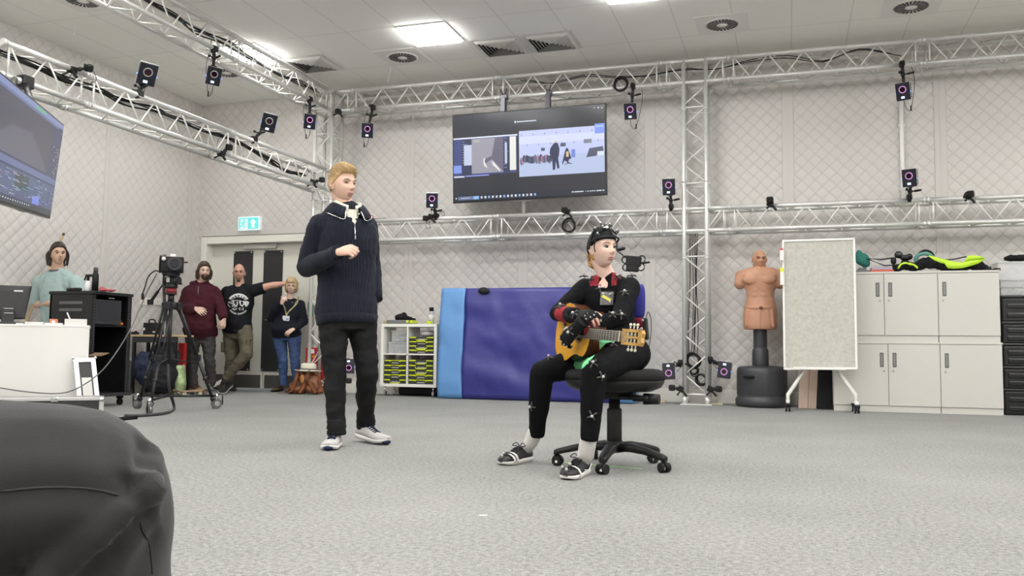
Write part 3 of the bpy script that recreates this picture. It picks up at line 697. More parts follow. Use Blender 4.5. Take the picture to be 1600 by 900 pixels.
# left screen, tilted downwards, seen at an angle
A, B = P(100, 195, 5.60), P(78, 342, 5.66)
dirv = V((.56, -.83, 0)).normalized()
def onray(x, y, base, dv):      # point on the ray of pixel x,y nearest the line base+t*dv
    best = None
    d = _ray(x, y); t = 0
    M2 = np.array([[dv.x, -d.x], [dv.y, -d.y]]); rhs = np.array([-base.x, -base.y]); s = np.linalg.solve(M2, rhs)
    return d*s[1]+V((0, 0, H)), s[0]
TLp, t1 = onray(0, 112, A, dirv); BLp, t2 = onray(0, 318, B, dirv)
eu, el = (TLp-A)/t1, (BLp-B)/t2
LT = 2.1; TL2, BL2 = A+eu*LT, B+el*LT
l_ = [('software_window', (.05, .07, .17), rc(0, .05, 1, .98)), ('software_window', (.30, .36, .60), rc(0, .0, 1, .05)), ('software_window', (.20, .24, .42), rc(0, .05, .93, .075)), ('software_window', (.20, .55, .30), rc(.56, .012, .70, .04)),
      ('software_window', (.11, .11, .16), rc(.0, .08, .84, .58)), ('software_window', (.16, .16, .22), [(.05, .56), (.3, .32), (.55, .28), (.78, .5), (.82, .58), (.1, .58)]), ('software_window', (.08, .09, .19), rc(.84, .08, 1, .6)), ('software_window', (.18, .22, .42), rc(0, .60, 1, .66)),
      ('software_window', (.12, .14, .28), rc(0, .68, 1, .93)), ('software_window', (.06, .06, .08), rc(.42, .70, .60, .84)), ('software_window', (.24, .32, .85), rc(.68, .85, .78, .93)), ('software_window', (.05, .06, .09), rc(0, .945, 1, 1))]
for k in range(60): u, v = rnd.random(), .68+rnd.random()*.23; l_.append(('software_window', rnd.choice([(.35, .40, .65), (.25, .5, .55), (.5, .5, .6)]), rc(u, v, min(1, u+.03+rnd.random()*.05), v+.006)))
for k in range(18): u, v = .85+rnd.random()*.12, .10+rnd.random()*.45; l_.append(('software_window', rnd.choice([(.6, .65, .8), (.6, .7, .2)]), rc(u, v, u+.012, v+.008)))
for k in range(20): l_.append(('software_window', (.6, .65, .75), rc(.05+k*.03, .955, .062+k*.03, .968)))
l_ += [('figure_model', (.30, .62, .70), [(.52, .22), (.545, .20), (.55, .26), (.54, .34), (.555, .45), (.54, .45), (.53, .36), (.515, .46), (.505, .45), (.52, .34), (.515, .27)])]
LTV, lpt, ln = screen('tilted_screen', 'large flat screen hanging tilted at the left edge, showing animation software', TL2, A, BL2, B, l_, thick=.06, tint=(.05, .06, .10), es=.5)
mb = MB(); a = lpt(.7, .1)-ln*.06; b = V((-5.80, a.y+.3, ZLL)); mb.tube([a, (a+b)/2, b], .025); mb.box(b, (.1, .1, .1), bev=.01)
a = lpt(.35, .1)-ln*.06; mb.tube([a, V((-5.80, 5.25, ZLL))], .025)
mb.build('mounting_arm', blackmetal, LTV)
mb = MB(); a, b = PX(0, 317, -5.3), PX(30, 323, -5.45); mb.tube(sag(a+V((.3, -.4, .1)), lpt(.72, .99)-ln*.03, .06), .006, 6); mb.build('cable', black, LTV)
# ---------------------------------------------------------------- crash mat
def noisy(me, amp, freq, oct_=1, seed=0, mask=None):
    off = V((seed*7.3, seed*3.1, seed)); nv = len(me.vertices)
    co = [v.co.copy() for v in me.vertices]; no = [v.normal.copy() for v in me.vertices]
    for i, v in enumerate(me.vertices):
        p = co[i]; f = freq if isinstance(freq, (tuple, list)) else (freq, freq, freq)
        q = V((p.x*f[0], p.y*f[1], p.z*f[2]))+off
        h = noise.noise(q)+(.5*noise.noise(q*2.1) if oct_ > 1 else 0)
        k = amp if mask is None else amp*mask(p)
        v.co = p+no[i]*h*k
    return me
def slab(mb, x0, x1, z0, z1, yf, yb, top_off, nx, nz, m, amp=.012, seed=0):
    rr = []
    for i in range(nx+1):
        x = x0+(x1-x0)*i/nx; ring = []
        for j in range(nz+1):
            z = z0+(z1-z0)*j/nz; q = V((x*2.2+seed, z*3+x*1.5, seed)); e = min(1, 6*min(j/nz, 1-j/nz)+.05)
            y = yf+top_off*(z-z0)/(z1-z0)-e*.03+noise.noise(q)*amp*e*2+noise.noise(q*3.1)*amp*.6*e; ring.append((x, y, z))
        for j in range(nz, -1, -4):
            z = z0+(z1-z0)*j/nz; ring.append((x, yb+top_off*(z-z0)/(z1-z0), z))
        rr.append(ring)
    mb.rings(rr, m)
MX0, MX1 = -4.17, -1.72; x1_ = P(722, 600, 10.12).x; x2_ = P(963, 620, 10.12).x
mt_ = thing('crash_mat', 'large dark and light blue padded crash mat standing on edge against the wall', 'mat', ((MX0+MX1)/2, 10.3, 0))
vin = mat('dark blue vinyl', (.030, .031, .20), .42, bump=(6, .006)); lvin = mat('light blue vinyl', (.11, .27, .55), .45, bump=(7, .005))
mb = MB(); slab(mb, x1_, x2_, .01, 1.37, 10.12, 10.42, .09, 40, 24, 0, .022, 2); mb.build('dark_cover', vin, mt_)
mb = MB(); slab(mb, MX0, x1_, .01, 1.375, 10.12, 10.42, .09, 8, 24, 0, .018, 5); mb.build('light_end_panel', lvin, mt_)
mb = MB(); slab(mb, x2_, MX1, .01, 1.36, 10.12, 10.42, .09, 8, 24, 0, .018, 7); mb.build('light_end_panel', lvin, mt_)
mb = MB()
x = P(757, 449, 10.2).x; mb.lathe((x, 10.172, 1.335), [(.001, -.006), (.07, -.006), (.075, 0), (.07, .006), (.001, .006)], 24, rot=M.Rotation(pi/2, 3, 'X'), sy=.6); mb.build('carry_handle', black, mt_)
mb = MB(); mb.boxb(x1_+.02, x2_, 10.155, 10.165, .27, .28); mb.build('seam', mat('blue seam', (.03, .03, .25), .5), mt_)

# ---------------------------------------------------------------- white cube shelf and its contents
SX0, SX1, SY0, SY1 = -5.02, -4.31, 10.28, 10.66
zt = P(635, 506, SY0).z; zb = P(635, 601, SY0).z; zb2 = P(635, 607, SY0).z
sh = thing('cube_shelf', 'white two by two cube shelf on casters beside the blue mat', 'shelf', ((SX0+SX1)/2, (SY0+SY1)/2, 0))
wl = mat('white laminate', (.78, .77, .72), .45)
t_ = .038; zm = P(635, 553.5, SY0).z; zf = P(635, 600, SY0).z; xm_ = P(636, 560, SY0).x
xl_, xr_ = P(594.5, 560, SY0).x, P(682, 560, SY0).x
mb = MB(); mb.boxb(xl_, xr_, SY0, SY1, zt-t_, zt, bev=.002); mb.boxb(xl_, xr_, SY0, SY1, zf-t_, zf, bev=.002); mb.boxb(xl_, xl_+t_, SY0, SY1, zf, zt-t_); mb.boxb(xr_-t_, xr_, SY0, SY1, zf, zt-t_)
mb.build('case', wl, sh)
mb = MB(); mb.boxb(xm_-.009, xm_+.009, SY0, SY1, zf, zt-t_); mb.build('divider', wl, sh)
mb = MB(); mb.boxb(xl_+t_, xr_-t_, SY0, SY1, zm-.009, zm+.009); mb.build('shelf_board', wl, sh)
for x in (xl_+.05, xr_-.06):
    for y in (SY0+.05, SY1-.05):
        mb = MB(); mb.boxb(x-.022, x+.022, y-.022, y+.022, zf-t_-.006, zf-t_); mb.cone((x, y, zf-t_), (x, y, .055), .009, m=0); mb.boxb(x-.016, x+.016, y-.012, y+.022, .03, .062)
        mb.cone((x-.009, y+.012, .025), (x+.009, y+.012, .025), .025, n=18); mb.build('caster', chrome, sh)
toolm = mat('charcoal toolbox plastic', (.035, .036, .035), .5); yel = mat('lime yellow plastic', (.62, .72, .02), .45)
def toolbox(x0, x1, z0, z1, lab, style=0, first=[None]):
    T = thing('parts_organiser', lab, 'toolbox', ((x0+x1)/2, SY0+.14, z0), group='black toolboxes with lime latches in the shelf')
    y = SY0+.02; w_ = x1-x0; h_ = z1-z0
    mb = MB(); mb.boxb(x0, x1, y, SY1-.05, z0+.001, z1-.0015, bev=.006); mb.boxb(x0+.01, x1-.01, y-.004, y+.01, z0+.006, z0+h_*.55, bev=.002); mb.build('case', toolm, T)
    for s in (0, 1):
        a = x0+.008 if s == 0 else x1-.008-w_*.26
        mb = MB(); mb.boxb(a, a+w_*.26, y-.012, y-.001, z1-h_*.34, z1-h_*.08, bev=.002); mb.build('latch', yel, T)
    xc = (x0+x1)/2; hw = w_*.19
    mb = MB()
    zz = z1-h_*.15 if style == 0 else z0+h_*.1; s = -1 if style == 0 else 1
    mb.tube([(xc-hw-.012, y-.006, zz+s*h_*.35), (xc-hw, y-.012, zz+s*h_*.12), (xc-hw+.012, y-.014, zz), (xc+hw-.012, y-.014, zz), (xc+hw, y-.012, zz+s*h_*.12), (xc+hw+.012, y-.006, zz+s*h_*.35)], .006, 6)
    mb.build('handle', yel, T)
    mb = MB(); mb.boxb(xc-hw*.8, xc+hw*.8, y-.006, y-.002, z0+h_*.2, z0+h_*.5, bev=.001); mb.build('label_plate', mat('grey label', (.35, .35, .34), .5), T)
a0, a1 = xl_+t_+.008, xm_-.015; b0, b1 = xm_+.016, xr_-t_-.008
ordn = ['lowest', 'second lowest', 'middle', 'second from top', 'topmost']
for k in range(5):
    h5 = (P(615, 562, SY0).z-zf)/5; toolbox(a0, a1, zf+k*h5, zf+(k+1)*h5, f'black toolbox with lime latches, {ordn[k]} in the lower left shelf cube', 0 if k else 1)
for k in range(5):
    h5 = (P(655, 562, SY0).z-zf)/5; toolbox(b0, b1, zf+k*h5, zf+(k+1)*h5, f'black toolbox with lime latches, {ordn[k]} in the lower right shelf cube', 0 if k in (0, 1) else 1)
for k in range(4):
    zz = zm+.009; h5 = (P(655, 526, SY0).z-zz)/4; toolbox(b0, b1, zz+k*h5, zz+(k+1)*h5, f'black toolbox with lime latches, {["lowest", "second lowest", "second from top", "topmost"][k]} in the upper right shelf cube', k % 2)
clear = mat('clear frosted plastic', (.78, .80, .80), .25, alpha=.28); clear2 = mat('clear plastic lid', (.80, .82, .83), .3, alpha=.45)
def clearbox(x0, x1, y0, y1, z0, z1, lab, group, cont=None, name='plastic_box'):
    T = thing(name, lab, 'box', ((x0+x1)/2, (y0+y1)/2, z0), group=group); t = .004
    mb = MB(); mb.boxb(x0, x1, y0, y0+t, z0, z1); mb.boxb(x0, x1, y1-t, y1, z0, z1); mb.boxb(x0, x0+t, y0, y1, z0, z1); mb.boxb(x1-t, x1, y0, y1, z0, z1); mb.boxb(x0, x1, y0, y1, z0, z0+t)
    for q in (.3, .6): mb.boxb(x0-.003, x1+.003, y0-.003, y0+.001, z0+(z1-z0)*q, z0+(z1-z0)*q+.004)
    mb.build('tub', clear, T)
    mb = MB(); mb.boxb(x0-.008, x1+.008, y0-.008, y1+.008, z1, z1+.014, bev=.004); mb.build('lid', clear2, T)
    if cont:
        mb = MB(); r2 = random.Random(int(x0*100))
        for k in range(9): mb.box((x0+(x1-x0)*r2.uniform(.2, .8), y0+(y1-y0)*r2.uniform(.15, .6), z0+(z1-z0)*r2.uniform(.12, .65)), (.06, .05, .035), M.Rotation(r2.uniform(0, 3), 3, 'Y'), bev=.004)
        mb.build('contents', cont, T)
gz = mat('grey blue odds and ends', (.16, .17, .19), .6)
clearbox(P(606, 550, SY0).x, P(633.5, 550, SY0).x, SY0+.02, SY0+.24, zm+.01, P(620, 536, SY0).z, 'clear plastic box in the upper left shelf cube, lower one', 'clear boxes in the shelf', gz)
clearbox(P(612, 540, SY0+.05).x, P(634.5, 540, SY0+.05).x, SY0+.05, SY0+.28, P(620, 535.4, SY0).z+.016, P(620, 518, SY0).z, 'clear plastic box in the upper left shelf cube, upper one', 'clear boxes in the shelf', mat('dark odds and ends', (.05, .05, .055), .6))
mb = MB(); mb.sphere(((b0+b1)/2+.02, SY0+.17, P(660, 521, SY0).z), (.10, .10, .04), 16, 8); me = noisy(mb.mesh('bag'), .014, 22, 2); tag(link('plastic_bag', me, mat('crumpled clear plastic', (.8, .8, .78), .2, alpha=.7), None), 'crumpled clear plastic bag in the upper right shelf cube', 'bag')
# on top of the shelf
x0, x1 = P(608, 503, SY0+.1).x, P(644, 503, SY0+.1).x
T = thing('grey_case', 'flat grey and lime case lying on top of the cube shelf', 'case', ((x0+x1)/2, SY0+.15, zt))
mb = MB(); mb.boxb(x0, x1, SY0+.02, SY0+.26, zt+.001, zt+.05, bev=.006); mb.build('case', mat('grey case plastic', (.16, .16, .165), .5), T)
mb = MB(); mb.boxb(x1-.045, x1-.012, SY0+.008, SY0+.02, zt+.015, zt+.045, bev=.002); mb.boxb(x1-.005, x1+.03, SY0+.03, SY0+.22, zt+.01, zt+.045, bev=.004); mb.build('latch', yel, T)
mb = MB(); mb.boxb(x0-.05, x0-.004, SY0+.03, SY0+.2, zt+.001, zt+.04, bev=.004); tag(mb.build('cardboard_box', mat('tan cardboard', (.42, .36, .2), .8), None), 'small tan box at the left end of the shelf top', 'box')
xa, xb = P(614, 496, SY0+.1).x, P(650, 496, SY0+.1).x
mb = MB(); mb.sphere((xa+.10, SY0+.13, zt+.085), (.085, .07, .05)); mb.sphere((xa+.15, SY0+.12, zt+.10), (.045, .05, .055)); mb.capsule((xa+.18, SY0+.12, zt+.08), (xb, SY0+.08, zt+.06), .035, .01)
tag(link('black_cloth', noisy(remesh(mb, .006), .012, 18, 2), mat('black cloth', (.012, .012, .014), .9), None), 'crumpled black cloth on the grey case on the shelf', 'cloth')
T = thing('drinks_bottle', 'clear bottle with black cap on the cube shelf beside the blue mat', 'bottle', (P(673, 500, SY0+.1).x, SY0+.12, zt)); c = T.location
mb = MB(); mb.lathe(c, [(.03, .0), (.034, .006), (.034, .14), (.03, .16), (.026, .17)], 18); mb.build('body', mat('clear bottle', (.7, .74, .76), .15, alpha=.6), T)
mb = MB(); mb.lathe(c, [(.029, .165), (.03, .21), (.027, .216), (.001, .217)], 18); mb.build('cap', black, T)
mb = MB(); mb.lathe(c, [(.0346, .05), (.0348, .05), (.0348, .12), (.0346, .12)], 18, caps=False); mb.build('label', white, T)
mb = MB(); x = P(670, 503, SY0).x; mb.boxb(x-.045, x+.03, SY0+.01, SY0+.07, zt+.001, zt+.035, bev=.008); tag(mb.build('tape_measure', yel, None), 'small lime yellow tool in front of the bottle on the shelf', 'tool')
mb = MB(); mb.boxb(xl_+.16, xr_+.3, SY0+.2, SY0+.4, .012, .13, bev=.03); tag(mb.build('black_case', black, None), 'black case on the floor behind and under the cube shelf', 'case')

# ---------------------------------------------------------------- training dummy on its base
dm = thing('training_dummy', 'terracotta rubber torso training dummy on a black round base', 'dummy', (-.30, 10.33, 0))
skin_d = mat('terracotta rubber', (.46, .235, .145), .5, var=(9, .08), bump=(40, .001))
blk2 = mat('charcoal moulded plastic', (.035, .036, .04), .42)
Yd = 10.33; c = V((-.30, Yd, 0))
zz = lambda y: P(1188, y, Yd).z
rw = (P(1232, 610, Yd-.1).x-P(1151, 610, Yd-.1).x)/2; cx = (P(1232, 610, Yd-.1).x+P(1149, 610, Yd-.1).x)/2; c = V((cx, Yd, 0))
mb = MB(); zt_ = zz(573)
mb.lathe(c, [(.02, .005), (rw*1.0, .005), (rw*1.05, .03), (rw*1.05, .085), (rw*.99, .105), (rw*.97, .12), (rw*.99, .14), (rw*.99, zt_-.06), (rw*.965, zt_-.02), (rw*.90, zt_), (.12, zt_+.012), (.02, zt_+.012)], 40)
mb.build('base', blk2, dm)
mb = MB(); mb.boxb(c.x-.19, c.x-.07, c.y-rw*1.0, c.y-rw*.9, zt_-.13, zt_-.095, bev=.012); mb.build('grip_recess', rubber, dm)
mb = MB(); cc = V((P(1188, 545, Yd).x, Yd, 0))
mb.lathe(cc, [(.09, zt_), (.092, zt_+.02), (.09, zz(548)), (.082, zz(545))]+[(.078-.004*(k % 2), zz(545)+.002+(zz(520)-zz(545))*k/12) for k in range(13)]+[(.07, zz(508)), (.02, zz(507))], 24); mb.build('ribbed_post', blk2, dm)
def ring_e(c, rx, ry, n=28, p=2.3, fr=0, bk=0):
    o = []
    for k in range(n):
        a = 2*pi*k/n; ca, sa = cos(a), sin(a)
        x = rx*math.copysign(abs(ca)**(2/p), ca); y = ry*math.copysign(abs(sa)**(2/p), sa); o.append(V(c)+V((x, y, 0)))
    return o
def pw(y, x=1188): return P(x, y, Yd)
px2m = lambda n_: n_*(P(1189, 450, Yd).x-P(1188, 450, Yd).x)
secs = [(515, 25, .15), (508, 26.5, .16), (490, 26, .155), (478, 24.5, .145), (465, 21, .13), (455, 22, .13), (445, 26, .14), (436, 31, .145), (430, 33, .14), (423, 30, .12), (419, 20, .10)]
mb = MB(); mb.rings([ring_e(V((pw(y).x, Yd, pw(y).z)), px2m(wd)*1.02, dp*.92) for y, wd, dp in secs])
nk = V((cc.x, Yd, zz(425)))
mb.capsule(nk, V((cc.x, Yd-.01, zz(412))), .075, .07)
for s in (-1, 1):
    a = V((cc.x+s*px2m(27), Yd, zz(433))); b = V((cc.x+s*px2m(31), Yd-.02, zz(443))); mb.capsule(a, b, .088, .066); mb.capsule(V((cc.x+s*.02, Yd+.01, zz(424))), a+V((0, 0, .02)), .06, .07)
    mb.sphere(V((cc.x+s*.085, Yd-.11, zz(438))), (.10, .030, .055))          # pectorals
    for k in range(2): mb.sphere(V((cc.x+s*.038, Yd-.112, zz(454)-.06*k)), (.036, .010, .028))
for k in range(-3, 4): mb.capsule((cc.x+k*.045, Yd-.136+abs(k)*.009, zz(486)), (cc.x+k*.05, Yd-.140+abs(k)*.009, zz(510)), .013)
mb.tube([V((cc.x+px2m(24.5)*cos(R(a)), Yd+.145*sin(R(a)), zz(478)+.03*sin(R(a)))) for a in range(190, 351, 10)], .010)
me = remesh(mb, .008, 3); link('torso', me, skin_d, dm)
def head_mesh(scale=(1, 1, 1), feat=1.0, nu=72, nv=56, bald=False):
    """head in local metres: +y face, +z up, origin between the ears at eye height"""
    rr = []
    G = lambda a, b, sa, sb: math.exp(-(a*a)/(sa*sa)-(b*b)/(sb*sb))
    for i in range(nv+1):
        t = pi*(i+.02)/(nv+.04); z0 = -cos(t); st = sin(t); ring = []
        for j in range(nu):
            a = 2*pi*j/nu; x, y, z = st*cos(a), st*sin(a), z0
            X, Y, Z = .074*x, .096*y, .116*z
            if z < 0:
                k = min(1, -z); X *= 1-.30*k**1.3; 
                if y < 0: Y *= 1-.55*k
                else: Y *= 1+.02*k
                Z *= 1-.0*k
            if y > 0:
                X *= 1-.06*y
                # square the face front a little
                Y = Y*(1-.05*G(x, 0, .6, 1))
                f = y**.5 if y > 0 else 0
                g = feat
                fz = (1-abs(z0)**2.8)**.357/max(st, .02) if z0 < 0 else 1; fz = min(fz, 1.5); Y *= 1+(fz-1)*f; X *= 1+(fz-1)*.45
                Y += f*g*(.024*math.exp(-((Z+.030)/.014)**2-(X/.012)**2)+.013*math.exp(-((Z+.012)/.020)**2-(X/.0085)**2))      # nose
                for s in (-1, 1):
                    Y -= f*g*.013*G(X-s*.031, Z-.0, .018, .012); Y += f*g*.006*G(X-s*.030, Z-.021, .024, .008)                    # sockets, brows
                    Y += f*g*.006*G(X-s*.042, Z+.032, .020, .022); Y += f*g*.006*G(X-s*.011, Z+.035, .007, .007)                # cheeks, nostrils
                Y += f*g*(.0035*G(X, Z+.060, .022, .0065)+.003*G(X, Z+.072, .018, .006)-.005*G(X, Z+.066, .024, .0028)-.005*G(X, Z+.083, .022, .007)+.003*G(X, Z+.100, .020, .012))
            ring.append((X*scale[0], Y*scale[1], Z*scale[2]))
        rr.append(ring)
    return rr
def head_frame(c, fwd, up=V((0, 0, 1)), s=1.0):
    f = V(fwd).normalized(); r = f.cross(V(up)).normalized(); u = r.cross(f)
    m = M.Identity(4)
    for i in range(3): m[i][0] = r[i]*s; m[i][1] = f[i]*s; m[i][2] = u[i]*s; m[i][3] = c[i]
    return m
mb = MB(); hc = V((cc.x, Yd-.015, (zz(393)+zz(418))/2)); mb.T = head_frame(hc, (.25, -1, 0), s=1.0)
mb.rings(head_mesh((1.05, 1, .93), 1.4)); 
for s in (-1, 1): mb.sphere((s*.078, -.005, -.005), (.01, .02, .032))
link('head', mb.mesh('head'), skin_d, dm)
mb = MB(); mb.T = head_frame(hc, (.25, -1, 0), s=1.0)
for s in (-1, 1): mb.sphere((s*.031, .078, 0), (.013, .008, .005)); mb.capsule((s*.014, .096, .017), (s*.045, .083, .024), .004)
mb.build('eyes', mat('dark moulded eyes', (.12, .05, .03), .5), dm)
mb = MB(); q = V((cc.x+.015, Yd-.166, zz(482))); mb.torus(q, .014, .004, (0, 1, 0)); mb.boxb(q.x-.02, q.x+.022, q.y-.004, q.y, q.z-.003, q.z+.003); mb.build('emblem', black, dm)

# ---------------------------------------------------------------- wheeled pinboard
Yb = 9.72
pb = thing('pinboard', 'grey felt pinboard in a white frame on white wheeled legs', 'board', (P(1280, 640, Yb).x, Yb, 0))
TLb, TRb, BLb, BRb = P(1223, 376, Yb+.04), P(1335, 372.5, Yb-.04), P(1225.5, 577, Yb+.04), P(1339, 576, Yb-.04)
nb = (TRb-TLb).cross(BLb-TLb).normalized()
if nb.y > 0: nb = -nb
felt = mat('flecked grey felt', (.47, .465, .415), .9, var=(28, .10), bump=(120, .001))
mb = MB(); mb.prism([TLb, TRb, BRb, BLb], -nb*.035); mb.build('felt_panel', felt, pb)
mb = MB()
for a, b in ((TLb, TRb), (TRb, BRb), (BRb, BLb), (BLb, TLb)):
    ctr = (TLb+BRb)/2; inw = (ctr-(a+b)/2); d = (b-a).normalized(); inw = (inw-d*inw.dot(d)).normalized()
    q = [a-inw*.006-nb*.04+nb*.0, b-inw*.006-nb*.04, b+inw*.014-nb*.04, a+inw*.014-nb*.04]; mb.prism(q, nb*.05)
mb.build('frame', white, pb)
mb = MB()
q0, q1 = BLb.lerp(BRb, .13)+nb*.02, BLb.lerp(BRb, .86)+nb*.02; mb.boxb(q0.x, q1.x, Yb-.07, Yb-.02, q0.z-.0, q0.z+.025, bev=.004); mb.build('tray', white, pb)
wb = mat('white tube', (.80, .79, .75), .35)
for (sx, xt, xf, yfoot) in ((0, 1258, 1232, 640), (1, 1308, 1337, 645)):
    foot = PZ(xf, yfoot, 0); Yf = Yb+.0
    a = P(xt, 578, Yb); b = P(xf-1 if sx == 0 else xf, 617, Yb+(.0)); leg = MB(); a.y += .09; b.y += .05; leg.tube([a+V((0, 0, .2)), a, b, V((b.x, b.y, .11))], .021, 12)
    lg = leg.build('leg', wb, pb)
    ft = MB(); ft.boxb(b.x-.02, b.x+.02, Yb-.17, Yb+.25, .085, .12, bev=.012); ft.build('foot_bar', wb, lg)
    for yy in (Yb-.15, Yb+.22):
        cs = MB(); cs.boxb(b.x-.03, b.x+.03, yy-.035, yy+.03, .058, .085, m=1, bev=.006)
        for s in (-1, 1): cs.cone((b.x+s*.006, yy+.012, .034), (b.x+s*.026, yy+.012, .034), .034, n=20, m=1); cs.cone((b.x+s*.024, yy+.012, .034), (b.x+s*.0275, yy+.012, .034), .026, n=20, m=0)
        cs.build('caster', [white, black], pb)
mb = MB()
a = TLb.lerp(BLb, .10); mb.boxb(a.x-.03, a.x+.005, Yb-.01, Yb+.03, a.z-.08, a.z+.03, m=0); mb.boxb(a.x-.03, a.x+.003, Yb-.013, Yb+.03, a.z+.03, a.z+.05, m=1)
a = TLb.lerp(BLb, .29); mb.boxb(a.x-.03, a.x+.005, Yb-.01, Yb+.03, a.z-.08, a.z+.06, m=0); mb.boxb(a.x-.03, a.x+.003, Yb-.013, Yb+.03, a.z+.06, a.z+.1, m=2)
mb.build('side_clips', [white, mat('red marker', (.5, .05, .08), .5), yel], pb)
# foam planks
fo = mat('pinkish beige foam', (.50, .38, .31), .8, var=(6, .08))
for i, (a, b) in enumerate(((1247, 1261.5), (1262, 1275))):
    x0, x1 = P(a, 620, 10.2).x, P(b, 620, 10.2).x
    mb = MB(); k = .06; yb_ = 10.18
    mb.rings([[(x0+(z*k), yb_+z*.12, z), (x1+z*k, yb_+z*.12, z), (x1+z*k, yb_+.12+z*.12, z), (x0+z*k, yb_+.12+z*.12, z)] for z in (.003, .35, .8)], smooth=False)
    tag(mb.build('foam_block', fo, None), ['pinkish beige foam plank under the pinboard, left of the two', 'pinkish beige foam plank under the pinboard, next to the black pad'][i], 'foam block', 'beige foam planks leaning behind the pinboard')
x0, x1 = P(1276, 620, 10.15).x, P(1301, 620, 10.15).x
mb = MB(); mb.rings([[(x0+z*.05, 10.14+z*.12, z), (x1, 10.14+z*.12, z), (x1, 10.32+z*.12, z), (x0+z*.05, 10.32+z*.12, z)] for z in (.003, .2, .4, .6, .85)], smooth=False)
tag(mb.build('black_pad', mat('black foam pad', (.018, .018, .019), .85, bump=(9, .006)), None), 'tall black pad standing between the foam planks and the cabinets', 'pad')

# ---------------------------------------------------------------- cabinets
cab = mat('pale grey laminate', (.54, .53, .49), .45); cabin = mat('recessed grey handle', (.10, .10, .095), .5)
Yk = 9.97; zmid = .735; ztop = 1.475
def cupboard(x0, x1, z0, z1, doors, lab):
    T = thing('cupboard', lab, 'cupboard', ((x0+x1)/2, Yk+.22, z0), group='pale grey steel cupboards')
    mb = MB(); mb.boxb(x0, x1, Yk+.02, Yk+.45, z0+.065, z1-.022); mb.boxb(x0+.004, x1-.004, Yk+.012, Yk+.45, z0, z0+.066); mb.build('body', cab, T)
    mb = MB(); mb.boxb(x0-.004, x1+.004, Yk-.004, Yk+.455, z1-.022, z1, bev=.002); mb.build('top', cab, T)
    for (a, b, hs) in doors:
        mb = MB(); mb.boxb(a+.003, b-.003, Yk, Yk+.019, z0+.068, z1-.026, bev=.002); d = mb.build('door', cab, T)
        hx = b-.062 if hs else a+.062; hz = z1-.19
        if hs is None: continue
        mb = MB(); mb.boxb(hx-.019, hx+.019, Yk-.003, Yk+.002, hz-.075, hz+.075, bev=.003); mb.boxb(hx-.010, hx+.010, Yk-.004, Yk+.002, hz-.062, hz+.062, m=1); mb.build('handle', [cabin, mat('grey handle inner', (.2, .2, .19), .5)], d)
        lx = hx+(.02 if hs else -.015); mb = MB(); mb.cone((lx, Yk+.002, hz-.118), (lx, Yk-.004, hz-.118), .011, n=16); mb.build('lock', mat('steel lock', (.35, .35, .34), .3, .8), d)
xa = P(1302, 600, Yk).x; xb_ = P(1387, 525, Yk).x; xc_ = P(1470, 600, Yk).x; xd = P(1568, 600, Yk).x; ua, ub, uc, ud = xa+.0, P(1382, 500, Yk).x, P(1466.5, 500, Yk).x, P(1563, 480, Yk).x
cupboard(xa, xc_, 0, zmid, [(xa, xb_, 1), (xb_, xc_, 0)], 'pale grey two door cupboard in the lower row, partly behind the pinboard')
cupboard(xc_, xd, 0, zmid, [(xc_, xd, 0)], 'pale grey single door cupboard at the right end of the lower row')
cupboard(ua, uc, zmid, ztop, [(ua, ub, 1), (ub, uc, 0)], 'pale grey two door cupboard in the upper row, partly behind the pinboard')
cupboard(uc, ud, zmid, ztop, [(uc, ud, 0)], 'pale grey single door cupboard at the right end of the upper row')
# kit lying on the cupboards
zt = ztop; Yt = Yk+.2
Q = lambda x, y, Y=Yt: P(x, y, Y)
teal = mat('dark teal fabric', (.03, .16, .13), .7); hiv = mat('fluorescent yellow fabric', (.50, .78, .04), .6, bump=(30, .003)); blkf = mat('black webbing', (.012, .012, .013), .8)
mb = MB(); a = Q(1341, 422); b = Q(1356, 422); mb.boxb(a.x-.03, b.x+.02, Yt-.1, Yt+.1, zt+.001, zt+.03, bev=.006); mb.boxb(a.x, a.x+.08, Yt-.06, Yt+.06, zt+.03, zt+.06, bev=.006); tag(mb.build('grey_stand', mat('grey metal stand', (.15, .15, .15), .5, .3), None), 'small grey metal stand on the cupboards just right of the pinboard', 'stand')
mb = MB(); mb.sphere(Q(1348, 406), (.075, .06, .07)); mb.sphere(Q(1342, 402), (.04, .05, .085)); mb.sphere(Q(1352, 412), (.05, .05, .05)); me = noisy(remesh(mb, .008), .012, 14); o = link('teal_bag', me, teal, None); tag(o, 'dark teal and black pouch beside the pinboard edge on the cupboards', 'bag')
T = thing('folded_stand', 'folded black light stand lying on the cupboards', 'stand', Q(1375, 424)); T.location.z = zt
mb = MB(); mb.tube([Q(1352, 403), Q(1375, 406), Q(1397, 403)], .007, 8); mb.tube([Q(1354, 404, Yt-.05), Q(1382, 415, Yt-.05), Q(1420, 413, Yt-.08)], .007, 8); mb.build('pole', blackmetal, T)
mb = MB(); mb.tube([Q(1358, 405), Q(1410, 401)], .005, 8); mb.build('thin_rod', alu, T)
mb = MB(); mb.sphere(Q(1396, 408), (.03, .03, .04)); mb.box(Q(1396, 405), (.05, .05, .03), bev=.006); mb.build('knob', black, T)
mb = MB(); a = Q(1360, 424, Yt-.1); b = Q(1396, 424, Yt-.1); mb.boxb(a.x, b.x, Yt-.13, Yt+.05, zt+.001, zt+.028, m=0, bev=.004); mb.boxb(a.x+.01, b.x-.01, Yt-.12, Yt+.05, zt+.028, zt+.055, m=1, bev=.006); tag(mb.build('folded_cloths', [mat('coral red cloth', (.55, .13, .09), .7), mat('lilac grey cloth', (.36, .33, .42), .7)], None), 'folded coral and lilac cloths on the cupboards beside the stand', 'cloth')
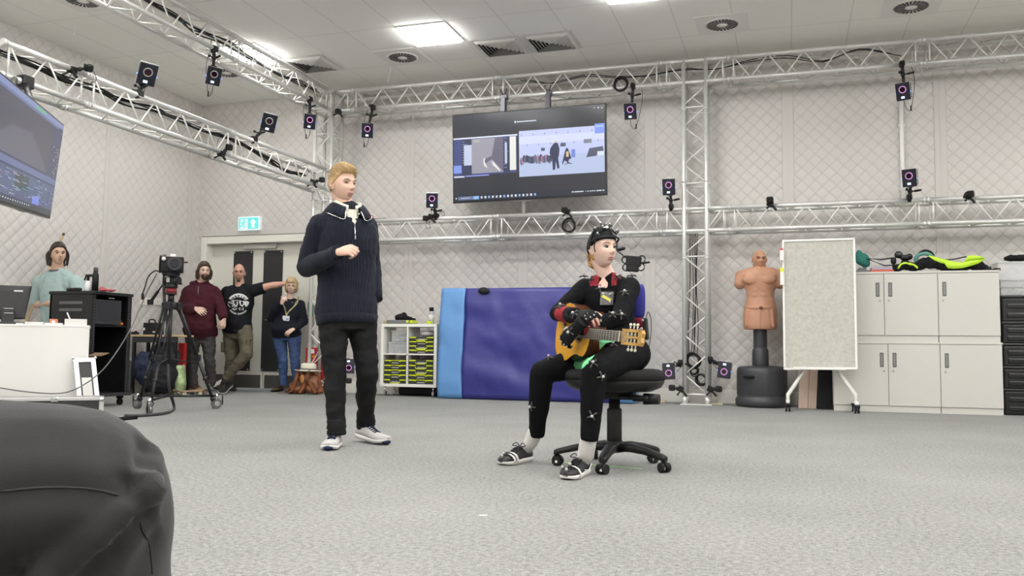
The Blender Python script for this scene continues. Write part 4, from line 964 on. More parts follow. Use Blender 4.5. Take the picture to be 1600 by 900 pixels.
def lump(name, lab, cat, blobs, m, amp=.012, f=16, vox=.008):
    mb = MB()
    for (x, y, rx, rz, ry) in blobs: mb.sphere(Q(x, y), (rx, ry, rz))
    return tag(link(name, noisy(remesh(mb, vox), amp, f, 2), m, None), lab, cat)
lump('goggle_headset', 'shiny black goggles lying on top of the harness pile', 'goggles', [(1404, 398, .045, .04, .05), (1414, 403, .05, .035, .05), (1421, 401, .035, .035, .05)], mat('shiny black plastic', (.012, .012, .014), .2), .006)
T = lump('harness', 'black and yellow webbing harness heaped on the cupboards', 'harness', [(1404, 417, .06, .035, .09), (1416, 414, .06, .05, .09), (1428, 417, .06, .04, .09), (1400, 421, .05, .02, .09)], blkf, .02, 20)
mb = MB(); 
for pts in (((1403, 420), (1408, 413), (1416, 411), (1424, 414)), ((1418, 411), (1428, 414), (1434, 419))):
    mb.tube(spline([Q(x, y, Yt-.1) for x, y in pts], 4), .011, 6)
mb.build('yellow_strap', hiv, T)
mb = MB(); mb.torus(Q(1444, 405), .075, .02, (0, 1, .2), n=24, sx=1.1, sy=.8, a0=-20, a1=200); mb.torus(Q(1446, 403, Yt+.05), .08, .012, (0, 1, .2), n=24, m=1, a0=-30, a1=190)
tag(mb.build('teal_helmet_strap', [mat('teal padded ring', (.10, .28, .24), .6), black], None), 'teal padded arch standing up from the kit pile on the cupboards', 'strap')
lump('black_bag', 'slumped black bag in the middle of the kit pile on the cupboards', 'bag', [(1440, 413, .075, .06, .1), (1455, 411, .08, .065, .1), (1466, 413, .07, .055, .1)], blkf, .02, 14)
T = lump('safety_vest', 'black harness bag trimmed in yellow at the right end of the cupboards', 'vest', [(1480, 420, .07, .025, .1), (1500, 420, .1, .03, .1), (1525, 415, .09, .05, .1), (1535, 418, .06, .035, .08)], blkf, .012, 14)
mb = MB(); 
mb.rings([[Q(x, y0, Yt-.11), Q(x, y1, Yt-.115), Q(x+.5, y1, Yt+.05), Q(x+.5, y0, Yt+.05)] for x, y0, y1 in ((1474, 408, 410), (1481, 407, 419), (1490, 409, 420), (1503, 410, 419), (1515, 405, 416), (1528, 402, 412), (1537, 402, 407))], smooth=True)
mb.rings([[Q(x, y0, Yt-.10), Q(x, y1, Yt-.105), Q(x+.5, y1, Yt+.0), Q(x+.5, y0, Yt+.0)] for x, y0, y1 in ((1451, 399, 401), (1460, 401, 407), (1470, 404, 411), (1484, 407, 413))], smooth=True)
mb.rings([[Q(x, y0, Yt-.12), Q(x, y1, Yt-.125), Q(x+.5, y1, Yt+.05), Q(x+.5, y0, Yt+.05)] for x, y0, y1 in ((1508, 406, 408), (1513, 399, 406), (1524, 399, 405), (1538, 402, 404))], smooth=True)
mb.build('yellow_panel', hiv, T)
mb = MB(); mb.tube(spline([Q(1455, 401), Q(1480, 406), Q(1510, 401)], 5), .006); mb.build('strap', blkf, T)
mb = MB(); mb.boxb(Q(1534, 422).x, Q(1548, 422).x, Yt-.05, Yt+.08, zt+.001, zt+.05, bev=.01); tag(mb.build('black_pouch', black, None), 'small black pouch at the right corner of the cupboards', 'pouch')
mb = MB(); mb.boxb(Q(1556, 420).x-.03, Q(1562, 420).x-.01, Yt-.1, Yt+.1, zt+.001, zt+.03, bev=.003); tag(mb.build('black_block', black, None), 'tiny black block on the outer right edge of the cupboards', 'block')
# stack of crates right of the cupboards
Ys = 10.05; cx0, cx1 = P(1566.5, 560, Ys).x, P(1625, 560, Ys).x
crm = mat('glossy black crate', (.008, .0085, .010), .3)
ys = [645, 607, 572, 536, 502, 461]
nm = ['lowest', 'second from the bottom', 'middle one', 'second from the top', 'topmost of the black ones']
for k in range(5):
    z0, z1 = max(0.0, P(1580, ys[k], Ys).z), P(1580, ys[k+1], Ys).z
    if k == 0: z0 = .002
    T = thing('black_crate', f'glossy black plastic crate right of the cupboards, {nm[k]}', 'crate', ((cx0+cx1)/2, Ys+.2, z0), group='black crates stacked right of the cupboards')
    mb = MB(); mb.boxb(cx0+.01, cx1, Ys+.01, Ys+.42, z0, z1-.03, bev=.012)
    for q in (.25, .6): mb.boxb(cx0+.05, cx1-.05, Ys, Ys+.02, z0+(z1-z0)*q-.03, z0+(z1-z0)*q+.02, bev=.01)
    mb.build('tub', crm, T)
    mb = MB(); mb.boxb(cx0, cx1+.01, Ys, Ys+.43, z1-.03, z1-.002, bev=.008); mb.build('lid', crm, T)
zc0 = P(1580, 461, Ys).z
lv = [461, 447, 436, 408]
for k in range(3):
    z0, z1 = P(1580, lv[k], Ys).z, P(1580, lv[k+1], Ys).z
    clearbox(P(1564-4*(k == 2), 430, Ys).x, cx1, Ys+.02, Ys+.4, z0+.001, z1-.016, f'clear plastic storage box, {["lowest", "middle", "top"][k]} of the three on the black crates', 'clear boxes on the black crates', gz if k == 0 else None)
mb = MB(); a = P(1574, 404, Ys+.15); mb.sphere(V((a.x+.09, Ys+.15, P(1580, 408, Ys).z+.045)), (.13, .1, .035)); mb.capsule((a.x, Ys+.15, a.z+.0), (a.x+.2, Ys+.13, a.z-.01), .02, .012)
tag(link('black_gloves', noisy(remesh(mb, .006), .014, 18, 2), blkf, None), 'black crumpled gloves lying on the clear box at far right', 'gloves')
# phosphorescent tape line and a scrap on the carpet
mb = MB(); a, b = PZ(858, 721), PZ(1003, 733); d = (b-a).normalized(); s = V((-d.y, d.x, 0))*.009
mb.prism([a-s+V((0, 0, .001)), b-s+V((0, 0, .001)), b+s+V((0, 0, .001)), a+s+V((0, 0, .001))], (0, 0, .0006)); tag(mb.build('floor_tape', mat('green floor tape', (.38, .72, .22), .6), None), 'thin bright green tape line on the carpet under the swivel chair', 'tape')
mb = MB(); a = PZ(755, 806); mb.box(a+V((0, 0, .002)), (.03, .008, .003), M.Rotation(.3, 3, 'Z')); tag(mb.build('paper_scrap', white, None), 'tiny white scrap lying on the open carpet in front', 'scrap')
# ---------------------------------------------------------------- people: shared builders
def skin_mat(name, col):
    m = mat(name, col, .5, bump=(90, .0006), var=(12, .05)); b = m.node_tree.nodes['Principled BSDF']
    b.inputs['Subsurface Weight'].default_value = .12; b.inputs['Subsurface Radius'].default_value = (.01, .004, .002); return m
def rib_mat(name, col, freq, dist, axis='X'):
    m = mat(name, col, .9, sheen=.04, spec=.2); nt = m.node_tree; b = nt.nodes['Principled BSDF']
    tc = nt.nodes.new('ShaderNodeTexCoord'); wv = nt.nodes.new('ShaderNodeTexWave'); wv.bands_direction = axis; wv.inputs['Scale'].default_value = freq; wv.inputs['Distortion'].default_value = .6; wv.inputs['Detail'].default_value = 1
    nt.links.new(tc.outputs['Object'], wv.inputs['Vector'])
    bp = nt.nodes.new('ShaderNodeBump'); bp.inputs['Distance'].default_value = dist; nt.links.new(wv.outputs['Fac'], bp.inputs['Height']); nt.links.new(bp.outputs[0], b.inputs['Normal'])
    return m
def join_meshes(a, b):          # append mesh b to a (single mesh)
    bm = bmesh.new(); bm.from_mesh(a); bm.from_mesh(b); bm.to_mesh(a); bm.free(); bpy.data.meshes.remove(b); return a
def chain(mb, pts, rads, m=None, flat=(0, 0), n=18):
    k = len(pts)-1
    for i in range(k): mb.capsule(pts[i], pts[i+1], rads[i], rads[i+1], n, m, (flat[0] and i == 0, flat[1] and i == k-1))
def mus(a, b, prof):            # points and radii along a->b
    a, b = V(a), V(b); return [a.lerp(b, t) for t, _ in prof], [r for _, r in prof]
def seg(mb, a, b, prof, grow=0, flat=(0, 0)):
    p, r = mus(a, b, prof); chain(mb, p, [q+grow for q in r], flat=flat)
class Body:
    """joints: pel chest neck head hipL hipR shL shR elL elR wrL wrR knL knR anL anR; 3d points"""
    def __init__(s, J, W=.17, D=.115, belly=0, arm=1.0, leg=1.0, chestw=1.0):
        s.J = {k: V(v) for k, v in J.items()}; s.W, s.D, s.belly, s.arm, s.leg, s.cw = W, D, belly, arm, leg, chestw
        j = s.J; s.hl = (j['hipL']-j['hipR']).normalized(); s.sl = (j['shL']-j['shR']).normalized()
        if 'pel' not in j: j['pel'] = (j['hipL']+j['hipR'])/2
    def spine(s, t):
        a, b, c = s.J['pel'], s.J.get('waist', s.J['pel'].lerp(s.J['neck'], .45)), s.J['neck']
        if t <= 0: return a+(b-a).normalized()*t*(c-a).length
        return (1-t)**2*a+2*t*(1-t)*b+t*t*c
    def frame(s, t):
        L = s.hl.lerp(s.sl, min(1, max(0, t))).normalized(); U = (s.spine(t+.05)-s.spine(t-.05) if t > .05 else s.spine(.1)-s.spine(0)).normalized()
        L = (L-U*L.dot(U)).normalized(); return L, U, L.cross(U)
    PROF = [(-.24, .72, .80), (-.12, .95, .95), (0, 1.0, 1.0), (.15, .97, .97), (.32, .89, .90), (.48, .92, .95), (.62, 1.0, 1.04), (.76, 1.02, 1.02), (.88, .92, .84), (.95, .66, .62), (1.0, .42, .52)]
    def ring(s, t, w, d, grow, n=36, p=2.4, fo=0):
        L, U, Fr = s.frame(t); c = s.spine(t); o = []
        bel = s.belly*math.exp(-((t-.22)/.22)**2)
        for k in range(n):
            a = 2*pi*k/n; ca, sa = cos(a), sin(a)
            x = (s.W*w*(s.cw if t > .5 else 1)+grow)*math.copysign(abs(ca)**(2/p), ca); y = (s.D*d+grow)*math.copysign(abs(sa)**(2/p), sa)
            if sa > 0: y += bel*sa
            o.append(c+L*x+Fr*(y+fo))
        return o
    def torso(s, mb, t0, t1, grow=0, flare=0):
        rr = []
        ts = [t for t, _, _ in s.PROF]; N = 18
        for i in range(N+1):
            t = t0+(t1-t0)*i/N
            w = np.interp(t, ts, [q[1] for q in s.PROF]); d = np.interp(t, ts, [q[2] for q in s.PROF])
            g = grow+flare*max(0, 1-i/3)
            rr.append(s.ring(t, w, d, g))
        mb.rings(rr)
    def shoulders(s, mb, grow=0):
        j = s.J
        for q in ('L', 'R'):
            sh = j['sh'+q]; nb = s.spine(.90)
            mb.capsule(nb, sh, .075*s.arm+grow, .058*s.arm+grow)
            mb.capsule(s.spine(.72), sh.lerp(s.spine(.75), .25), .085+grow, .07*s.arm+grow)
            mb.capsule(j['neck']+(s.spine(1)-s.spine(.9))*.0, sh.lerp(j['neck'], .35), .052+grow, .055*s.arm+grow)
    def armseg(s, mb, q, upto=2.0, grow=0, bulk=1.0):
        j = s.J; a = s.arm*bulk; sh, el, wr = j['sh'+q], j['el'+q], j['wr'+q]
        up = [(0, .058*a), (.35, .054*a), (.7, .047*a), (1, .043*a)]
        if upto < 1: e = sh.lerp(el, upto); seg(mb, sh, e, [(0, .060*a), (.5, .058*a), (1, .056*a)], grow, (0, 1)); return
        seg(mb, sh, el, up, grow)
        fo = [(0, .043*a), (.25, .044*a), (.6, .037*a), (1, .029*a)]
        if upto >= 2: seg(mb, el, wr, fo, grow, (0, 1))
        else:
            e = el.lerp(wr, upto-1); p, r = mus(el, e, [(0, .043*a), (.5, .042*a), (1, .038*a)]); chain(mb, p, [x+grow for x in r], flat=(0, 1))
    def legseg(s, mb, q, grow=0, hem=None, upto=1.0, flat=1):
        j = s.J; a = s.leg; h, k, n_ = j['hip'+q], j['kn'+q], j['an'+q]
        seg(mb, h, k, [(0, .088*a), (.3, .084*a), (.7, .070*a), (1, .058*a)], grow)
        b = hem if hem else .038*a
        seg(mb, k, k.lerp(n_, upto), [(0, .058*a), (.28, .058*a+(.004 if not hem else 0)), (.65, max(.046*a, b*.95-grow)), (1, b-grow)], grow, (0, flat))
        mb.sphere(h-s.hl*(.02 if q == 'L' else -.02)+V((0, 0, .0)), .092*a+grow)
def hand(mb, wr, d, n, t, curls, s=1.0, thumb=(25, 20, 15), spread=1.0, thumb_open=35):
    """wr wrist point, d towards knuckles, n out of the palm, t towards the thumb side"""
    wr, d = V(wr), V(d).normalized(); n = V(n); n = (n-d*n.dot(d)).normalized()
    if isinstance(t, str): t = d.cross(n)*(1 if t == 'R' else -1)
    tt = V(t); t = (tt-d*tt.dot(d)-n*tt.dot(n)).normalized()
    def el(c, hw, ht, k=16): return [c+t*hw*cos(2*pi*i/k)*(1 if abs(cos(2*pi*i/k)) < .5 else 1)+n*ht*sin(2*pi*i/k) for i in range(k)]
    mb.rings([el(wr-d*.02*s, .026*s, .020*s), el(wr+d*.01*s, .029*s, .019*s), el(wr+d*.035*s+t*.002*s, .037*s, .017*s), el(wr+d*.07*s+t*.0, .041*s, .015*s), el(wr+d*.092*s, .036*s, .010*s)])
    mb.capsule(wr+d*.02*s+t*.018*s+n*.006*s, wr+d*.05*s+t*.026*s+n*.008*s, .016*s, .014*s)      # thumb mound
    ln = [(.042, .026, .021), (.046, .029, .022), (.042, .027, .021), (.033, .021, .019)]
    for i in range(4):
        base = wr+d*(.088-.004*abs(i-1.2))*s+t*(.030-.0205*i)*s-n*.001*s
        dirn = (d+t*(.10-.075*i)*spread).normalized(); p = base-dirn*.012*s; q = base; ang = 0; r = [.0092, .0085, .0078, .0068]
        if i == 3: r = [x*.88 for x in r]
        side = dirn.cross(n)
        pts = [p, base]; 
        for k in range(3):
            ang += R(curls[i][k]); q = q+(dirn*cos(ang)+n*sin(ang))*ln[i][k]*s; pts.append(q)
        for k in range(4): mb.capsule(pts[k], pts[k+1], r[max(0, k-1)]*s*1.03, r[min(3, k)]*s, 10)
    base = wr+d*.028*s+t*.030*s+n*.006*s; a = R(thumb_open); dirn = (d*cos(a)+t*sin(a)+n*.15).normalized(); q = base; ang = 0
    inw = (d*.2-t*.6+n*.9).normalized(); inw = (inw-dirn*inw.dot(dirn)).normalized(); rr_ = [.0125, .0105, .0095, .008]; pts = [q]
    for k, L in enumerate((.040, .032, .026)):
        ang += R(thumb[k]) if k else R(thumb[0]*.3); q = q+(dirn*cos(ang)+inw*sin(ang))*L*s; pts.append(q)
    for k in range(3): mb.capsule(pts[k], pts[k+1], rr_[k]*s, rr_[k+1]*s, 10)
relaxed = [(15, 25, 15), (20, 28, 18), (25, 32, 20), (30, 35, 20)]
fist = [(70, 85, 50), (75, 88, 50), (78, 88, 50), (80, 85, 50)]
def mesh_of(mb): return mb.mesh('m')
def hair_shell(thick, sc=(1, 1, 1), nu=96, nv=72, amp=.004, freq=(60, 60, 22), seed=0):
    rr = head_mesh(sc, .0, nu, nv); out = []
    for ring in rr:
        o = []
        for p in ring:
            p = V(p); t = thick(p.x/sc[0], p.y/sc[1], p.z/sc[2]); r = p.length
            if t > 0: t += amp*noise.noise(V((p.x*freq[0]+seed, p.y*freq[1], p.z*freq[2])))*min(1, t/.008)
            o.append(p*(1+t/max(r, .02)))
        out.append(o)
    return out
def sm(a, b, x): t = min(1, max(0, (x-a)/(b-a))); return t*t*(3-2*t)
def short_hair(x, y, z, top=.022, side=.008, front=.058, nape=-.045):
    # hairline: front above 'front' height, down behind the ears to nape
    lim = np.interp(y, [-.09, -.03, -.012, .012, .035, .06, .1], [nape, nape, -.03, .005, .035, front, front+.006])
    h = sm(lim-.004, lim+.006, z)
    t = side+(top-side)*sm(.03, .10, z)
    return -.006*(1-h)+t*h
def face_parts(T, Mh, brow, iris=(.05, .04, .03), lip=(.40, .19, .16), sc=1.0, gaze=0, browr=.0032):
    mb = MB(); mb.T = Mh
    for s in (-1, 1): mb.sphere((s*.031*sc, .0665, 0), (.0122, .013, .0058), 14, 10)
    mb.build('eyes', mat('eye white', (.55, .52, .49), .25), T)
    mb = MB(); mb.T = Mh
    for s in (-1, 1): mb.sphere((s*.031*sc+gaze*.004, .0775, .0004), (.0052, .0030, .0048), 12, 6)
    mb.build('irises', mat(f'iris {iris}', iris, .2), T)
    mb = MB(); mb.T = Mh
    for s in (-1, 1):
        mb.tube([(s*.0185*sc, .078, -.001), (s*.024*sc, .0815, .0045), (s*.031*sc, .0825, .0065), (s*.039*sc, .079, .005), (s*.0455*sc, .071, .0)], [.001, .0022, .0026, .0022, .001], 6)
    mb.build('eyelids', mat('upper lash line', (.10, .05, .04), .6), T)
    mb = MB(); mb.T = Mh
    for s in (-1, 1): mb.tube([(s*.014*sc, .0945, .0175), (s*.026*sc, .0935, .0245), (s*.038*sc, .086, .0255), (s*.050*sc, .073, .019)], [browr*.8, browr, browr*.9, browr*.4], 6)
    mb.build('eyebrows', brow, T)
    mb = MB(); mb.T = Mh
    mb.tube([(-.022*sc, .0815, -.0655), (-.012*sc, .0885, -.0615), (-.004, .0912, -.0600), (0, .0912, -.0612), (.004, .0912, -.0600), (.012*sc, .0885, -.0615), (.022*sc, .0815, -.0655)], [.001, .003, .0038, .0036, .0038, .003, .001], 8)
    mb.tube([(-.019*sc, .081, -.0670), (-.009*sc, .0872, -.0705), (0, .089, -.0715), (.009*sc, .0872, -.0705), (.019*sc, .081, -.0670)], [.001, .0036, .0044, .0036, .001], 8)
    mb.build('lips', mat(f'lips {lip}', lip, .4), T)
def head_part(mb, Mh, sc=(1, 1, 1), feat=1.0, ears=True):
    mb.T = Mh; mb.rings(head_mesh(sc, feat, 96, 76))
    if ears:
        for s in (-1, 1):
            Rm = M.Rotation(s*.35, 3, 'Z') @ M.Rotation(.15, 3, 'X')
            mb.sphere((s*.0755*sc[0], -.006, -.012), (.0055, .0165, .031), 14, 10, rot=Rm); mb.torus((s*.080*sc[0], -.006, -.008), .0155, .0038, (s*1, .35, 0), n=18, k=6, sy=1.0, sx=1.0)
    mb.T = M.Identity(4)
def glasses(T, Mh, m, r=.020):
    mb = MB(); mb.T = Mh
    for s in (-1, 1):
        mb.torus((s*.031, .099, -.003), r, .0018, (0, 1, 0), n=24, k=6, sy=.8); mb.tube([(s*(.031+r), .097, .0), (s*.078, .07, .003), (s*.083, .0, .002)], .0018, 6)
    mb.tube([(-.011, .101, 0), (0, .106, .003), (.011, .101, 0)], .0018, 6); return mb.build('glasses', m, T)
def shoe(T, heel, toe, up, upper, sole, lace, w=.047, hgt=.085, name='shoe', toecap=None, rocker=0.0, open_h=.105):
    heel, toe = V(heel), V(toe); d = (toe-heel); L = d.length; d.normalize(); s = d.cross(V(up)).normalized(); u = s.cross(d)
    prof = [(0, .55, .60, .06), (.04, .78, .80, .03), (.14, .88, 1.0, .0), (.28, .84, 1.0, 0), (.42, .82, .84, 0), (.55, .93, .62, 0), (.7, 1.03, .50, 0), (.83, 1.0, .42, .02), (.93, .80, .34, .06), (.985, .45, .24, .11), (1, .2, .18, .14)]
    rs, ru = [], []
    for (t, wf, hf, lift) in prof:
        c = heel+d*L*t+u*(rocker*max(0, t-.6)**2*4*L*.25); ww = w*wf; so = .028*(1-.25*t)
        rs.append([c+s*x+u*z for x, z in ((-ww, so*.95+.002), (-ww*1.02, so*.5+lift*.08), (-ww*.92, lift*.10), (0, lift*.10), (ww*.92, lift*.10), (ww*1.02, so*.5+lift*.08), (ww, so*.95+.002), (0, so+.004))])
        top = so+(hgt-so)*hf
        ru.append([c+s*ww*.97*x+u*z for x, z in ((-1, so*.8), (-1, so+(top-so)*.35), (-.86, so+(top-so)*.72), (-.5, so+(top-so)*.94), (0, top), (.5, so+(top-so)*.94), (.86, so+(top-so)*.72), (1, so+(top-so)*.35), (1, so*.8))])
    g = MB(); g.rings(ru); sh = g.build(name, upper, T)
    g = MB(); g.rings(rs); g.build('sole', sole, sh)
    g = MB()
    for k in range(5):
        t = .36+.06*k; hf = np.interp(t, [q[0] for q in prof], [q[2] for q in prof]); c = heel+d*L*t; top = .024+(hgt-.024)*hf; ww = w*.5
        a = c-s*ww+u*(top*.93+.002); b = c+d*.012+s*ww+u*(top*.93+.002); m_ = c+u*(top+.004); g.tube([a, m_, b], .0032, 6)
        g.tube([b, m_+u*.002+d*.006, a+d*.012], .0032, 6)
    c = heel+d*L*.34+u*(hgt*1.0)
    for q in (-1, 1): g.tube(spline([c, c+s*q*.02+u*.018-d*.0, c+s*q*.04+u*.004+d*.01, c+s*q*.012+d*.004], 5), .0026, 6)
    g.build('laces', lace, sh); return sh, (d, s, u, L)
def cloth(T, name, mb, m, vox=.008, smooth=3, amp=.006, freq=(7, 7, 12), seed=0, fine=.0015):
    me = remesh(mb, vox, smooth); noisy(me, amp, freq, 2, seed)
    if fine: noisy(me, fine, 38, 1, seed+3)
    return link(name, me, m, T)
# ---------------------------------------------------------------- the standing man
skin1 = skin_mat('fair pink skin', (.60, .38, .29)); skin2 = skin_mat('pale skin', (.66, .46, .37)); skin3 = skin_mat('ruddy skin', (.55, .31, .23)); skin4 = skin_mat('light olive skin', (.58, .38, .27))
T = thing('person', 'standing man in a navy half zip ribbed sweater, black trousers and grey running shoes', 'person', PZ(545, 695))
J = dict(neck=P(543, 327, 4.95), head=P(535, 288.5, 4.93), shR=P(500, 353, 4.83), shL=P(572, 355, 5.07), elR=P(479, 419, 4.84), wrR=P(529, 394, 4.63), elL=P(581, 418, 5.14), wrL=P(586, 462, 5.06),
         hipR=P(521, 484, 4.88), hipL=P(562, 484, 5.0), waist=P(540, 420, 4.97), knR=P(523, 588, 4.86), anR=P(526, 675, 4.86), knL=P(574, 582, 5.02), anL=P(571, 664, 5.22))
B = Body(J, W=.175, D=.118)
mb = MB(); B.torso(mb, -.12, 1.0, -.014); B.shoulders(mb, -.014)
for q in 'LR': B.armseg(mb, q, grow=-.005); B.legseg(mb, q, grow=-.022, hem=.022)
j = B.J; hf = V((.925, -.38, -.02)); Mh = head_frame(j['head'], hf)
chain(mb, [j['neck']-V((0, 0, .05)), j['neck'], j['head']+V((-.028, .01, -.055))], [.066, .057, .052])
fd = (P(572, 384, 4.60)-j['wrR']); hand(mb, j['wrR'], fd, (-.3, .75, -.5), 'R', [(60, 70, 40), (62, 75, 40), (65, 78, 40), (65, 78, 40)], thumb=(30, 35, 30), thumb_open=25)
hand(mb, j['wrL'], P(579, 492, 5.18)-j['wrL'], (-.3, .3, 0), 'L', relaxed)
me = remesh(mb, .0045, 2); h = MB(); head_part(h, Mh); join_meshes(me, mesh_of(h)); me.polygons.foreach_set('use_smooth', [True]*len(me.polygons)); link('body', me, skin1, T)
blond = mat('reddish blond hair', (.40, .265, .12), .6, bump=(160, .001), var=(200, .16)); 
face_parts(T, Mh, mat('blond brow', (.36, .22, .12), .8), iris=(.08, .09, .11), lip=(.40, .20, .17), gaze=.5)
def mh(x, y, z): 
    t = short_hair(x, y, z, top=.026, side=.010, front=.060)
    if y > .02 and z > .05: t += .010*sm(.05, .09, z)*sm(.02, .07, y)*(1+.5*noise.noise(V((x*60, y*20, 1))))
    return t
g = MB(); g.T = Mh; hs_ = hair_shell(mh, nu=120, nv=90, amp=.003, freq=(90, 30, 40)); g.rings(hs_)
rnd = random.Random(5); cand = [p for r_ in hs_ for p in r_ if p.z > .035 and mh(p.x*.85, p.y*.85, p.z*.85) > .008]
for k in range(1100):
    p0 = rnd.choice(cand); nrm = p0.normalized(); fw_ = V((.5*p0.x/.07+rnd.uniform(-.25, .25), .8 if p0.z > .07 else -.4, .15 if p0.z > .07 else -.7)); dr = (fw_-nrm*fw_.dot(nrm)).normalized(); L_ = .022 if p0.z > .075 else .012
    g.tube([p0-nrm*.003, p0+dr*L_*.5+nrm*(.0015 if p0.z > .075 else .001), p0+dr*L_-nrm*.002], [.0016, .0020, .0005], 5)
g.build('hair', blond, T)
navy = rib_mat('navy ribbed knit', (.0095, .0115, .021), 26, .0035)
g = MB(); B.torso(g, -.10, .915, .022, .0); B.shoulders(g, .014)
for q in 'LR': B.armseg(g, q, 2.0, .016, 1.05)
B.J['wrR2'] = j['wrR']
top = cloth(T, 'sweater', g, navy, .007, 4, .008, (6, 6, 11), 3)
g = MB()   # ribbed waistband and cuffs
g.rings([B.ring(t, w_, d_, gr) for t, w_, d_, gr in ((-.155, .93, .93, .012), (-.145, .95, .95, .022), (-.07, .99, .99, .024), (-.06, .99, .99, .012))]); ribm = rib_mat('navy rib edging', (.0085, .0105, .019), 40, .003); g.build('waistband', ribm, top)
dR = (j['wrR']-j['elR']).normalized(); g = MB(); g.cone(j['wrR']-dR*.05, j['wrR']-dR*.0, .048, .043, 20); g.build('cuff', ribm, top); dL = (j['wrL']-j['elL']).normalized(); g = MB(); g.cone(j['wrL']-dL*.05, j['wrL']+dL*.03, .048, .046, 20); g.build('cuff', ribm, top)
# stand up collar, open at the front, and zip
Ls, Us, Fs = B.frame(1.0); nk = j['neck']
def collar(rows, gap, th, k=32):      # rows of (radius, height, drop at the front); ring open at the front by gap degrees
    rr = []
    for i in range(k+1):
        a = R(gap)+(2*pi-2*R(gap))*i/k; dirv = Fs*cos(a)+Ls*sin(a)*1.12; fr_ = max(0, cos(a))
        out = [nk+dirv*r+Us*(z-dr*fr_**1.5)+Fs*.006*fr_ for r, z, dr in rows]; rr.append(out+[p-dirv*th for p in reversed(out)])
    return rr
g = MB(); g.rings(collar([(.085, -.03, .03), (.082, .02, .03), (.086, .038, .035), (.100, .030, .045), (.122, .002, .055), (.138, -.028, .055)], 27, .005)); g.build('collar', navy, top)
g = MB(); g.rings(collar([(.072, -.02, .05), (.069, .03, .04), (.071, .052, .035), (.078, .046, .05), (.086, .022, .075)], 17, .003)); g.build('shirt_collar', mat('cream shirt', (.62, .60, .50), .7), T)
def fr_pt(t, off=.0, lat=0):      # point on the front of the torso
    L_, U_, F_ = B.frame(t); w_ = np.interp(t, [q[0] for q in B.PROF], [q[2] for q in B.PROF]); return B.spine(t)+F_*(B.D*w_+off)+L_*lat
def cpt(ang, r, z, dr): a = R(ang); fr_ = max(0, cos(a)); return nk+(Fs*cos(a)+Ls*sin(a)*1.12)*r+Us*(z-dr*fr_**1.5)+Fs*.006*fr_
from mathutils.bvhtree import BVHTree
bvS = BVHTree.FromPolygons([v.co for v in top.data.vertices], [p.vertices for p in top.data.polygons]); tb = basis(top)
def proud(p, off=.004, d=None):
    d = d or Fs; inv = tb.inverted(); hit = bvS.ray_cast(inv @ (p+d*.35), inv.to_3x3() @ (-d)); return tb @ hit[0]+d*off if hit[0] else p
g = MB(); vb = proud(fr_pt(.86), .003)
g.tube([vb, proud(fr_pt(.82)), proud(fr_pt(.78)), proud(fr_pt(.745))], .0032, 6)
for s_ in (1, -1): g.tube(spline([vb, cpt(27*s_, .088, .012, .05), cpt(27*s_, .104, .022, .05), cpt(27*s_, .139, -.028, .055), cpt(50*s_, .141, -.029, .055), cpt(75*s_, .141, -.029, .055)], 5), .0024, 6)
g.box(proud(fr_pt(.735), .006), (.009, .007, .024), bev=.002); g.build('zip', chrome, top)
g = MB(); q0, q1 = proud(cpt(27, .100, .004, .05), .006), proud(cpt(-27, .100, .004, .05), .006); t0, t1 = cpt(19, .076, .04, .05), cpt(-19, .076, .04, .05); mm_ = proud((q0+q1+vb)/3, .014); tm_ = nk+Fs*.100-Us*.008
a_ = [g._v(p) for p in (q0, t0, tm_, t1, q1, vb+Fs*.006)]; cv = g._v(mm_)
for i in range(6): g._f([cv, a_[i], a_[(i+1) % 6]])
g.build('shirt_placket', mat('cream shirt', (.62, .60, .50), .7), T)
blacktr = mat('washed black denim', (.0095, .0095, .010), .8, bump=(60, .001), var=(5, .15))
g = MB(); B.torso(g, -.22, .06, .008)
for q in 'LR': B.legseg(g, q, .010, hem=.060, upto=1.0)
tr = cloth(T, 'trousers', g, blacktr, .008, 4, .009, (9, 9, 16), 7)
# stacked hems
for q in 'LR':
    g = MB(); a = j['an'+q]; d = (j['kn'+q]-a).normalized(); g.lathe(a, [(.052, .0-.02), (.058, -.015), (.060, 0), (.055, .015), (.062, .03), (.056, .05), (.06, .07), (.054, .08)], 20, rot=V((0, 0, 1)).rotation_difference(d).to_matrix()); g.build('stacked_hem', blacktr, tr)
gsh = mat('light grey running mesh', (.46, .45, .44), .7, bump=(200, .001)); wsol = mat('white foam sole', (.72, .71, .69), .6); nvy = mat('navy lace', (.012, .018, .05), .7)
toe = PZ(512, 705); heel = toe+V((-.33, .94, 0)).normalized()*.29
s1, _ = shoe(T, heel, toe, (0, 0, 1), gsh, wsol, nvy, w=.050, hgt=.092, rocker=.3)
toe = PZ(606, 696); heel = P(560, 684, 5.24); heel.z = max(heel.z, .03)
s2, _ = shoe(T, heel, toe, (0, 0, 1), gsh, wsol, nvy, w=.050, hgt=.092, rocker=.35)
for s_, tp, hd in ((s1, PZ(512, 705), V((-.33, .94, 0))), (s2, toe, (heel-toe))):
    hd = V(hd).normalized(); sd = hd.cross(V((0, 0, 1))).normalized(); g = MB(); c = tp+hd*.02+V((0, 0, .018)); g.sphere(c, (.03, .03, .016)); g.build('toe_bumper', nvy, s_)

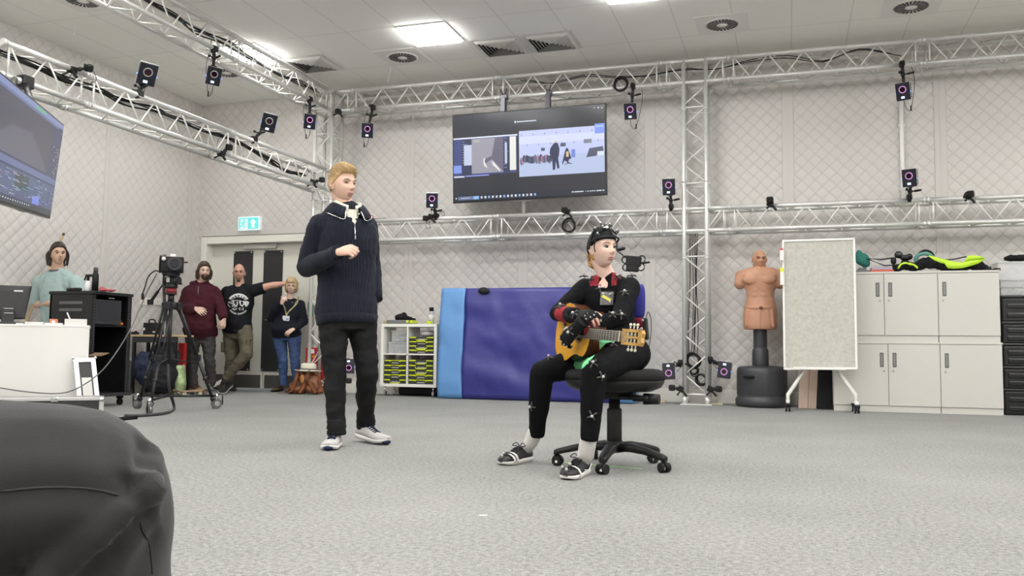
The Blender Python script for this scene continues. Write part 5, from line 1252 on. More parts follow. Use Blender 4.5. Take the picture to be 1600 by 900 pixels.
# ---------------------------------------------------------------- people by the doors
def person(label, J, foot, skin, head_dir, W=.175, D=.12, belly=0, arm=1., leg=1., hsc=(1, 1, 1), hs=1.0, cw=1.0, vox=.007, neckr=.06, feat=1.0):
    T = thing('person', label, 'person', foot); B = Body(J, W, D, belly, arm, leg, cw); j = B.J
    mb = MB(); B.torso(mb, -.12, 1., -.018); B.shoulders(mb, -.014)
    for q in 'LR': B.armseg(mb, q, grow=-.005); B.legseg(mb, q, grow=-.024, hem=.022)
    Mh = head_frame(j['head'], head_dir, s=hs)
    chain(mb, [j['neck']-V((0, 0, .05)), j['neck'], j['head']+V((0, 0, -.06))-V(head_dir).normalized()*.022], [neckr+.008, neckr, neckr-.006])
    return T, B, mb, Mh, j
def finish_body(T, mb, Mh, skin, hsc=(1, 1, 1), feat=1.0, vox=.0055):
    me = remesh(mb, vox, 2); h = MB(); head_part(h, Mh, hsc, feat); join_meshes(me, mesh_of(h)); me.polygons.foreach_set('use_smooth', [True]*len(me.polygons)); return link('body', me, skin, T)
def locks(Mh, pts, n, r, seed, m, T, name='long_hair', spread=.012, curl=.006):
    rnd = random.Random(seed); g = MB(); g.T = Mh
    for k in range(n):
        base = pts[k % len(pts)]; o = V((rnd.uniform(-spread, spread), rnd.uniform(-spread, spread), rnd.uniform(-.01, .01))); q = [V(p)+o+V((rnd.uniform(-curl, curl), rnd.uniform(-curl, curl), 0)) for p in base]
        sp = spline(q, 4); g.tube(sp, [r*(1-.75*i/len(sp)) for i in range(len(sp))], 6)
    return g.build(name, m, T)
# bald man in a printed black T-shirt, legs crossed, arm along the door frame
Yq = 10.3
J = dict(neck=P(375, 448, Yq+.02), head=P(373.5, 426, Yq-.02), shR=P(354, 457, Yq), shL=P(396, 454, Yq+.03), elR=P(343, 480, Yq+.12), wrR=P(356, 498, Yq+.16), elL=P(423, 446, Yq+.1), wrL=P(447, 443, Yq+.2),
         hipR=P(360, 514, Yq+.05), hipL=P(382, 514, Yq+.02), waist=P(371, 485, Yq), knR=P(361, 560, Yq), anR=P(357, 597, Yq+.08), knL=P(386, 553, Yq-.22), anL=P(352, 592, Yq-.24))
T, B, mb, Mh, j = person('bald bearded man in glasses, printed black T-shirt and olive cargo trousers, leaning with crossed legs', J, PZ(355, 610), skin3, (.52, -.85, .02), W=.195, D=.14, belly=.05, arm=1.15, hs=1.02, neckr=.066)
hand(mb, j['wrL'], P(462, 438, Yq+.25)-j['wrL'], (0, .6, -.6), 'L', relaxed); hand(mb, j['wrR'], V((.4, .2, -.8)), (.5, .6, 0), 'R', relaxed)
finish_body(T, mb, Mh, skin3)
grey_b = mat('grey brown beard', (.17, .12, .09), .9, bump=(120, .003))
face_parts(T, Mh, mat('brown brow', (.16, .09, .06), .8)); glasses(T, Mh, mat('thin metal glasses', (.12, .09, .08), .3, .6))
def beard(x, y, z, ears=False, full=False):
    if y < .0: return -.006
    m_ = sm(.036 if full else .026, .024 if full else .018, abs(x)) if not full else sm(-.02, -.035, z+abs(x)*.0)
    if full: th_ = -.040-.55*max(0, abs(x)-.024); h = sm(th_, th_-.012, z)*sm(.02, .04, y)
    else: h = sm(-.046, -.052, z)*m_
    hole = math.exp(-((z+.066)/.0095)**2-(x/.021)**2)
    return -.006*(1-h)+(.006+(.012 if z < -.085 else 0))*h*(1-1.6*hole)
g = MB(); g.T = Mh; g.rings(hair_shell(lambda x, y, z: beard(x, y, z), amp=.003)); g.build('goatee', grey_b, T)
tee = mat('black cotton', (.0085, .009, .0115), .85, bump=(25, .003))
g = MB(); B.torso(g, -.08, .985, .016, .004); B.shoulders(g, .004)
for q in 'LR': B.armseg(g, q, .62, .018)
ts = cloth(T, 't_shirt', g, tee, .009, 4, .009, (7, 7, 9), 11)
# printed emblem wrapped on the chest
def on_front(B, me_obj, c_t, lat, up, off=.0):
    pass
def drape(me, obj, centre, right, upv, fwd, off=.004):
    """press a flat mesh (x right, y up) on to the front of obj"""
    bv = BVHTree.FromPolygons([obj.matrix_basis @ v.co if False else v.co for v in obj.data.vertices], [p.vertices for p in obj.data.polygons])
    Tm = basis(obj); inv = Tm.inverted()
    for v in me.vertices:
        p = centre+right*v.co.x+upv*v.co.y+fwd*.4; hit = bv.ray_cast(inv @ p, inv.to_3x3() @ (-fwd))
        q = Tm @ hit[0] if hit[0] else centre+right*v.co.x+upv*v.co.y; v.co = q+fwd*(off+v.co.z)
    return me
def bend_text(txt, size, rad, top=True, bold=.002, spread=1.0):
    bm = bmesh.new(); n = len(txt); st = size*.78*spread/rad
    for i, ch in enumerate(txt):
        if ch == ' ': continue
        me = text_mesh(ch, size, .0004, bold); a = (i-(n-1)/2)*st
        for v in me.vertices:
            x, y = v.co.x, v.co.y
            if top: r_ = rad+y; t = a+x/rad; v.co.x, v.co.y = r_*sin(t), r_*cos(t)
            else: r_ = rad-y; t = a+x/rad; v.co.x, v.co.y = r_*sin(t), -r_*cos(t)
        bm.from_mesh(me); bpy.data.meshes.remove(me)
    me = bpy.data.meshes.new('lettering'); bm.to_mesh(me); bm.free(); return me
L_, U_, F_ = B.frame(.6); ctr = P(372.5, 475.5, Yq-.15); prm = mat('white shirt print', (.62, .62, .60), .8); prb = mat('black shirt print', (.012, .013, .017), .85)
fwd = (V((0, 0, 1.3))-ctr); fwd.z = 0; fwd.normalize(); rgt = V((-fwd.y, fwd.x, 0)); upv = V((0, 0, 1))
g = MB()
def arcband(r0, r1, a0, a1, n=20, z=0): return [[(r*sin(R(a)), r*cos(R(a)), z) for r in (r0, r1)] for a in np.linspace(a0, a1, n)]
vv = arcband(.098, .150, -58, 58, 26)
for a, b in zip(vv[:-1], vv[1:]): g._f([g._v(a[0]), g._v(a[1]), g._v(b[1]), g._v(b[0])])
def grid_poly(g, pts):
    c = V((sum(p[0] for p in pts)/len(pts), sum(p[1] for p in pts)/len(pts), 0)); cv = g._v(c)
    ps = [g._v((*p, 0)) for p in pts]
    for i in range(len(ps)): g._f([cv, ps[i], ps[(i+1) % len(ps)]])
for pts in ([(-.13, .035), (-.09, .062), (-.05, .055), (-.01, .06), (-.005, .01), (-.02, -.035), (-.07, -.03), (-.12, -.035), (-.14, 0)], [(.005, .058), (.05, .045), (.10, .055), (.14, .035), (.13, 0), (.105, -.03), (.05, -.03), (.02, -.01)],
            [(-.085, -.06), (-.05, -.042), (-.012, -.058), (-.045, -.082)], [(.01, -.045), (.07, -.045), (.07, -.075), (.01, -.075)]): grid_poly(g, pts)
for k in range(17):      # unreadable small lower lettering
    if k == 9: continue
    t = R(128+k*6.4); rr0, rr1 = .118, .140
    for o in (-.016, .006) if k % 2 else (-.014, .0, .013):
        g._f([g._v((r*sin(t+o+e), r*cos(t+o+e), 0)) for r, e in ((rr0, 0), (rr1, 0), (rr1, .045 if k % 3 else .03), (rr0, .03))])
me = g.mesh('print'); link('shirt_print', drape(me, ts, ctr, rgt, upv, fwd, .003), prm, ts)
me = bend_text('WARPIGS', .046, .108, True, .0022, 1.02)
g = MB()
for pts in ([(-.12, .03), (-.095, .04), (-.10, .02)], [(-.125, .005), (-.10, .012), (-.11, -.02)], [(-.085, .045), (-.07, .02), (-.09, .01)], [(-.09, -.002), (-.065, .008), (-.075, -.02)], [(-.055, .045), (-.035, .05), (-.045, .015)], [(-.05, .0), (-.02, .02), (-.03, -.015)], [(-.03, .05), (-.015, .05), (-.018, .03)], [(-.055, -.01), (-.045, -.03), (-.065, -.028)], [(.10, .035), (.112, .031), (.107, .041)], [(-.11, .045), (-.10, .052), (-.105, .04)], [(-.13, -.01), (-.115, -.015), (-.12, -.025)], [(-.075, .055), (-.065, .056), (-.07, .038)], [(-.04, -.02), (-.03, -.028), (-.042, -.03)], [(-.068, -.054), (-.046, -.048), (-.026, -.058), (-.045, -.07)], [(.018, -.052), (.062, -.052), (.062, -.068), (.018, -.068)]): grid_poly(g, pts)
join_meshes(me, g.mesh('d')); link('print_lettering', drape(me, ts, ctr, rgt, upv, fwd, .0055), prb, ts)
olive = mat('olive cargo cotton', (.10, .088, .062), .85, bump=(40, .002), var=(6, .12))
g = MB(); B.torso(g, -.22, .02, .012)
for q in 'LR': B.legseg(g, q, .020, hem=.066)
tr = cloth(T, 'trousers', g, olive, .010, 3, .014, (10, 10, 15), 5)
g = MB(); g.box(j['hipL'].lerp(j['knL'], .62)+V((.07, -.04, 0)), (.05, .12, .14), M.Rotation(.4, 3, 'Z'), bev=.015); g.build('cargo_pocket', olive, tr); g = MB(); g.box(j['hipR'].lerp(j['knR'], .62)+V((-.08, -.03, 0)), (.04, .12, .14), bev=.012); g.build('cargo_pocket', olive, tr)
bsh = mat('black shoe leather', (.014, .014, .015), .5)
a = j['anL']; sh, _ = shoe(T, a+V((.06, .03, -.085)), PZ(343, 617)+V((0, 0, .008)), (.3, .2, 1), bsh, wsol, black, w=.05)
g = MB()
for k in range(3): c = a+V((-.035-.03*k, -.065, -.045-.012*k)); g.box(c, (.012, .012, .08), M.Rotation(.5, 3, 'Y'), bev=.002)
g.build('side_stripes', white, sh)
shoe(T, PZ(352, 603)+V((0, .03, 0)), PZ(366, 612), (0, 0, 1), bsh, black, black, w=.048)
# woman in a navy cardigan
Yq = 10.42
J = dict(neck=P(453, 470, Yq), head=P(455.5, 447.5, Yq-.03), shR=P(436, 476, Yq-.04), shL=P(469, 477, Yq+.04), elR=P(423, 497, Yq-.12), wrR=P(440, 474, Yq-.26), elL=P(475, 502, Yq+.03), wrL=P(459, 514, Yq-.12),
         hipR=P(436, 520, Yq), hipL=P(459, 520, Yq+.05), waist=P(446, 500, Yq), knR=P(442, 563, Yq-.02), anR=P(443, 602, Yq+.03), knL=P(461, 562, Yq), anL=P(464, 600, Yq+.1))
T, B, mb, Mh, j = person('smiling blonde woman in glasses, navy cardigan and blue jeans, hand at her chin', J, PZ(447, 612), skin2, (.42, -.90, 0), W=.175, D=.125, belly=.07, arm=.95, leg=.98, hs=.95, neckr=.052)
hand(mb, j['wrR'], P(447, 460, Yq-.28)-j['wrR'], (.3, .8, .3), 'R', [(10, 15, 10), (60, 70, 40), (65, 75, 40), (70, 75, 40)], .9); hand(mb, j['wrL'], P(449, 520, Yq-.16)-j['wrL'], (0, .8, -.3), 'L', relaxed, .88)
finish_body(T, mb, Mh, skin2, (.98, 1, .97))
bob = mat('golden blonde hair', (.40, .29, .15), .55, bump=(90, .001), var=(60, .25))
face_parts(T, Mh, mat('light brow', (.3, .2, .12), .8), lip=(.45, .18, .17), browr=.002); glasses(T, Mh, mat('dark red glasses', (.12, .05, .05), .3), .019)
def bobf(x, y, z):
    lim = np.interp(y, [-.09, -.02, .02, .045, .065, .1], [-.085, -.080, -.070, -.02, .046, .050]); h = sm(lim-.006, lim+.006, z)
    if y > .05 and abs(x) > .04: h = max(h, sm(-.05, -.04, z)*sm(.04, .055, abs(x)))
    return -.006*(1-h)+(.020+.008*sm(0, .1, z)+.012*sm(0, -.06, z)*sm(.03, .06, abs(x)))*h
g = MB(); g.T = Mh; g.rings(hair_shell(bobf, amp=.004, freq=(50, 50, 8)))
for k in range(14): 
    x = -.045+k*.0065; g.tube([(x+.02, .075, .085), (x, .1, .066), (x-.008, .098, .045)], [.006, .006, .002], 6)
g.build('hair', bob, T)
nvc = mat('dark navy knit', (.009, .0105, .018), .85, bump=(30, .002))
g = MB(); B.torso(g, -.12, .97, .018, .01); B.shoulders(g, .004)
for q in 'LR': B.armseg(g, q, 2, .016)
cd = cloth(T, 'cardigan', g, nvc, .009, 4, .008, (8, 8, 10), 21)
pl = mat('beige piping', (.5, .45, .36), .8); g = MB()
L_, U_, F_ = B.frame(.9)
g.tube(spline([j['shL']+V((-.02, -.02, .075)), j['shL']+V((-.03, -.075, .03)), j['shL']+V((-.045, -.08, -.06)), j['shL']+V((-.05, -.06, -.13))], 5), .004, 6)
g.tube(spline([j['neck']+L_*.06+F_*.02+V((0, 0, .02)), j['neck']+L_*.05+F_*.08-U_*.03, j['neck']+F_*.115-U_*.10], 5), .004, 6); g.build('piping', pl, cd)
lany = mat('yellow patterned lanyard', (.48, .44, .20), .7, var=(40, .6)); g = MB()
bd = P(448, 497.5, Yq-.215)
fw = V((0, 0, 1))*0+V((.5, -.86, 0))
def on(obj, p, d, off=.005):
    bv = BVHTree.FromPolygons([v.co for v in obj.data.vertices], [q.vertices for q in obj.data.polygons]); tb_ = basis(obj); inv = tb_.inverted(); d = V(d).normalized()
    hit = bv.ray_cast(inv @ (p+d*.5), inv.to_3x3() @ (-d)); return tb_ @ hit[0]+d*off if hit[0] else p
bd = on(cd, P(447, 497.5, Yq-.1), fw, .012)
for sd_ in (1, -1):
    rowp = [P(453+sd_*13, 463, Yq-.06), P(453+sd_*12, 471, Yq-.1), P(452+sd_*8, 478, Yq-.1), P(449+sd_*2.5, 487, Yq-.1), P(447.5, 493, Yq-.1)]
    g.tube(spline([rowp[0]]+[on(cd, p, fw, .006) for p in rowp[1:]], 5), .0085, 6)
g.build('lanyard', lany, T); g = MB(); g.box(bd, (.105, .004, .068), M.Rotation(.05, 3, 'Y'), bev=.002); g.boxb(bd.x+.005, bd.x+.04, bd.y-.004, bd.y-.002, bd.z-.02, bd.z-.002, m=1); g.build('id_card', [mat('white card', (.75, .77, .8), .3), mat('blue card print', (.2, .28, .5), .5)], T)
jeans = mat('blue denim', (.045, .075, .17), .8, bump=(50, .002), var=(6, .3)); g = MB(); B.torso(g, -.22, .0, .010)
for q in 'LR': B.legseg(g, q, .008, hem=.056)
cloth(T, 'jeans', g, jeans, .009, 3, .010, (11, 11, 18), 9)
bro = mat('brown suede', (.12, .075, .05), .75)
shoe(T, PZ(447, 609), PZ(425, 613), (0, 0, 1), bro, rubber, bro, w=.044, hgt=.075); shoe(T, PZ(468, 608), PZ(449, 614), (0, 0, 1), bro, rubber, bro, w=.044, hgt=.075)
# long haired man in a maroon hoodie
Yq = 9.95
J = dict(neck=P(312, 443, Yq), head=P(319, 424, Yq-.03), shR=P(295, 456, Yq-.08), shL=P(334, 456, Yq+.08), elR=P(284, 482, Yq-.10), wrR=P(306, 482, Yq-.24), elL=P(346, 483, Yq+.06), wrL=P(350, 499, Yq-.02),
         hipR=P(302, 518, Yq), hipL=P(325, 518, Yq+.08), waist=P(312, 490, Yq-.02), knR=P(300, 562, Yq-.03), anR=P(302, 601, Yq), knL=P(327, 561, Yq+.05), anL=P(331, 598, Yq+.1))
T, B, mb, Mh, j = person('long haired bearded man in a maroon hooded sweatshirt, grey trousers and brown boots', J, PZ(317, 612), skin2, (.74, -.66, .05), W=.195, D=.135, belly=.06, arm=1.1, hs=.98)
hand(mb, j['wrR'], P(320, 490, Yq-.28)-j['wrR'], (-.4, .8, -.2), 'R', relaxed); hand(mb, j['wrL'], V((-.1, -.1, -1)), (-.6, .4, 0), 'L', [(30, 40, 20)]*4)
finish_body(T, mb, Mh, skin2)
dkb = mat('dark brown hair', (.055, .032, .02), .6, bump=(110, .004), var=(50, .4)); face_parts(T, Mh, dkb)
def longh(x, y, z):
    lim = np.interp(y, [-.09, -.02, .02, .05, .07, .1], [-.085, -.08, -.02, .045, .060, .068]); h = sm(lim-.006, lim+.006, z); return -.006*(1-h)+(.020+.008*sm(0, .1, z))*h
g = MB(); g.T = Mh; g.rings(hair_shell(longh, amp=.008)); g.build('hair', dkb, T)
lp_ = [[(s*.07, -.01, .05), (s*.088, -.02, 0), (s*.090, -.02, -.06), (s*.080, -.01, -.115)] for s in (-1, 1)]+[[(s*.05, -.07, .04), (s*.065, -.09, -.02), (s*.060, -.085, -.09), (s*.055, -.07, -.13)] for s in (-1, 1)]+[[(s*.078, .015, .03), (s*.085, .01, -.02), (s*.090, .005, -.08), (s*.092, .0, -.10)] for s in (-1, 1)]
locks(Mh, lp_, 54, .010, 2, dkb, T, spread=.016, curl=.014)
g = MB(); g.T = Mh; g.rings(hair_shell(lambda x, y, z: beard(x, y, z, full=True), amp=.004)); g.build('beard', dkb, T)
mar = mat('maroon fleece', (.050, .010, .017), .9, bump=(20, .003))
g = MB(); B.torso(g, -.10, .97, .028, -.006); B.shoulders(g, .016)
for q in 'LR': B.armseg(g, q, 2, .026)
ho = cloth(T, 'hoodie', g, mar, .010, 4, .014, (7, 7, 9), 31)
L_, U_, F_ = B.frame(1.0); g = MB(); nk = j['neck']
g.tube([nk+L_*.085*cos(R(a))*1.15-F_*(.085*sin(R(a)))*1.1+U_*(.0+.02*sin(R(a))) for a in np.arange(-75, 256, 15)], [.02]*3+[.034]*16+[.02]*4, 12)
g.build('hood', mar, ho)
g = MB(); zz_ = [on(ho, nk+F_*.1-U_*q, F_, .004) for q in (.06, .10, .14, .18)]; g.tube(zz_, .004, 6); g.build('zip', mat('dull zip', (.3, .3, .3), .4, .7), ho)

gt = mat('faded charcoal trousers', (.045, .043, .043), .85, bump=(45, .002), var=(5, .2)); g = MB(); B.torso(g, -.22, .0, .012)
for q in 'LR': B.legseg(g, q, .016, hem=.064)
cloth(T, 'trousers', g, gt, .009, 3, .012, (10, 10, 15), 19)
brl = mat('brown leather', (.13, .075, .045), .5)
shoe(T, PZ(297, 607), PZ(320, 616), (0, 0, 1), brl, mat('pale crepe sole', (.4, .32, .2), .7), brl, w=.052, hgt=.10); shoe(T, PZ(326, 603), PZ(347, 610), (0, 0, 1), brl, rubber, brl, w=.052, hgt=.10)
# man behind the equipment rack
Yq = 7.72
J = dict(neck=P(90, 423, Yq), head=P(91, 396.5, Yq-.04), shR=P(62, 441, Yq-.02), shL=P(119, 441, Yq-.02), elR=P(56, 476, Yq+.02), wrR=P(84, 474, Yq-.18), elL=P(128, 476, Yq), wrL=P(112, 484, Yq-.22),
         hipR=P(76, 530, Yq+.02), hipL=P(104, 530, Yq+.02), waist=P(90, 490, Yq), knR=PZ(78, 600)*0+P(77, 578, Yq), anR=P(77, 622, Yq+.05), knL=P(104, 578, Yq), anL=P(104, 622, Yq+.05))
J['anR'].z=J['anL'].z=.09
T, B, mb, Mh, j = person('long dark haired man in a pale teal T-shirt standing behind the black rack', J, V((J['anR'].x, Yq, 0)), skin4, (.84, -.54, 0), W=.185, D=.12, arm=1.1, hs=1.03, neckr=.064)
hand(mb, j['wrR'], V((.7, -.3, -.1)), (0, 0, -1), 'R', relaxed); hand(mb, j['wrL'], V((-.5, -.6, -.1)), (0, 0, -1), 'L', relaxed)
finish_body(T, mb, Mh, skin4, (1.02, 1, 1.03))
face_parts(T, Mh, dkb, browr=.0042)
def pulled(x, y, z):
    lim = np.interp(y, [-.09, -.02, .02, .05, .07, .1], [-.085, -.075, .0, .040, .062, .070]); h = sm(lim-.006, lim+.006, z); return -.006*(1-h)+(.013+.006*sm(0, .1, z)+.012*sm(0, -.06, z))*h
dk2 = mat('very dark brown hair', (.03, .02, .015), .45, bump=(110, .004), var=(50, .4))
g = MB(); g.T = Mh; g.rings(hair_shell(pulled, amp=.006)); g.build('hair', dk2, T)
locks(Mh, [[(s*.066, -.02, .03), (s*.085, -.03, -.02), (s*.088, -.03, -.08), (s*.085, -.02, -.125)] for s in (-1, 1)]+[[(s*.04, -.08, .02), (s*.055, -.095, -.03), (s*.058, -.09, -.09), (s*.06, -.07, -.13)] for s in (-1, 1)], 50, .011, 6, dk2, T, spread=.016, curl=.010)
tl = mat('pale teal cotton', (.33, .43, .42), .85, bump=(25, .003)); g = MB(); B.torso(g, -.10, .985, .014, .004); B.shoulders(g, .003)
for q in 'LR': B.armseg(g, q, .95 if q == 'R' else .95, .014)
tt_ = cloth(T, 't_shirt', g, tl, .008, 4, .007, (8, 8, 9), 41)
g = MB(); g.torus(j['neck']+V((0, -.012, .012)), .074, .008, (0, -.25, 1), n=28); g.build('neckband', mat('grey neckband', (.10, .11, .12), .8), tt_)
g = MB(); B.torso(g, -.22, -.05, .012)
for q in 'LR': B.legseg(g, q, .014, hem=.06)
cloth(T, 'trousers', g, blacktr, .012, 2, .01, (10, 10, 15), 19)
for q in 'LR': a = j['an'+q].copy(); a.z = 0; shoe(T, a+V((-.04, .06, 0)), a+V((.12, -.18, 0)), (0, 0, 1), bsh, rubber, black)
# seated person whose charcoal knee fills the lower left
kc = P(88, 812, .50)
Dd = V((.80, .60, 0)).normalized(); Ll = V((-Dd.y, Dd.x, 0))
hipL = kc-Dd*.44+V((0, 0, .01)); hipR = hipL-Ll*.20
J = dict(hipL=hipL, hipR=hipR, knL=kc, knR=hipR+Dd*.30-Ll*.26, anL=V((kc.x+.035, kc.y+.05, .09)), anR=V((hipR.x+.36, hipR.y-.12, .09)), neck=(hipL+hipR)/2-Dd*.08+V((0, 0, .56)), head=(hipL+hipR)/2-Dd*.04+V((0, 0, .72)), waist=(hipL+hipR)/2-Dd*.09+V((0, 0, .26)))
nk = J['neck']; J['shL'] = nk+Ll*.17-V((0, 0, .06)); J['shR'] = nk-Ll*.17-V((0, 0, .06)); J['elL'] = J['shL']-Dd*.05+Ll*.06-V((0, 0, .27)); J['elR'] = J['shR']-Dd*.05-Ll*.06-V((0, 0, .27)); J['wrL'] = hipL+Dd*.12+V((0, 0, .12)); J['wrR'] = hipR+Dd*.12+V((0, 0, .12))
T, B, mb, Mh, j = person('seated person in charcoal jeans, only the bent knee showing at lower left', J, V(((hipL.x+kc.x)/2, (hipL.y+kc.y)/2, 0)), skin2, Dd, leg=1.0)
for q in 'LR': hand(mb, j['wr'+q], Dd, (0, 0, -1), q, relaxed)
finish_body(T, mb, Mh, skin2, vox=.007)
g = MB(); g.T = Mh; g.rings(hair_shell(lambda x, y, z: short_hair(x, y, z))); g.build('hair', dk2, T)
char = mat('charcoal stretch denim', (.023, .0222, .0228), .85, bump=(900, .0004), var=(9, .25), sheen=.12)
g = MB(); B.torso(g, -.12, .12, .012)
g.capsule(j['hipR'], j['knR'], .095, .075); g.capsule(j['knR'], j['anR'], .075, .06, flat=(0, 1))
chain(g, [hipL, hipL.lerp(kc, .5), hipL.lerp(kc, .85), kc+V((0, 0, .002))], [.092, .086, .083, .080], n=28)
chain(g, [kc, kc.lerp(j['anL'], .25)+V((-.012, .0, 0)), kc.lerp(j['anL'], .6)-Dd*.02, j['anL']], [.080, .074, .068, .06], flat=(0, 1), n=28)
me = remesh(g, .0055, 4); 
def kf(p): return 1
noisy(me, .006, (9, 9, 14), 2, 5)
bvk = BVHTree.FromPolygons([v.co for v in me.vertices], [p.vertices for p in me.polygons]); tk = M.Identity(4)
def khit(x, y): d = _ray(x, y); h_ = bvk.ray_cast(tk.inverted() @ V((0, 0, H)), d.normalized()); return h_[0]
def kline(pts): return [q for q in (khit(p.x, p.y) for p in spline([V((a_, b_, 0)) for a_, b_ in pts], 5)) if q is not None]
folds = [([(228, 768), (200, 790), (160, 832), (110, 872), (60, 905)], .013, .012), ([(232, 800), (205, 822), (170, 858), (130, 900)], .009, -.010), ([(198, 768), (170, 800), (130, 838), (80, 872), (20, 900)], .010, -.013),
         ([(2, 775), (60, 769), (120, 769), (165, 776), (200, 782)], .010, -.0045), ([(228, 700), (222, 735), (205, 765)], .009, -.007), ([(240, 705), (238, 740), (226, 768)], .010, .005), ([(240, 850), (220, 890), (205, 930)], .010, -.005), ([(20, 690), (80, 684), (150, 690)], .02, -.003)]
folds = [(kline(p), w__, d__) for p, w__, d__ in folds]; box_ = kc+V((0, 0, 0))-tk.translation
for v in me.vertices:
    if (v.co-box_).length > .36: continue
    for ln_, w__, d__ in folds:
        if len(ln_) < 2: continue
        best = 9
        for i in range(len(ln_)-1):
            ab = ln_[i+1]-ln_[i]; t_ = (v.co-ln_[i]).dot(ab)/max(ab.length_squared, 1e-9)
            if t_ < -3 or t_ > 4: continue
            t_ = max(0, min(1, t_)); dd_ = (v.co-ln_[i]-ab*t_).length
            if dd_ < best: best = dd_
        if best < w__*3: v.co = v.co+v.normal*d__*math.exp(-(best/w__)**2)
je = link('jeans', me, char, T)
# side seam along the thigh and down the shin
bv = BVHTree.FromPolygons([v.co for v in me.vertices], [p.vertices for p in me.polygons]); Tm = basis(je); inv = Tm.inverted(); camo = V((0, 0, H))
def on_surf(x, y):
    d = _ray(x, y); hit = bv.ray_cast(inv @ camo, (inv.to_3x3() @ d).normalized()); return Tm @ hit[0] if hit[0] else None
def seam(pts, nm, r, m, off=.0012):
    q = [on_surf(*p) for p in spline2(pts)]; q = [p+(camo-p).normalized()*off for p in q if p is not None]
    if len(q) > 2: g = MB(); g.tube(q, r, 6); g.build(nm, m, je)
def spline2(pts): return [(p.x, p.y) for p in spline([V((a, b, 0)) for a, b in pts], 8)]
seam([(2, 768), (60, 762), (120, 762), (160, 767), (186, 774)], 'side_seam', .0007, mat('seam ridge', (.05, .048, .048), .85), .0003)
seam([(218, 815), (222, 830), (232, 848), (236, 875), (238, 897)], 'shin_seam', .0005, mat('dark seam', (.010, .010, .011), .9), .0002)
g = MB(); B.torso(g, -.02, .97, .014); B.shoulders(g, .006)
for q in 'LR': B.armseg(g, q, 2, .014)
cloth(T, 'jumper', g, mat('dark grey jumper', (.05, .05, .055), .9), .012, 3, .008)
for q in 'LR': a = j['an'+q].copy(); a.z = 0; shoe(T, a-Dd*.07, a+Dd*.2, (0, 0, 1), bsh, rubber, black)
ch = thing('black_chair', 'plain black chair under the seated person at lower left', 'chair', V(((hipL.x+hipR.x)/2-.05, (hipL.y+hipR.y)/2, 0)))
cc_ = (hipL+hipR)/2-Dd*.02; Rz = M.Rotation(math.atan2(Dd.y, Dd.x), 3, 'Z'); g = MB(); zs_ = kc.z-.12
g.box(V((cc_.x, cc_.y, zs_)), (.42, .42, .04), Rz, bev=.015); g.build('seat', black, ch)
for sx in (-1, 1):
    for sy in (-1, 1): g = MB(); p = cc_+Dd*sx*.18+Ll*sy*.18; g.cone((p.x, p.y, 0), (p.x, p.y, zs_), .012); g.build('leg', chrome, ch)
g = MB(); p = cc_-Dd*.235; g.box(V((p.x, p.y, zs_+.32)), (.03, .40, .24), Rz, bev=.01); g.cone((p+Ll*.18).xy.to_3d()+V((0, 0, zs_)), (p+Ll*.18).xy.to_3d()+V((0, 0, zs_+.3)), .01); g.cone((p-Ll*.18).xy.to_3d()+V((0, 0, zs_)), (p-Ll*.18).xy.to_3d()+V((0, 0, zs_+.3)), .01); g.build('backrest', black, ch)
# ---------------------------------------------------------------- swivel chair
cc0 = V((-.89, 4.62, 0)); chm = mat('black nylon chair', (.011, .011, .0115), .5, spec=.3); chf = mat('black chair fabric', (.014, .014, .0145), .9, bump=(80, .001))
CH_ = thing('swivel_chair', 'black swivel office chair on five casters, under the seated musician', 'chair', cc0)
zs = P(1000, 583, 4.62).z
g = MB(); g.lathe(cc0, [(.10, zs-.10), (.20, zs-.095), (.245, zs-.075), (.262, zs-.05), (.262, zs-.035)], 36); g.build('seat_shell', chm, CH_)
g = MB(); g.lathe(cc0, [(.2, zs-.045), (.262, zs-.038), (.272, zs-.018), (.265, zs+.006), (.235, zs+.020), (.12, zs+.012), (.01, zs+.010)], 36); link('seat', noisy(g.mesh('seat'), .004, 9, 1), chf, CH_)
g = MB(); g.lathe(cc0, [(.036, .10), (.040, .105), (.040, .30), (.037, .305), (.030, .31), (.030, zs-.10)], 20); g.boxb(cc0.x-.09, cc0.x+.11, cc0.y-.06, cc0.y+.06, zs-.14, zs-.09, bev=.015); g.build('gas_column', chm, CH_)
g = MB(); h = cc0+V((.13, -.13, zs-.125)); g.cone(cc0+V((.02, -.04, zs-.12)), h, .01); g.capsule(h, h+V((.06, -.02, 0)), .018, .014); k = cc0+V((.22, -.08, zs-.13)); g.cone(k+V((-.05, 0, 0)), k+V((.03, -.01, 0)), .030, .026, 16); g.build('tilt_knob', black, CH_)
g = MB(); g.lathe(cc0, [(.03, .075), (.055, .08), (.058, .115), (.045, .135), (.03, .14)], 20); g.build('base_hub', chm, CH_)
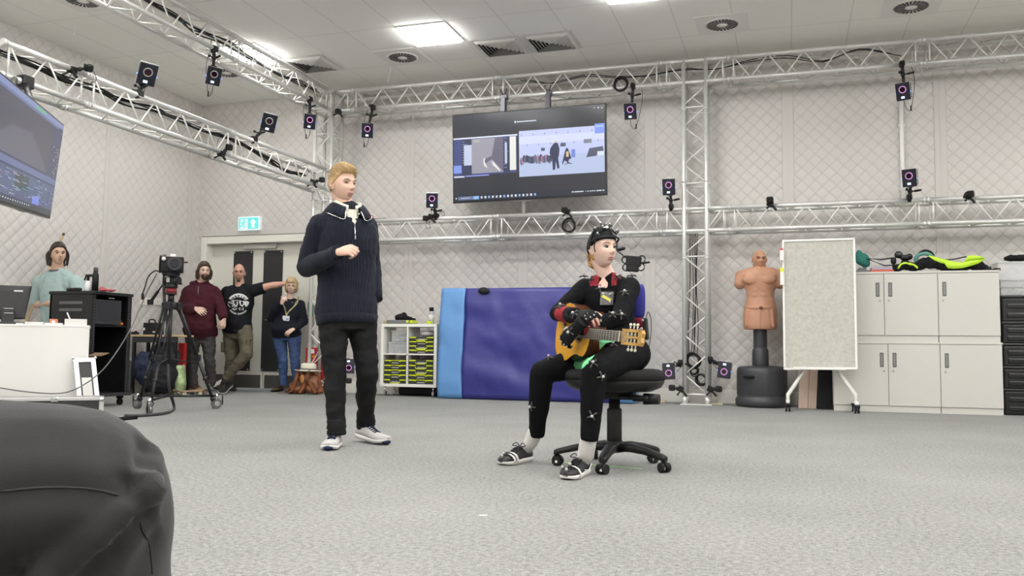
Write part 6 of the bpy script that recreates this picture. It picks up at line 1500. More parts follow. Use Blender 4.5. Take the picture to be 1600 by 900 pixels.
for (x, y) in ((-.72, 4.84), (-.61, 4.49), (-.89, 4.31), (-1.18, 4.55), (-1.06, 4.88)):
    e = V((x, y, 0)); d = (e-cc0).normalized(); s = V((-d.y, d.x, 0))
    g = MB(); rr = []
    for t, w_, zt_, zb_ in ((.04, .030, .125, .085), (.12, .028, .128, .088), (.20, .025, .115, .082), (.27, .022, .098, .068), (.305, .020, .088, .058), (.32, .014, .080, .058)):
        c = cc0+d*t; rr.append([c+s*w_+V((0, 0, zb_)), c+s*w_*1.0+V((0, 0, zt_-.008)), c+s*w_*.6+V((0, 0, zt_)), c-s*w_*.6+V((0, 0, zt_)), c-s*w_+V((0, 0, zt_-.008)), c-s*w_+V((0, 0, zb_))])
    g.rings(rr); a = g.build('base_arm', chm, CH_)
    g = MB(); q = e+V((0, 0, .0)); g.cone(q+V((0, 0, .045)), q+V((0, 0, .065)), .009)
    w2 = s.lerp(d, .3).normalized()
    for o in (-1, 1): g.cone(q+w2*o*.006+V((0, 0, .026)), q+w2*o*.027+V((0, 0, .026)), .026, .024, 20)
    g.torus(q+V((0, 0, .026)), .027, .008, w2, n=16, a0=0, a1=180); g.box(q+V((.0, -.026, .024)), (.016, .004, .012), m=1); g.build('caster', [black, white], CH_)
bc = V((-.885, 4.86, 0)); Lb = V((.78, -.625, 0)); Fb = V((-.625, -.78, 0)); z0, z1 = P(1000, 497, 4.76).z, P(1000, 444, 4.76).z
def pad(g, c, za, zb_, hw, th, m=None):
    rr = []
    for t in np.linspace(0, 1, 11):
        z = za+(zb_-za)*t; k = 1-.35*max(0, t-.8)**2*12*.3; kk = (1-.12*(2*t-1)**4)
        rr.append([c+Lb*hw*kk*cos(a)*(1)+Fb*th*(.35+.65*abs(sin(a)))*math.copysign(1, sin(a) if abs(sin(a)) > 1e-6 else 1)*min(1, abs(sin(a))*2)+V((0, 0, z)) for a in np.linspace(0, 2*pi, 25)[:-1]])
    g.rings(rr, m)
g = MB(); pad(g, bc, z0, z1, .168, .045); g.build('backrest', mat('dark blue backrest fabric', (.035, .035, .22), .75), CH_)
g = MB(); pad(g, bc, z0-.055, z0+.004, .166, .048); g.build('lumbar_band', mat('maroon lumbar band', (.16, .015, .025), .75), CH_)
g = MB(); g.tube([bc-Fb*.05+V((0, 0, z0+.1)), bc-Fb*.08+V((0, 0, z0-.05)), bc-Fb*.07+V((0, 0, zs-.08)), cc0+V((0, .02, zs-.10))], .02, 10); g.build('backrest_bar', chm, CH_)
# ---------------------------------------------------------------- guitar
butt, tip = P(869, 517, 4.62), P(999, 528, 3.86); GX = (tip-butt).normalized(); GL = (tip-butt).length; k_ = GL/.97
GZ = V((-.80, -.62, .10)); GZ = (GZ-GX*GX.dot(GZ)).normalized(); GY = GZ.cross(GX)
if GY.z < 0: GY = -GY
GM = M.Identity(4)
for i in range(3): GM[i][0], GM[i][1], GM[i][2], GM[i][3] = GX[i]*k_, GY[i]*k_, GZ[i]*k_, butt[i]
GT = thing('guitar', 'small orange-yellow classical guitar held across the seated musician\'s lap', 'guitar', butt)
gtop = mat('orange yellow lacquered top', (.60, .30, .015), .22, var=(6, .07)); gside = mat('dark red brown wood side', (.075, .028, .012), .25, var=(9, .25)); ghead = mat('honey coloured headstock', (.46, .27, .075), .3, var=(20, .12)); gfb = mat('dark fingerboard', (.03, .02, .016), .4); ivory = mat('ivory plastic', (.62, .57, .42), .35)
hw = lambda x: float(np.interp(x, [0, .006, .02, .05, .09, .14, .19, .24, .275, .31, .35, .39, .42, .44, .45], [.02, .065, .10, .132, .150, .157, .150, .128, .114, .112, .120, .119, .098, .06, .028]))
xs = [0, .003, .008, .015, .025, .04]+[.04+.41*i/34 for i in range(1, 33)]+[.44, .447, .45]
outl = [(x, hw(x)) for x in xs]+[(x, -hw(x)) for x in reversed(xs)]
def outline(g, z, sc=1.0): return [g._v((.225+(x-.225)*sc, y*sc, z)) for x, y in outl]
g = MB(); g.T = GM; a = outline(g, -.001); b = outline(g, -.088); n = len(a)
for i in range(n): g._f((a[i], a[(i+1) % n], b[(i+1) % n], b[i]), smooth=True)
g._f(b); g.build('sides_and_back', gside, GT)
g = MB(); g.T = GM; a = outline(g, 0); b = outline(g, -.003); g._f(a); 
for i in range(n): g._f((a[i], a[(i+1) % n], b[(i+1) % n], b[i]))
g.build('soundboard', gtop, GT)
g = MB(); g.T = GM
for i in range(n): 
    x0, y0 = outl[i]; x1, y1 = outl[(i+1) % n]
g.tube([(x, y, -.001) for x, y in outl], .0022, 5, closed=True); g.build('binding', gside, GT)
g = MB(); g.T = GM; g.lathe((.315, 0, .0006), [(.001, 0), (.041, 0), (.041, .0004), (.001, .0004)], 32); g.build('soundhole', mat('dark hollow', (.006, .004, .003), .9), GT)
g = MB(); g.T = GM
for r in (.044, .049, .054): g.torus((.315, 0, .0006), r, .0014, (0, 0, 1), n=36, k=5)
g.build('rosette', mat('brown rosette', (.12, .06, .02), .4), GT)
g = MB(); g.T = GM; g.box((.12, 0, .004), (.022, .15, .008), bev=.002); g.box((.124, 0, .009), (.003, .07, .003), m=1); g.build('bridge', [gfb, ivory], GT)
g = MB(); g.T = GM; g.box((.545, 0, .0035), (.49, .052, .007), bev=.001); 
for f in range(1, 17): x = .785-.66*(1-2**(-f/12)); g.box((x, 0, .0078), (.0016, .050, .0015), m=1)
g.build('fingerboard', [gfb, mat('fret wire', (.5, .48, .42), .3, .9)], GT)
g = MB(); g.T = GM; g.rings([[(x, .025*cos(t), -.001-d_*sin(t)) for t in np.linspace(0, pi, 9)] for x, d_ in ((.43, .07), (.46, .03), (.6, .021), (.78, .019))]); g.build('neck', gside, GT)
g = MB(); g.T = GM
for x0, x1, y0, y1 in ((.786, .97, .024, .037), (.786, .97, -.037, -.024), (.786, .97, -.005, .005), (.786, .815, -.03, .03), (.945, .975, -.037, .037)): g.boxb(x0, x1, y0, y1, -.022, -.004)
g.prism([(.972, -.037, -.022), (.985, -.02, -.022), (.978, 0, -.022), (.985, .02, -.022), (.972, .037, -.022)], (0, 0, .018)); g.build('headstock', ghead, GT)
g = MB(); g.T = GM; g.box((.786, 0, .004), (.006, .052, .012), bev=.001); g.build('nut', ivory, GT)
for s in (-1, 1):
    for x in (.835, .87, .905):
        g = MB(); g.T = GM; g.cone((x, s*.006, -.012), (x, s*.026, -.012), .0045, n=10, m=1); g.cone((x+.008, s*.036, -.016), (x+.008, s*.052, -.016), .003, m=0); g.sphere((x+.008, s*.058, -.016), (.009, .008, .006), m=1); g.build('tuning_peg', [chrome, ivory], GT)
for k in range(6): y = -.021+.0084*k; g = MB(); g.T = GM; g.cone((.12, y*1.25, .010), (.786, y, .0105), .0006+.0001*k, n=5); g.cone((.786, y, .0105), (.835+.035*(k % 3), y*.55, -.010), .0006, n=5); g.build('string', mat('nylon string', (.6, .58, .5), .3), GT)
# ---------------------------------------------------------------- the seated musician
T = thing('person', 'seated woman in a black marker-covered motion capture suit and head camera rig, holding a guitar', 'person', V((-.95, 4.6, 0)))
J = dict(hipR=P(953, 553, 4.73), hipL=P(990, 553, 4.60), waist=P(944, 500, 4.74), neck=P(949, 437, 4.66), head=P(941, 388.5, 4.62), shR=P(915, 450, 4.68), shL=P(984, 449, 4.61), elR=P(871, 489, 4.55), wrR=P(903, 493, 4.31),
         elL=P(968, 498, 4.40), wrL=P(898, 515, 4.27), knR=P(847, 582, 4.48), anR=P(838, 680, 4.60), knL=P(928, 578, 4.18), anL=P(921, 688, 4.20))
B = Body(J, W=.148, D=.100, arm=.88, leg=.98); j = B.J; skinW = skin_mat('pale pink skin', (.68, .47, .38))
Mh = head_frame(j['head'], V((.74, -.66, .03)), s=.93)
mb = MB(); B.torso(mb, -.12, .93, -.012); B.shoulders(mb, -.012)
for q in 'LR': B.armseg(mb, q, grow=-.005); B.legseg(mb, q, grow=-.026, hem=.022)
chain(mb, [j['neck']-V((0, 0, .05)), j['neck']+V((0, 0, .01)), j['head']+V((-.022, .022, -.055))], [.062, .049, .046])
RH = dict(wr=j['wrR'], d=P(929, 489, 4.22)-j['wrR'], n=(.1, .6, -.8), curls=[(35, 45, 25), (40, 45, 25), (42, 48, 25), (48, 50, 25)])
LH = dict(wr=j['wrL'], d=P(874, 540, 4.33)-j['wrL'], n=(.45, .85, .05), curls=[(20, 30, 20), (25, 35, 20), (28, 38, 22), (30, 40, 22)])
for h_, sd in ((RH, 1), (LH, -1)):
    d_ = V(h_['d']).normalized(); n_ = V(h_['n']); n_ = (n_-d_*d_.dot(n_)).normalized(); h_['t'] = d_.cross(n_)*sd; hand(mb, h_['wr'], d_, n_, h_['t'], h_['curls'], .92)
me = remesh(mb, .0042, 2); h = MB(); head_part(h, Mh, (.95, 1, .98), .92); join_meshes(me, mesh_of(h)); me.polygons.foreach_set('use_smooth', [True]*len(me.polygons)); link('body', me, skinW, T)
face_parts(T, Mh, mat('light ginger brow', (.30, .16, .08), .8), iris=(.10, .12, .14), lip=(.44, .19, .17), sc=.96, browr=.0022)
ging = mat('ginger blonde hair', (.45, .24, .07), .5, bump=(130, .003), var=(45, .35))
g = MB(); g.T = Mh; rnd = random.Random(4)
for k in range(26):
    c = V((-.018+rnd.uniform(-.012, .012), -.098+rnd.uniform(-.012, .010), -.058+rnd.uniform(-.022, .022))); a = rnd.uniform(0, 6.28)
    ax = V((rnd.uniform(-1, 1), rnd.uniform(-1, 1), rnd.uniform(-1, 1))); g.torus(c, rnd.uniform(.016, .030), .008, ax, n=14, k=6)
g.sphere((-.015, -.095, -.055), (.034, .028, .038)); g.sphere((0, -.085, -.03), (.05, .03, .03)); g.build('hair_bun', ging, T)
g = MB(); g.T = Mh; g.rings(hair_shell(lambda x, y, z: (-.006 if y > -.0 else (-.006+.014*sm(-.075, -.06, z)*sm(.0, -.02, y))), sc=(.95, 1, .98), amp=.004)); g.build('hair', ging, T)
suit = mat('black lycra suit', (.0055, .0055, .0065), .8, bump=(18, .002), spec=.1); green = mat('pale green fabric', (.16, .52, .25), .7); redc = mat('dark red lycra', (.24, .018, .028), .75)
def sdist(p, a, b): ab = b-a; t = max(0, min(1, (p-a).dot(ab)/ab.dot(ab))); return (p-a-ab*t).length, t
g = MB(); B.torso(g, -.14, .945, .008); B.shoulders(g, -.002)
for q in 'LR': B.armseg(g, q, 1.9, .006)
me = remesh(g, .006, 3); noisy(me, .004, (14, 14, 18), 2, 61); top = link('suit_top', me, [suit, redc], T)
base = basis(T)
for f in me.polygons:
    p = base @ f.center
    dn = (p-j['neck']); r_ = V((dn.x, dn.y, 0)).length
    for q in 'LR':
        dd, t = sdist(p, j['el'+q], j['wr'+q])
        if dd < .062 and ((.22 < t < .62) if q == 'R' else (.55 < t < .86)): f.material_index = 1
    if p.z > j['neck'].z-.035 and r_ < .098 and abs(dn.x) > .035: f.material_index = 1
g = MB(); B.torso(g, -.2, .02, .012)
for q in 'LR': B.legseg(g, q, .006, hem=.044, upto=1.0)
me = remesh(g, .006, 3); noisy(me, .004, (12, 12, 12), 2, 63); leg = link('suit_leggings', me, [suit, green], T)
# green inner thigh panel
def proj(p): v = p-V((0, 0, H)); return 800+F*v.dot(_r2)/v.dot(_f), 450-F*v.dot(_u2)/v.dot(_f)
def inpoly(x, y, P_):
    c = False
    for i in range(len(P_)):
        (x0, y0), (x1, y1) = P_[i-1], P_[i]
        if (y0 > y) != (y1 > y) and x < (x1-x0)*(y-y0)/(y1-y0)+x0: c = not c
    return c
gp = [(899, 552), (905, 546), (915, 547), (936, 542), (928, 556), (919, 568), (908, 577), (902, 580), (897, 572), (897, 560)]
for f in me.polygons:
    p = base @ f.center; n_ = base.to_3x3() @ f.normal
    if n_.y < .35 and inpoly(*proj(p), gp): f.material_index = 1
g = MB(); rr = []
for i in range(9):
    t = i/8; a = P(936+28*t, 530+3.0*t, 4.28-.10*t); b = P(937+10*t, 546-11*t, 4.24-.08*t); n_ = V((0, -.004, .0))
    w_ = .004*sin(i*2.1); rr.append([a+V((0, -w_, 0)), b+V((0, w_, 0)), b+V((0, .006+w_, 0)), a+V((0, .006-w_, 0))])
g.rings(rr, smooth=True); g.build('green_cloth', green, T)
# gloves: same hands, slightly fuller, finger ends left bare
glv = mat('black glove fabric', (.008, .008, .009), .8, bump=(60, .001))
def glove(h_, nm, bare):
    g = MB(); wr, d, n, t = V(h_['wr']), V(h_['d']).normalized(), V(h_['n']), V(h_['t']); n = (n-d*n.dot(d)).normalized(); s = .92
    el_ = lambda c, a_, b_, k=16: [c+t*a_*cos(2*pi*i/k)+n*b_*sin(2*pi*i/k) for i in range(k)]
    g.rings([el_(wr-d*.075, .036, .035), el_(wr-d*.02*s, .031, .026), el_(wr+d*.01*s, .033, .024), el_(wr+d*.035*s, .0385, .020), el_(wr+d*.07*s, .0415, .0175), el_(wr+d*.09*s, .036, .013)])
    g.capsule(wr+d*.02*s+t*.018*s+n*.006*s, wr+d*.05*s+t*.026*s+n*.008*s, .017*s+.002, .015*s+.002)
    ln = [(.042, .026, .021), (.046, .029, .022), (.042, .027, .021), (.033, .021, .019)]; jp = []
    for i in range(4):
        bs = wr+d*(.088-.004*abs(i-1.2))*s+t*(.030-.0205*i)*s-n*.001*s; dn_ = (d+t*(.10-.075*i)).normalized(); q = bs; ang = 0; pts = [bs-dn_*.012*s, bs]
        for k in range(3): ang += R(h_['curls'][i][k]); q = q+(dn_*cos(ang)+n*sin(ang))*ln[i][k]*s; pts.append(q)
        lim = 2 if i in bare else 3
        for k in range(lim): g.capsule(pts[k], pts[k+1] if k < 3 else pts[k+1], .0100, .0096, 10)
        jp += [(pts[2], (dn_*cos(ang*.5)).normalized()), (pts[3], None)]
    me = remesh(g, .0034, 2); link(nm, me, glv, T)
    for k, (p, _) in enumerate(jp):
        m2 = MB(); m2.sphere(p-n*.011, .0048, 10, 6, m=0); m2.cone(p-n*.002, p-n*.009, .005, .003, 8, m=1); m2.build('finger_marker', [mgrey, mblk], T)
    return n, d, t
mgrey = mat('grey reflective marker', (.42, .41, .40), .35); mblk = mat('grey rubber marker base', (.075, .072, .072), .7)
n1, d1, t1_ = glove(RH, 'glove', (1, 2)); n2, d2, t2_ = glove(LH, 'glove', ())
def cross_marker(p, nrm, rot=0, s=1.0):
    p = V(p); nrm = V(nrm).normalized(); _, a, b = frame(nrm); g = MB()
    for k in range(4):
        t = rot+pi/2*k; dv = a*cos(t)+b*sin(t); g.tube([p+nrm*.004, p+dv*.012*s+nrm*.004, p+dv*.026*s-nrm*.001], [.0052, .0048, .0042], 6, m=1)
    g.cone(p, p+nrm*.012, .0055, .003, 8, m=1); g.sphere(p+nrm*.0165, .0075, 12, 8, m=0); g.build('suit_marker', [mgrey, mblk], T)
bvs = [(BVHTree.FromPolygons([v.co for v in o.data.vertices], [p.vertices for p in o.data.polygons]), basis(o)) for o in T.children if o.name.split('.')[0] in ('suit_top', 'suit_leggings', 'glove', 'body')]
def hitp(x, y):
    d = _ray(x, y); best = None
    for bv, Tm in bvs:
        inv = Tm.inverted(); h_ = bv.ray_cast(inv @ V((0, 0, H)), (inv.to_3x3() @ d).normalized())
        if h_[0] is not None and (best is None or h_[3] < best[2]): best = (Tm @ h_[0], Tm.to_3x3() @ h_[1], h_[3])
    return best
for k, (x, y) in enumerate(((923, 437), (965, 433), (938, 451), (976, 458), (882, 450), (862, 472), (877, 479), (898, 491), (957, 492), (970, 492), (891, 518), (858, 560), (927, 568), (939, 588), (958, 540), (925, 649), (831, 635), (935, 690), (857, 688), (1003, 470))):
    b = hitp(x, y)
    if b: nr = b[1] if b[1].dot(V((0, 0, H))-b[0]) > 0 else -b[1]; cross_marker(b[0], nr, k*.7)
for (p, nr) in ((j['shR']+V((-.01, .0, .062)), (0, 0, 1)), (j['shL']+V((.01, 0, .060)), (0, 0, 1))): cross_marker(p, nr)
# chest patch with small yellow tab
b = hitp(949, 467)
if b:
    nr = b[1].normalized() if b[1].y < 0 else -b[1].normalized(); _, a_, u_ = frame(nr); Rm = M((a_, u_, nr)).transposed(); g = MB(); g.box(b[0]+nr*.006, (.075, .075, .012), Rm, m=0, bev=.005)
    g.box(b[0]+nr*.014, (.055, .016, .006), Rm @ M.Rotation(.5, 3, 'Z'), m=1, bev=.002)
    for q in ((-.02, .02), (.02, .024), (-.022, -.022)): g.sphere(b[0]+nr*.016+a_*q[0]+u_*q[1], .007, 10, 6, m=2)
    g.build('chest_patch', [mat('grey patch', (.12, .12, .12), .6, var=(60, .5)), mat('yellow tab', (.6, .55, .08), .5), mgrey], T)
# radio pack on the back
g = MB(); c = P(1009, 514, 4.62); g.box(c, (.022, .06, .115), M.Rotation(-.08, 3, 'Y'), bev=.006); g.tube(spline([c+V((0, 0, .055)), c+V((.012, 0, .09)), c+V((.028, 0, .05)), c+V((.026, 0, -.04)), c+V((.012, 0, -.12))], 5), .0022, 6); g.sphere(c+V((-.018, -.03, .0)), .008, m=1); g.sphere(c+V((-.012, -.03, .045)), .007, m=1); g.build('radio_pack', [black, mgrey], T)
# cap and head camera rig
capm = mat('black cap cloth', (.011, .012, .014), .85)
def capf(x, y, z):
    lim = np.interp(y, [-.09, -.02, .01, .05, .07, .1], [-.025, -.012, .022, .042, .046, .048]); h_ = sm(lim-.003, lim+.003, z)
    if y < .03 and y > -.06: h_ = max(h_, sm(-.035, -.03, z)*(1 if abs(x) > .05 and y < -.035 else 0))
    return -.006*(1-h_)+.012*h_
g = MB(); g.T = Mh; g.rings(hair_shell(capf, sc=(.95, 1, .98), amp=.002)); cp = g.build('cap', capm, T)
g = MB(); g.T = Mh
for pts in ([(s*.088, -.01+y_, -.01) for s, y_ in ((-1, 0),)]+[(-.086, 0, .04), (-.062, .0, .095), (0, .0, .128), (.062, 0, .095), (.086, 0, .04), (.088, -.01, -.01)], [(0, -.108, .0), (0, -.09, .08), (0, 0, .128), (0, .07, .11), (0, .106, .062)], [(-.086, .0, .03), (-.07, .065, .05), (0, .11, .056), (.07, .065, .05), (.086, 0, .03)], [(-.060, .05, .085), (0, .06, .115), (.06, .05, .085)]):
    g.tube(spline(pts, 6), .0055, 8)
g.tube(spline([(-.078, .045, .045), (-.084, .02, .0), (-.080, .004, -.035)], 5), .004, 6); g.tube(spline([(.078, .045, .045), (.086, .04, .0), (.088, .05, -.03)], 5), .004, 6)
g.build('head_rig', black, cp)
rg = random.Random(9)
for p in ((-.06, .06, .085), (-.035, .085, .09), (0, .07, .125), (.04, .06, .11), (-.075, .02, .075), (.02, .02, .135), (-.02, .01, .135), (.06, .02, .105), (-.05, -.03, .12), (0, -.115, .02), (.07, .055, .07)):
    g = MB(); g.T = Mh; v = V(p); n_ = v.normalized(); g.cone(v-n_*.008, v+n_*.006, .006, .004, 8, m=1); g.sphere(v+n_*.012, .0068, 12, 8, m=0); g.sphere(v+V((rg.uniform(-.015, .015), rg.uniform(-.01, .01), 0)), .008, 8, 5, m=1); g.build('head_marker', [mgrey, mblk], cp)
g = MB(); g.T = Mh; g.sphere((0, .05, .112), (.026, .022, .014)); g.build('silver_plate', mat('silver rig plate', (.6, .6, .6), .2, .9), cp)
g = MB(); pc = P(990, 408, 4.28); Mi = Mh.inverted(); a1 = P(965, 392, 4.42)
g.tube([Mh @ V((-.084, .03, .035)), a1, P(977, 402, 4.33), pc], .0045, 8); g.capsule(P(966, 390, 4.42), P(975, 388, 4.40), .010, .008); g.build('boom_arm', black, cp)
g = MB(); _, a_, u_ = frame((Mh @ V((0, 0, -.02)))-pc); Rm = M((a_, u_, a_.cross(u_))).transposed(); g.box(pc, (.075, .032, .05), M.Rotation(.1, 3, 'Y'), bev=.006); g.box(pc+V((-.005, 0, -.03)), (.062, .03, .045), M.Rotation(.1, 3, 'Y'), bev=.006)
g.capsule(pc+V((.03, 0, -.012)), pc+V((.078, -.01, -.008)), .006, .005)
for s in (-1, 1): g.torus(pc+V((s*.040, 0, .008)), .018, .0035, (0, 1, 0), n=16); g.torus(pc+V((s*.036, 0, -.030)), .018, .0035, (0, 1, 0), n=16)
g.build('head_camera', black, cp)
# socks and shoes
wsock = mat('white cotton sock', (.62, .60, .57), .9, bump=(60, .002)); bl2 = mat('black running mesh', (.016, .016, .017), .6); strap = mat('white elastic strap', (.72, .71, .69), .7)
for q, toe, heel in (('R', PZ(783, 728), PZ(856, 714)), ('L', PZ(884, 751), PZ(936, 731))):
    an = j['an'+q]; d = (toe-heel).normalized(); heel = toe-d*.275
    hl_ = toe-d*.225; g = MB(); k0 = an+(j['kn'+q]-an).normalized()*.10; g.rings([[c+V((cos(t)*r, sin(t)*r, 0)) for t in np.linspace(0, 2*pi, 21)[:-1]] for c, r in ((k0, .0405), (an.lerp(k0, .5), .0425), (V((hl_.x*.5+an.x*.5, hl_.y*.5+an.y*.5, .095)), .041), (V((hl_.x, hl_.y, .05)), .038))]); link('sock', noisy(g.mesh('s'), .003, (20, 20, 90), 1, 3), wsock, T)
    s_, (dd, ss, uu, L_) = shoe(T, heel, toe, (0, 0, 1), bl2, wsol, black, w=.046, hgt=.088)
    for t in ((.66, .76) if q == 'R' else (.72,)):
        c = heel+dd*L_*t; ww = .051; hh = .066-.03*(t-.6)*2; g = MB(); rr = []
        for o in (0, .020): rr.append([c+dd*o+ss*x*ww+uu*z for x, z in ((-1.02, .004), (-1.02, .03), (-.8, hh*.82), (-.4, hh*1.0), (0, hh*1.05), (.4, hh), (.8, hh*.82), (1.02, .03), (1.02, .004))])
        g.rings(rr, caps=False); g.build('white_strap', strap, s_)
    for t, l_, z in ((.80, .0, .06), (.60, .048, .035), (.97, .0, .04)): c = heel+dd*L_*t+ss*l_+uu*z; g = MB(); g.sphere(c, .011, 10, 6, m=1); g.sphere(c+uu*.012+ss*l_*.2, .008, 10, 6, m=0); g.build('foot_marker', [mgrey, mblk], s_)
    if q == 'L':
        g = MB(); c = heel+dd*L_*.3+ss*.0; sg = 1 if (ss.dot(V((0, 0, H))-c) > 0) else -1; c = c+ss*sg*.046; g.tube(spline([c+uu*.055-dd*.05, c+uu*.030-dd*.01, c+uu*.035+dd*.05], 5), .003, 6); g.build('side_mark', white, s_)
# ---------------------------------------------------------------- left side: table, rack, cases
g_T = None
wd = mat('white laminate front', (.72, .71, .68), .5)
CD = V((-.74, -.67, 0)).normalized(); CN = V((.67, -.74, 0)).normalized(); c0 = P(140, 508.5, 6.45); zt = c0.z; c0.z = 0     # front edge runs away to the left, facing the room
RC = M((-CD, -CN, V((0, 0, 1)))).transposed()              # local x along the front (to the right), y into the counter
def onfront(x, y=508, back=0.0):                            # point over the counter seen at pixel x, set back from its front
    p, s_ = onray(x, y, c0-CN*back, CD); return V((p.x, p.y, 0))
T = thing('white_counter', 'white fronted counter at the left edge, in front of the black rack', 'counter', c0+CD*1.0-CN*.2)
def cbox(g, u0, u1, v0, v1, z0, z1, m=None, bev=0): g.box(c0-CD*((u0+u1)/2)-CN*((v0+v1)/2)+V((0, 0, (z0+z1)/2)), (abs(u1-u0), abs(v1-v0), z1-z0), RC, m, bev)
g = MB(); cbox(g, -1.9, 0, 0, .025, .0, zt-.02); g.build('front_panel', wd, T)
g = MB(); cbox(g, -.03, -.005, .025, .40, 0, zt-.02); cbox(g, -1.9, -1.87, .025, .40, 0, zt-.02); g.build('side_panels', wd, T)
g = MB(); cbox(g, -1.9, .003, -.004, .42, zt-.02, zt, bev=.003); g.build('top', wd, T)
mc = onfront(22, back=.15); zb_ = lambda x, y: (lambda q: q.z)(onray(x, y, c0-CN*.15, CD)[0])
T = thing('monitor', 'back of a black computer monitor at the left edge on the white counter', 'monitor', V((mc.x, mc.y, zt)))
ml, mr = onfront(-30, back=.15), onfront(47, back=.15); z1 = zb_(20, 446); z0 = zb_(20, 500); Ld = (mr-ml).length; Md = (mr-ml).normalized()
g = MB(); g.rings([[ml+Md*i+CN*y+V((0, 0, z0+jj)), mr-Md*(i+.045)+CN*y+V((0, 0, z0+jj+.01)), mr-Md*i+CN*y+V((0, 0, z1-jj)), ml+Md*i+CN*y+V((0, 0, z1-jj))] for y, i, jj in ((.035, .04, .05), (.03, .01, .012), (0, 0, 0), (-.02, 0, 0))], smooth=False); g.build('housing', darkgrey, T)
sn = onfront(12, back=.13); g = MB(); g.box(sn+CN*.03+V((0, 0, (zt+z0+.1)/2)), (.10, .03, z0+.12-zt), RC, bev=.01); g.build('stand_neck', darkgrey, T); g = MB(); g.box(sn+V((0, 0, zt+.011)), (.26, .17, .018), RC, bev=.006); g.build('stand_foot', darkgrey, T)
g = MB(); q = onfront(27, back=.15)+CN*.036; g.box(q+V((0, 0, z1-.05)), (.07, .005, .014), RC); g.box(sn+CN*.048+V((.01, 0, z0+.10)), (.07, .004, .005), RC); g.box(sn+CN*.048+V((.01, 0, z0+.06)), (.07, .004, .005), RC); g.build('badge', mat('pale badge', (.6, .6, .6), .5), T)
paper = mat('white paper', (.66, .65, .62), .7)
def cspan(x0, x1, back): a, b = onfront(x0, back=back), onfront(x1, back=back); return (a+b)/2, (b-a).length
for k, (x0, x1, h_, lab) in enumerate(((26, 38, .010, 'small white paper slip on the counter beside the monitor foot'), (40, 68, .022, 'stack of white paper on the counter right of the monitor'), (70, 98, .016, 'white papers on the counter between paper stack and open box'))):
    c, L_ = cspan(x0, x1, .12); g = MB(); g.box(c+V((0, 0, zt+h_/2+.001)), (L_, .16, h_), RC); tag(g.build('paper_stack', paper, None), lab, 'paper')
c, L_ = cspan(101, 135, .03); hb = P(118, 498.5, 6.4).z-zt
T = thing('white_box', 'open white card box holding a pen at the right end of the counter', 'box', c+V((0, 0, zt))); g = MB(); t = .004; rb_ = lambda x, y, z: c+RC @ V((x, y, 0))+V((0, 0, zt+z))
for (x, y, sx, sy) in ((0, 0, L_, t), (0, .12, L_, t), (-L_/2, .06, t, .12), (L_/2, .06, t, .12)): g.box(rb_(x, y, hb/2), (sx, sy, hb), RC)
g.box(rb_(0, .06, t/2+.001), (L_, .12, t), RC); g.build('card_walls', paper, T)
g = MB(); g.capsule(rb_(-L_*.2, .06, .02), rb_(-L_*.42, .05, hb+.055), .006); g.build('pen', white, T)
c, L_ = cspan(77, 90, .26); g = MB(); g.box(c+V((0, 0, zt+.03)), (L_, .05, .055), RC, bev=.006); g.box(c+CN*.027+V((0, 0, zt+.03)), (L_*.4, .003, .025), RC, m=1); tag(g.build('tape_dispenser', [mat('salmon plastic', (.62, .22, .12), .5), white], None), 'small salmon coloured tape dispenser on the counter before the rack', 'dispenser')
# rack
RX0, RX1, RY0, RY1 = -6.55-.52, -6.55, 6.95, 7.50; rzb = .13; rzt = P(143, 459, RY0).z
T = thing('equipment_rack', 'tall black open equipment rack on casters at left, beside the tripod', 'rack', ((RX0+RX1)/2, (RY0+RY1)/2, 0)); rk = mat('black rack steel', (.014, .014, .015), .45, .2)
g = MB(); g.boxb(RX0, RX1, RY0, RY0+.02, rzb, rzt, bev=.002); g.boxb(RX0, RX0+.02, RY0, RY1, rzb, rzt); g.boxb(RX0, RX1, RY1-.02, RY1, rzb, rzt); g.build('side_panels', rk, T)
g = MB(); g.boxb(RX0-.01, RX1+.01, RY0-.01, RY1+.01, rzt, rzt+.03, bev=.003); g.build('top', rk, T)
g = MB(); g.boxb(RX0-.01, RX1+.03, RY0-.01, RY1+.01, rzb-.03, rzb, bev=.003); g.build('bottom_plate', mat('dark rack plinth', (.03, .03, .032), .5), T)
for y in (RY0+.02, RY1-.055): g = MB(); g.boxb(RX1-.02, RX1, y, y+.035, rzb, rzt); [g.boxb(RX1-.001, RX1+.001, y+.012, y+.022, z, z+.008, m=1) for z in np.arange(rzb+.03, rzt-.03, .03)]; g.build('rack_rail', [rk, mat('rail holes', (.12, .12, .12), .5)], T)
dz = P(165, 507, RY0+.2).z; g = MB(); g.boxb(RX1-.05, RX1+.004, RY0+.055, RY0+.40, dz, rzt-.05, bev=.004); g.boxb(RX1+.002, RX1+.012, RY0+.06, RY0+.39, dz, dz+.02, bev=.003); g.build('upper_panel', mat('charcoal rack panel', (.024, .024, .026), .4), T)
g = MB(); g.boxb(RX0+.02, RX1-.02, RY0+.02, RY1-.02, dz-.02, dz-.005); g.build('inner_shelf', rk, T)
g = MB()
for zz in (rzt-.10, rzt-.17):
    for k in range(26): g.boxb(RX0+.12+k*.011, RX0+.126+k*.011, RY0-.0012, RY0+.001, zz, zz+.028)
g.boxb(RX1-.001, RX1+.002, RY0+.22, RY0+.3, rzt-.035, rzt-.025); g.build('vent_slots', mat('vent light gaps', (.16, .16, .16), .5), T)
for x in (RX0+.06, RX1-.05):
    for y in (RY0+.06, RY1-.06): g = MB(); g.boxb(x-.02, x+.02, y-.03, y+.03, rzb-.06, rzb-.03, bev=.004); g.cone((x-.012, y, .036), (x+.012, y, .036), .035, n=18); g.build('caster', rubber, T)
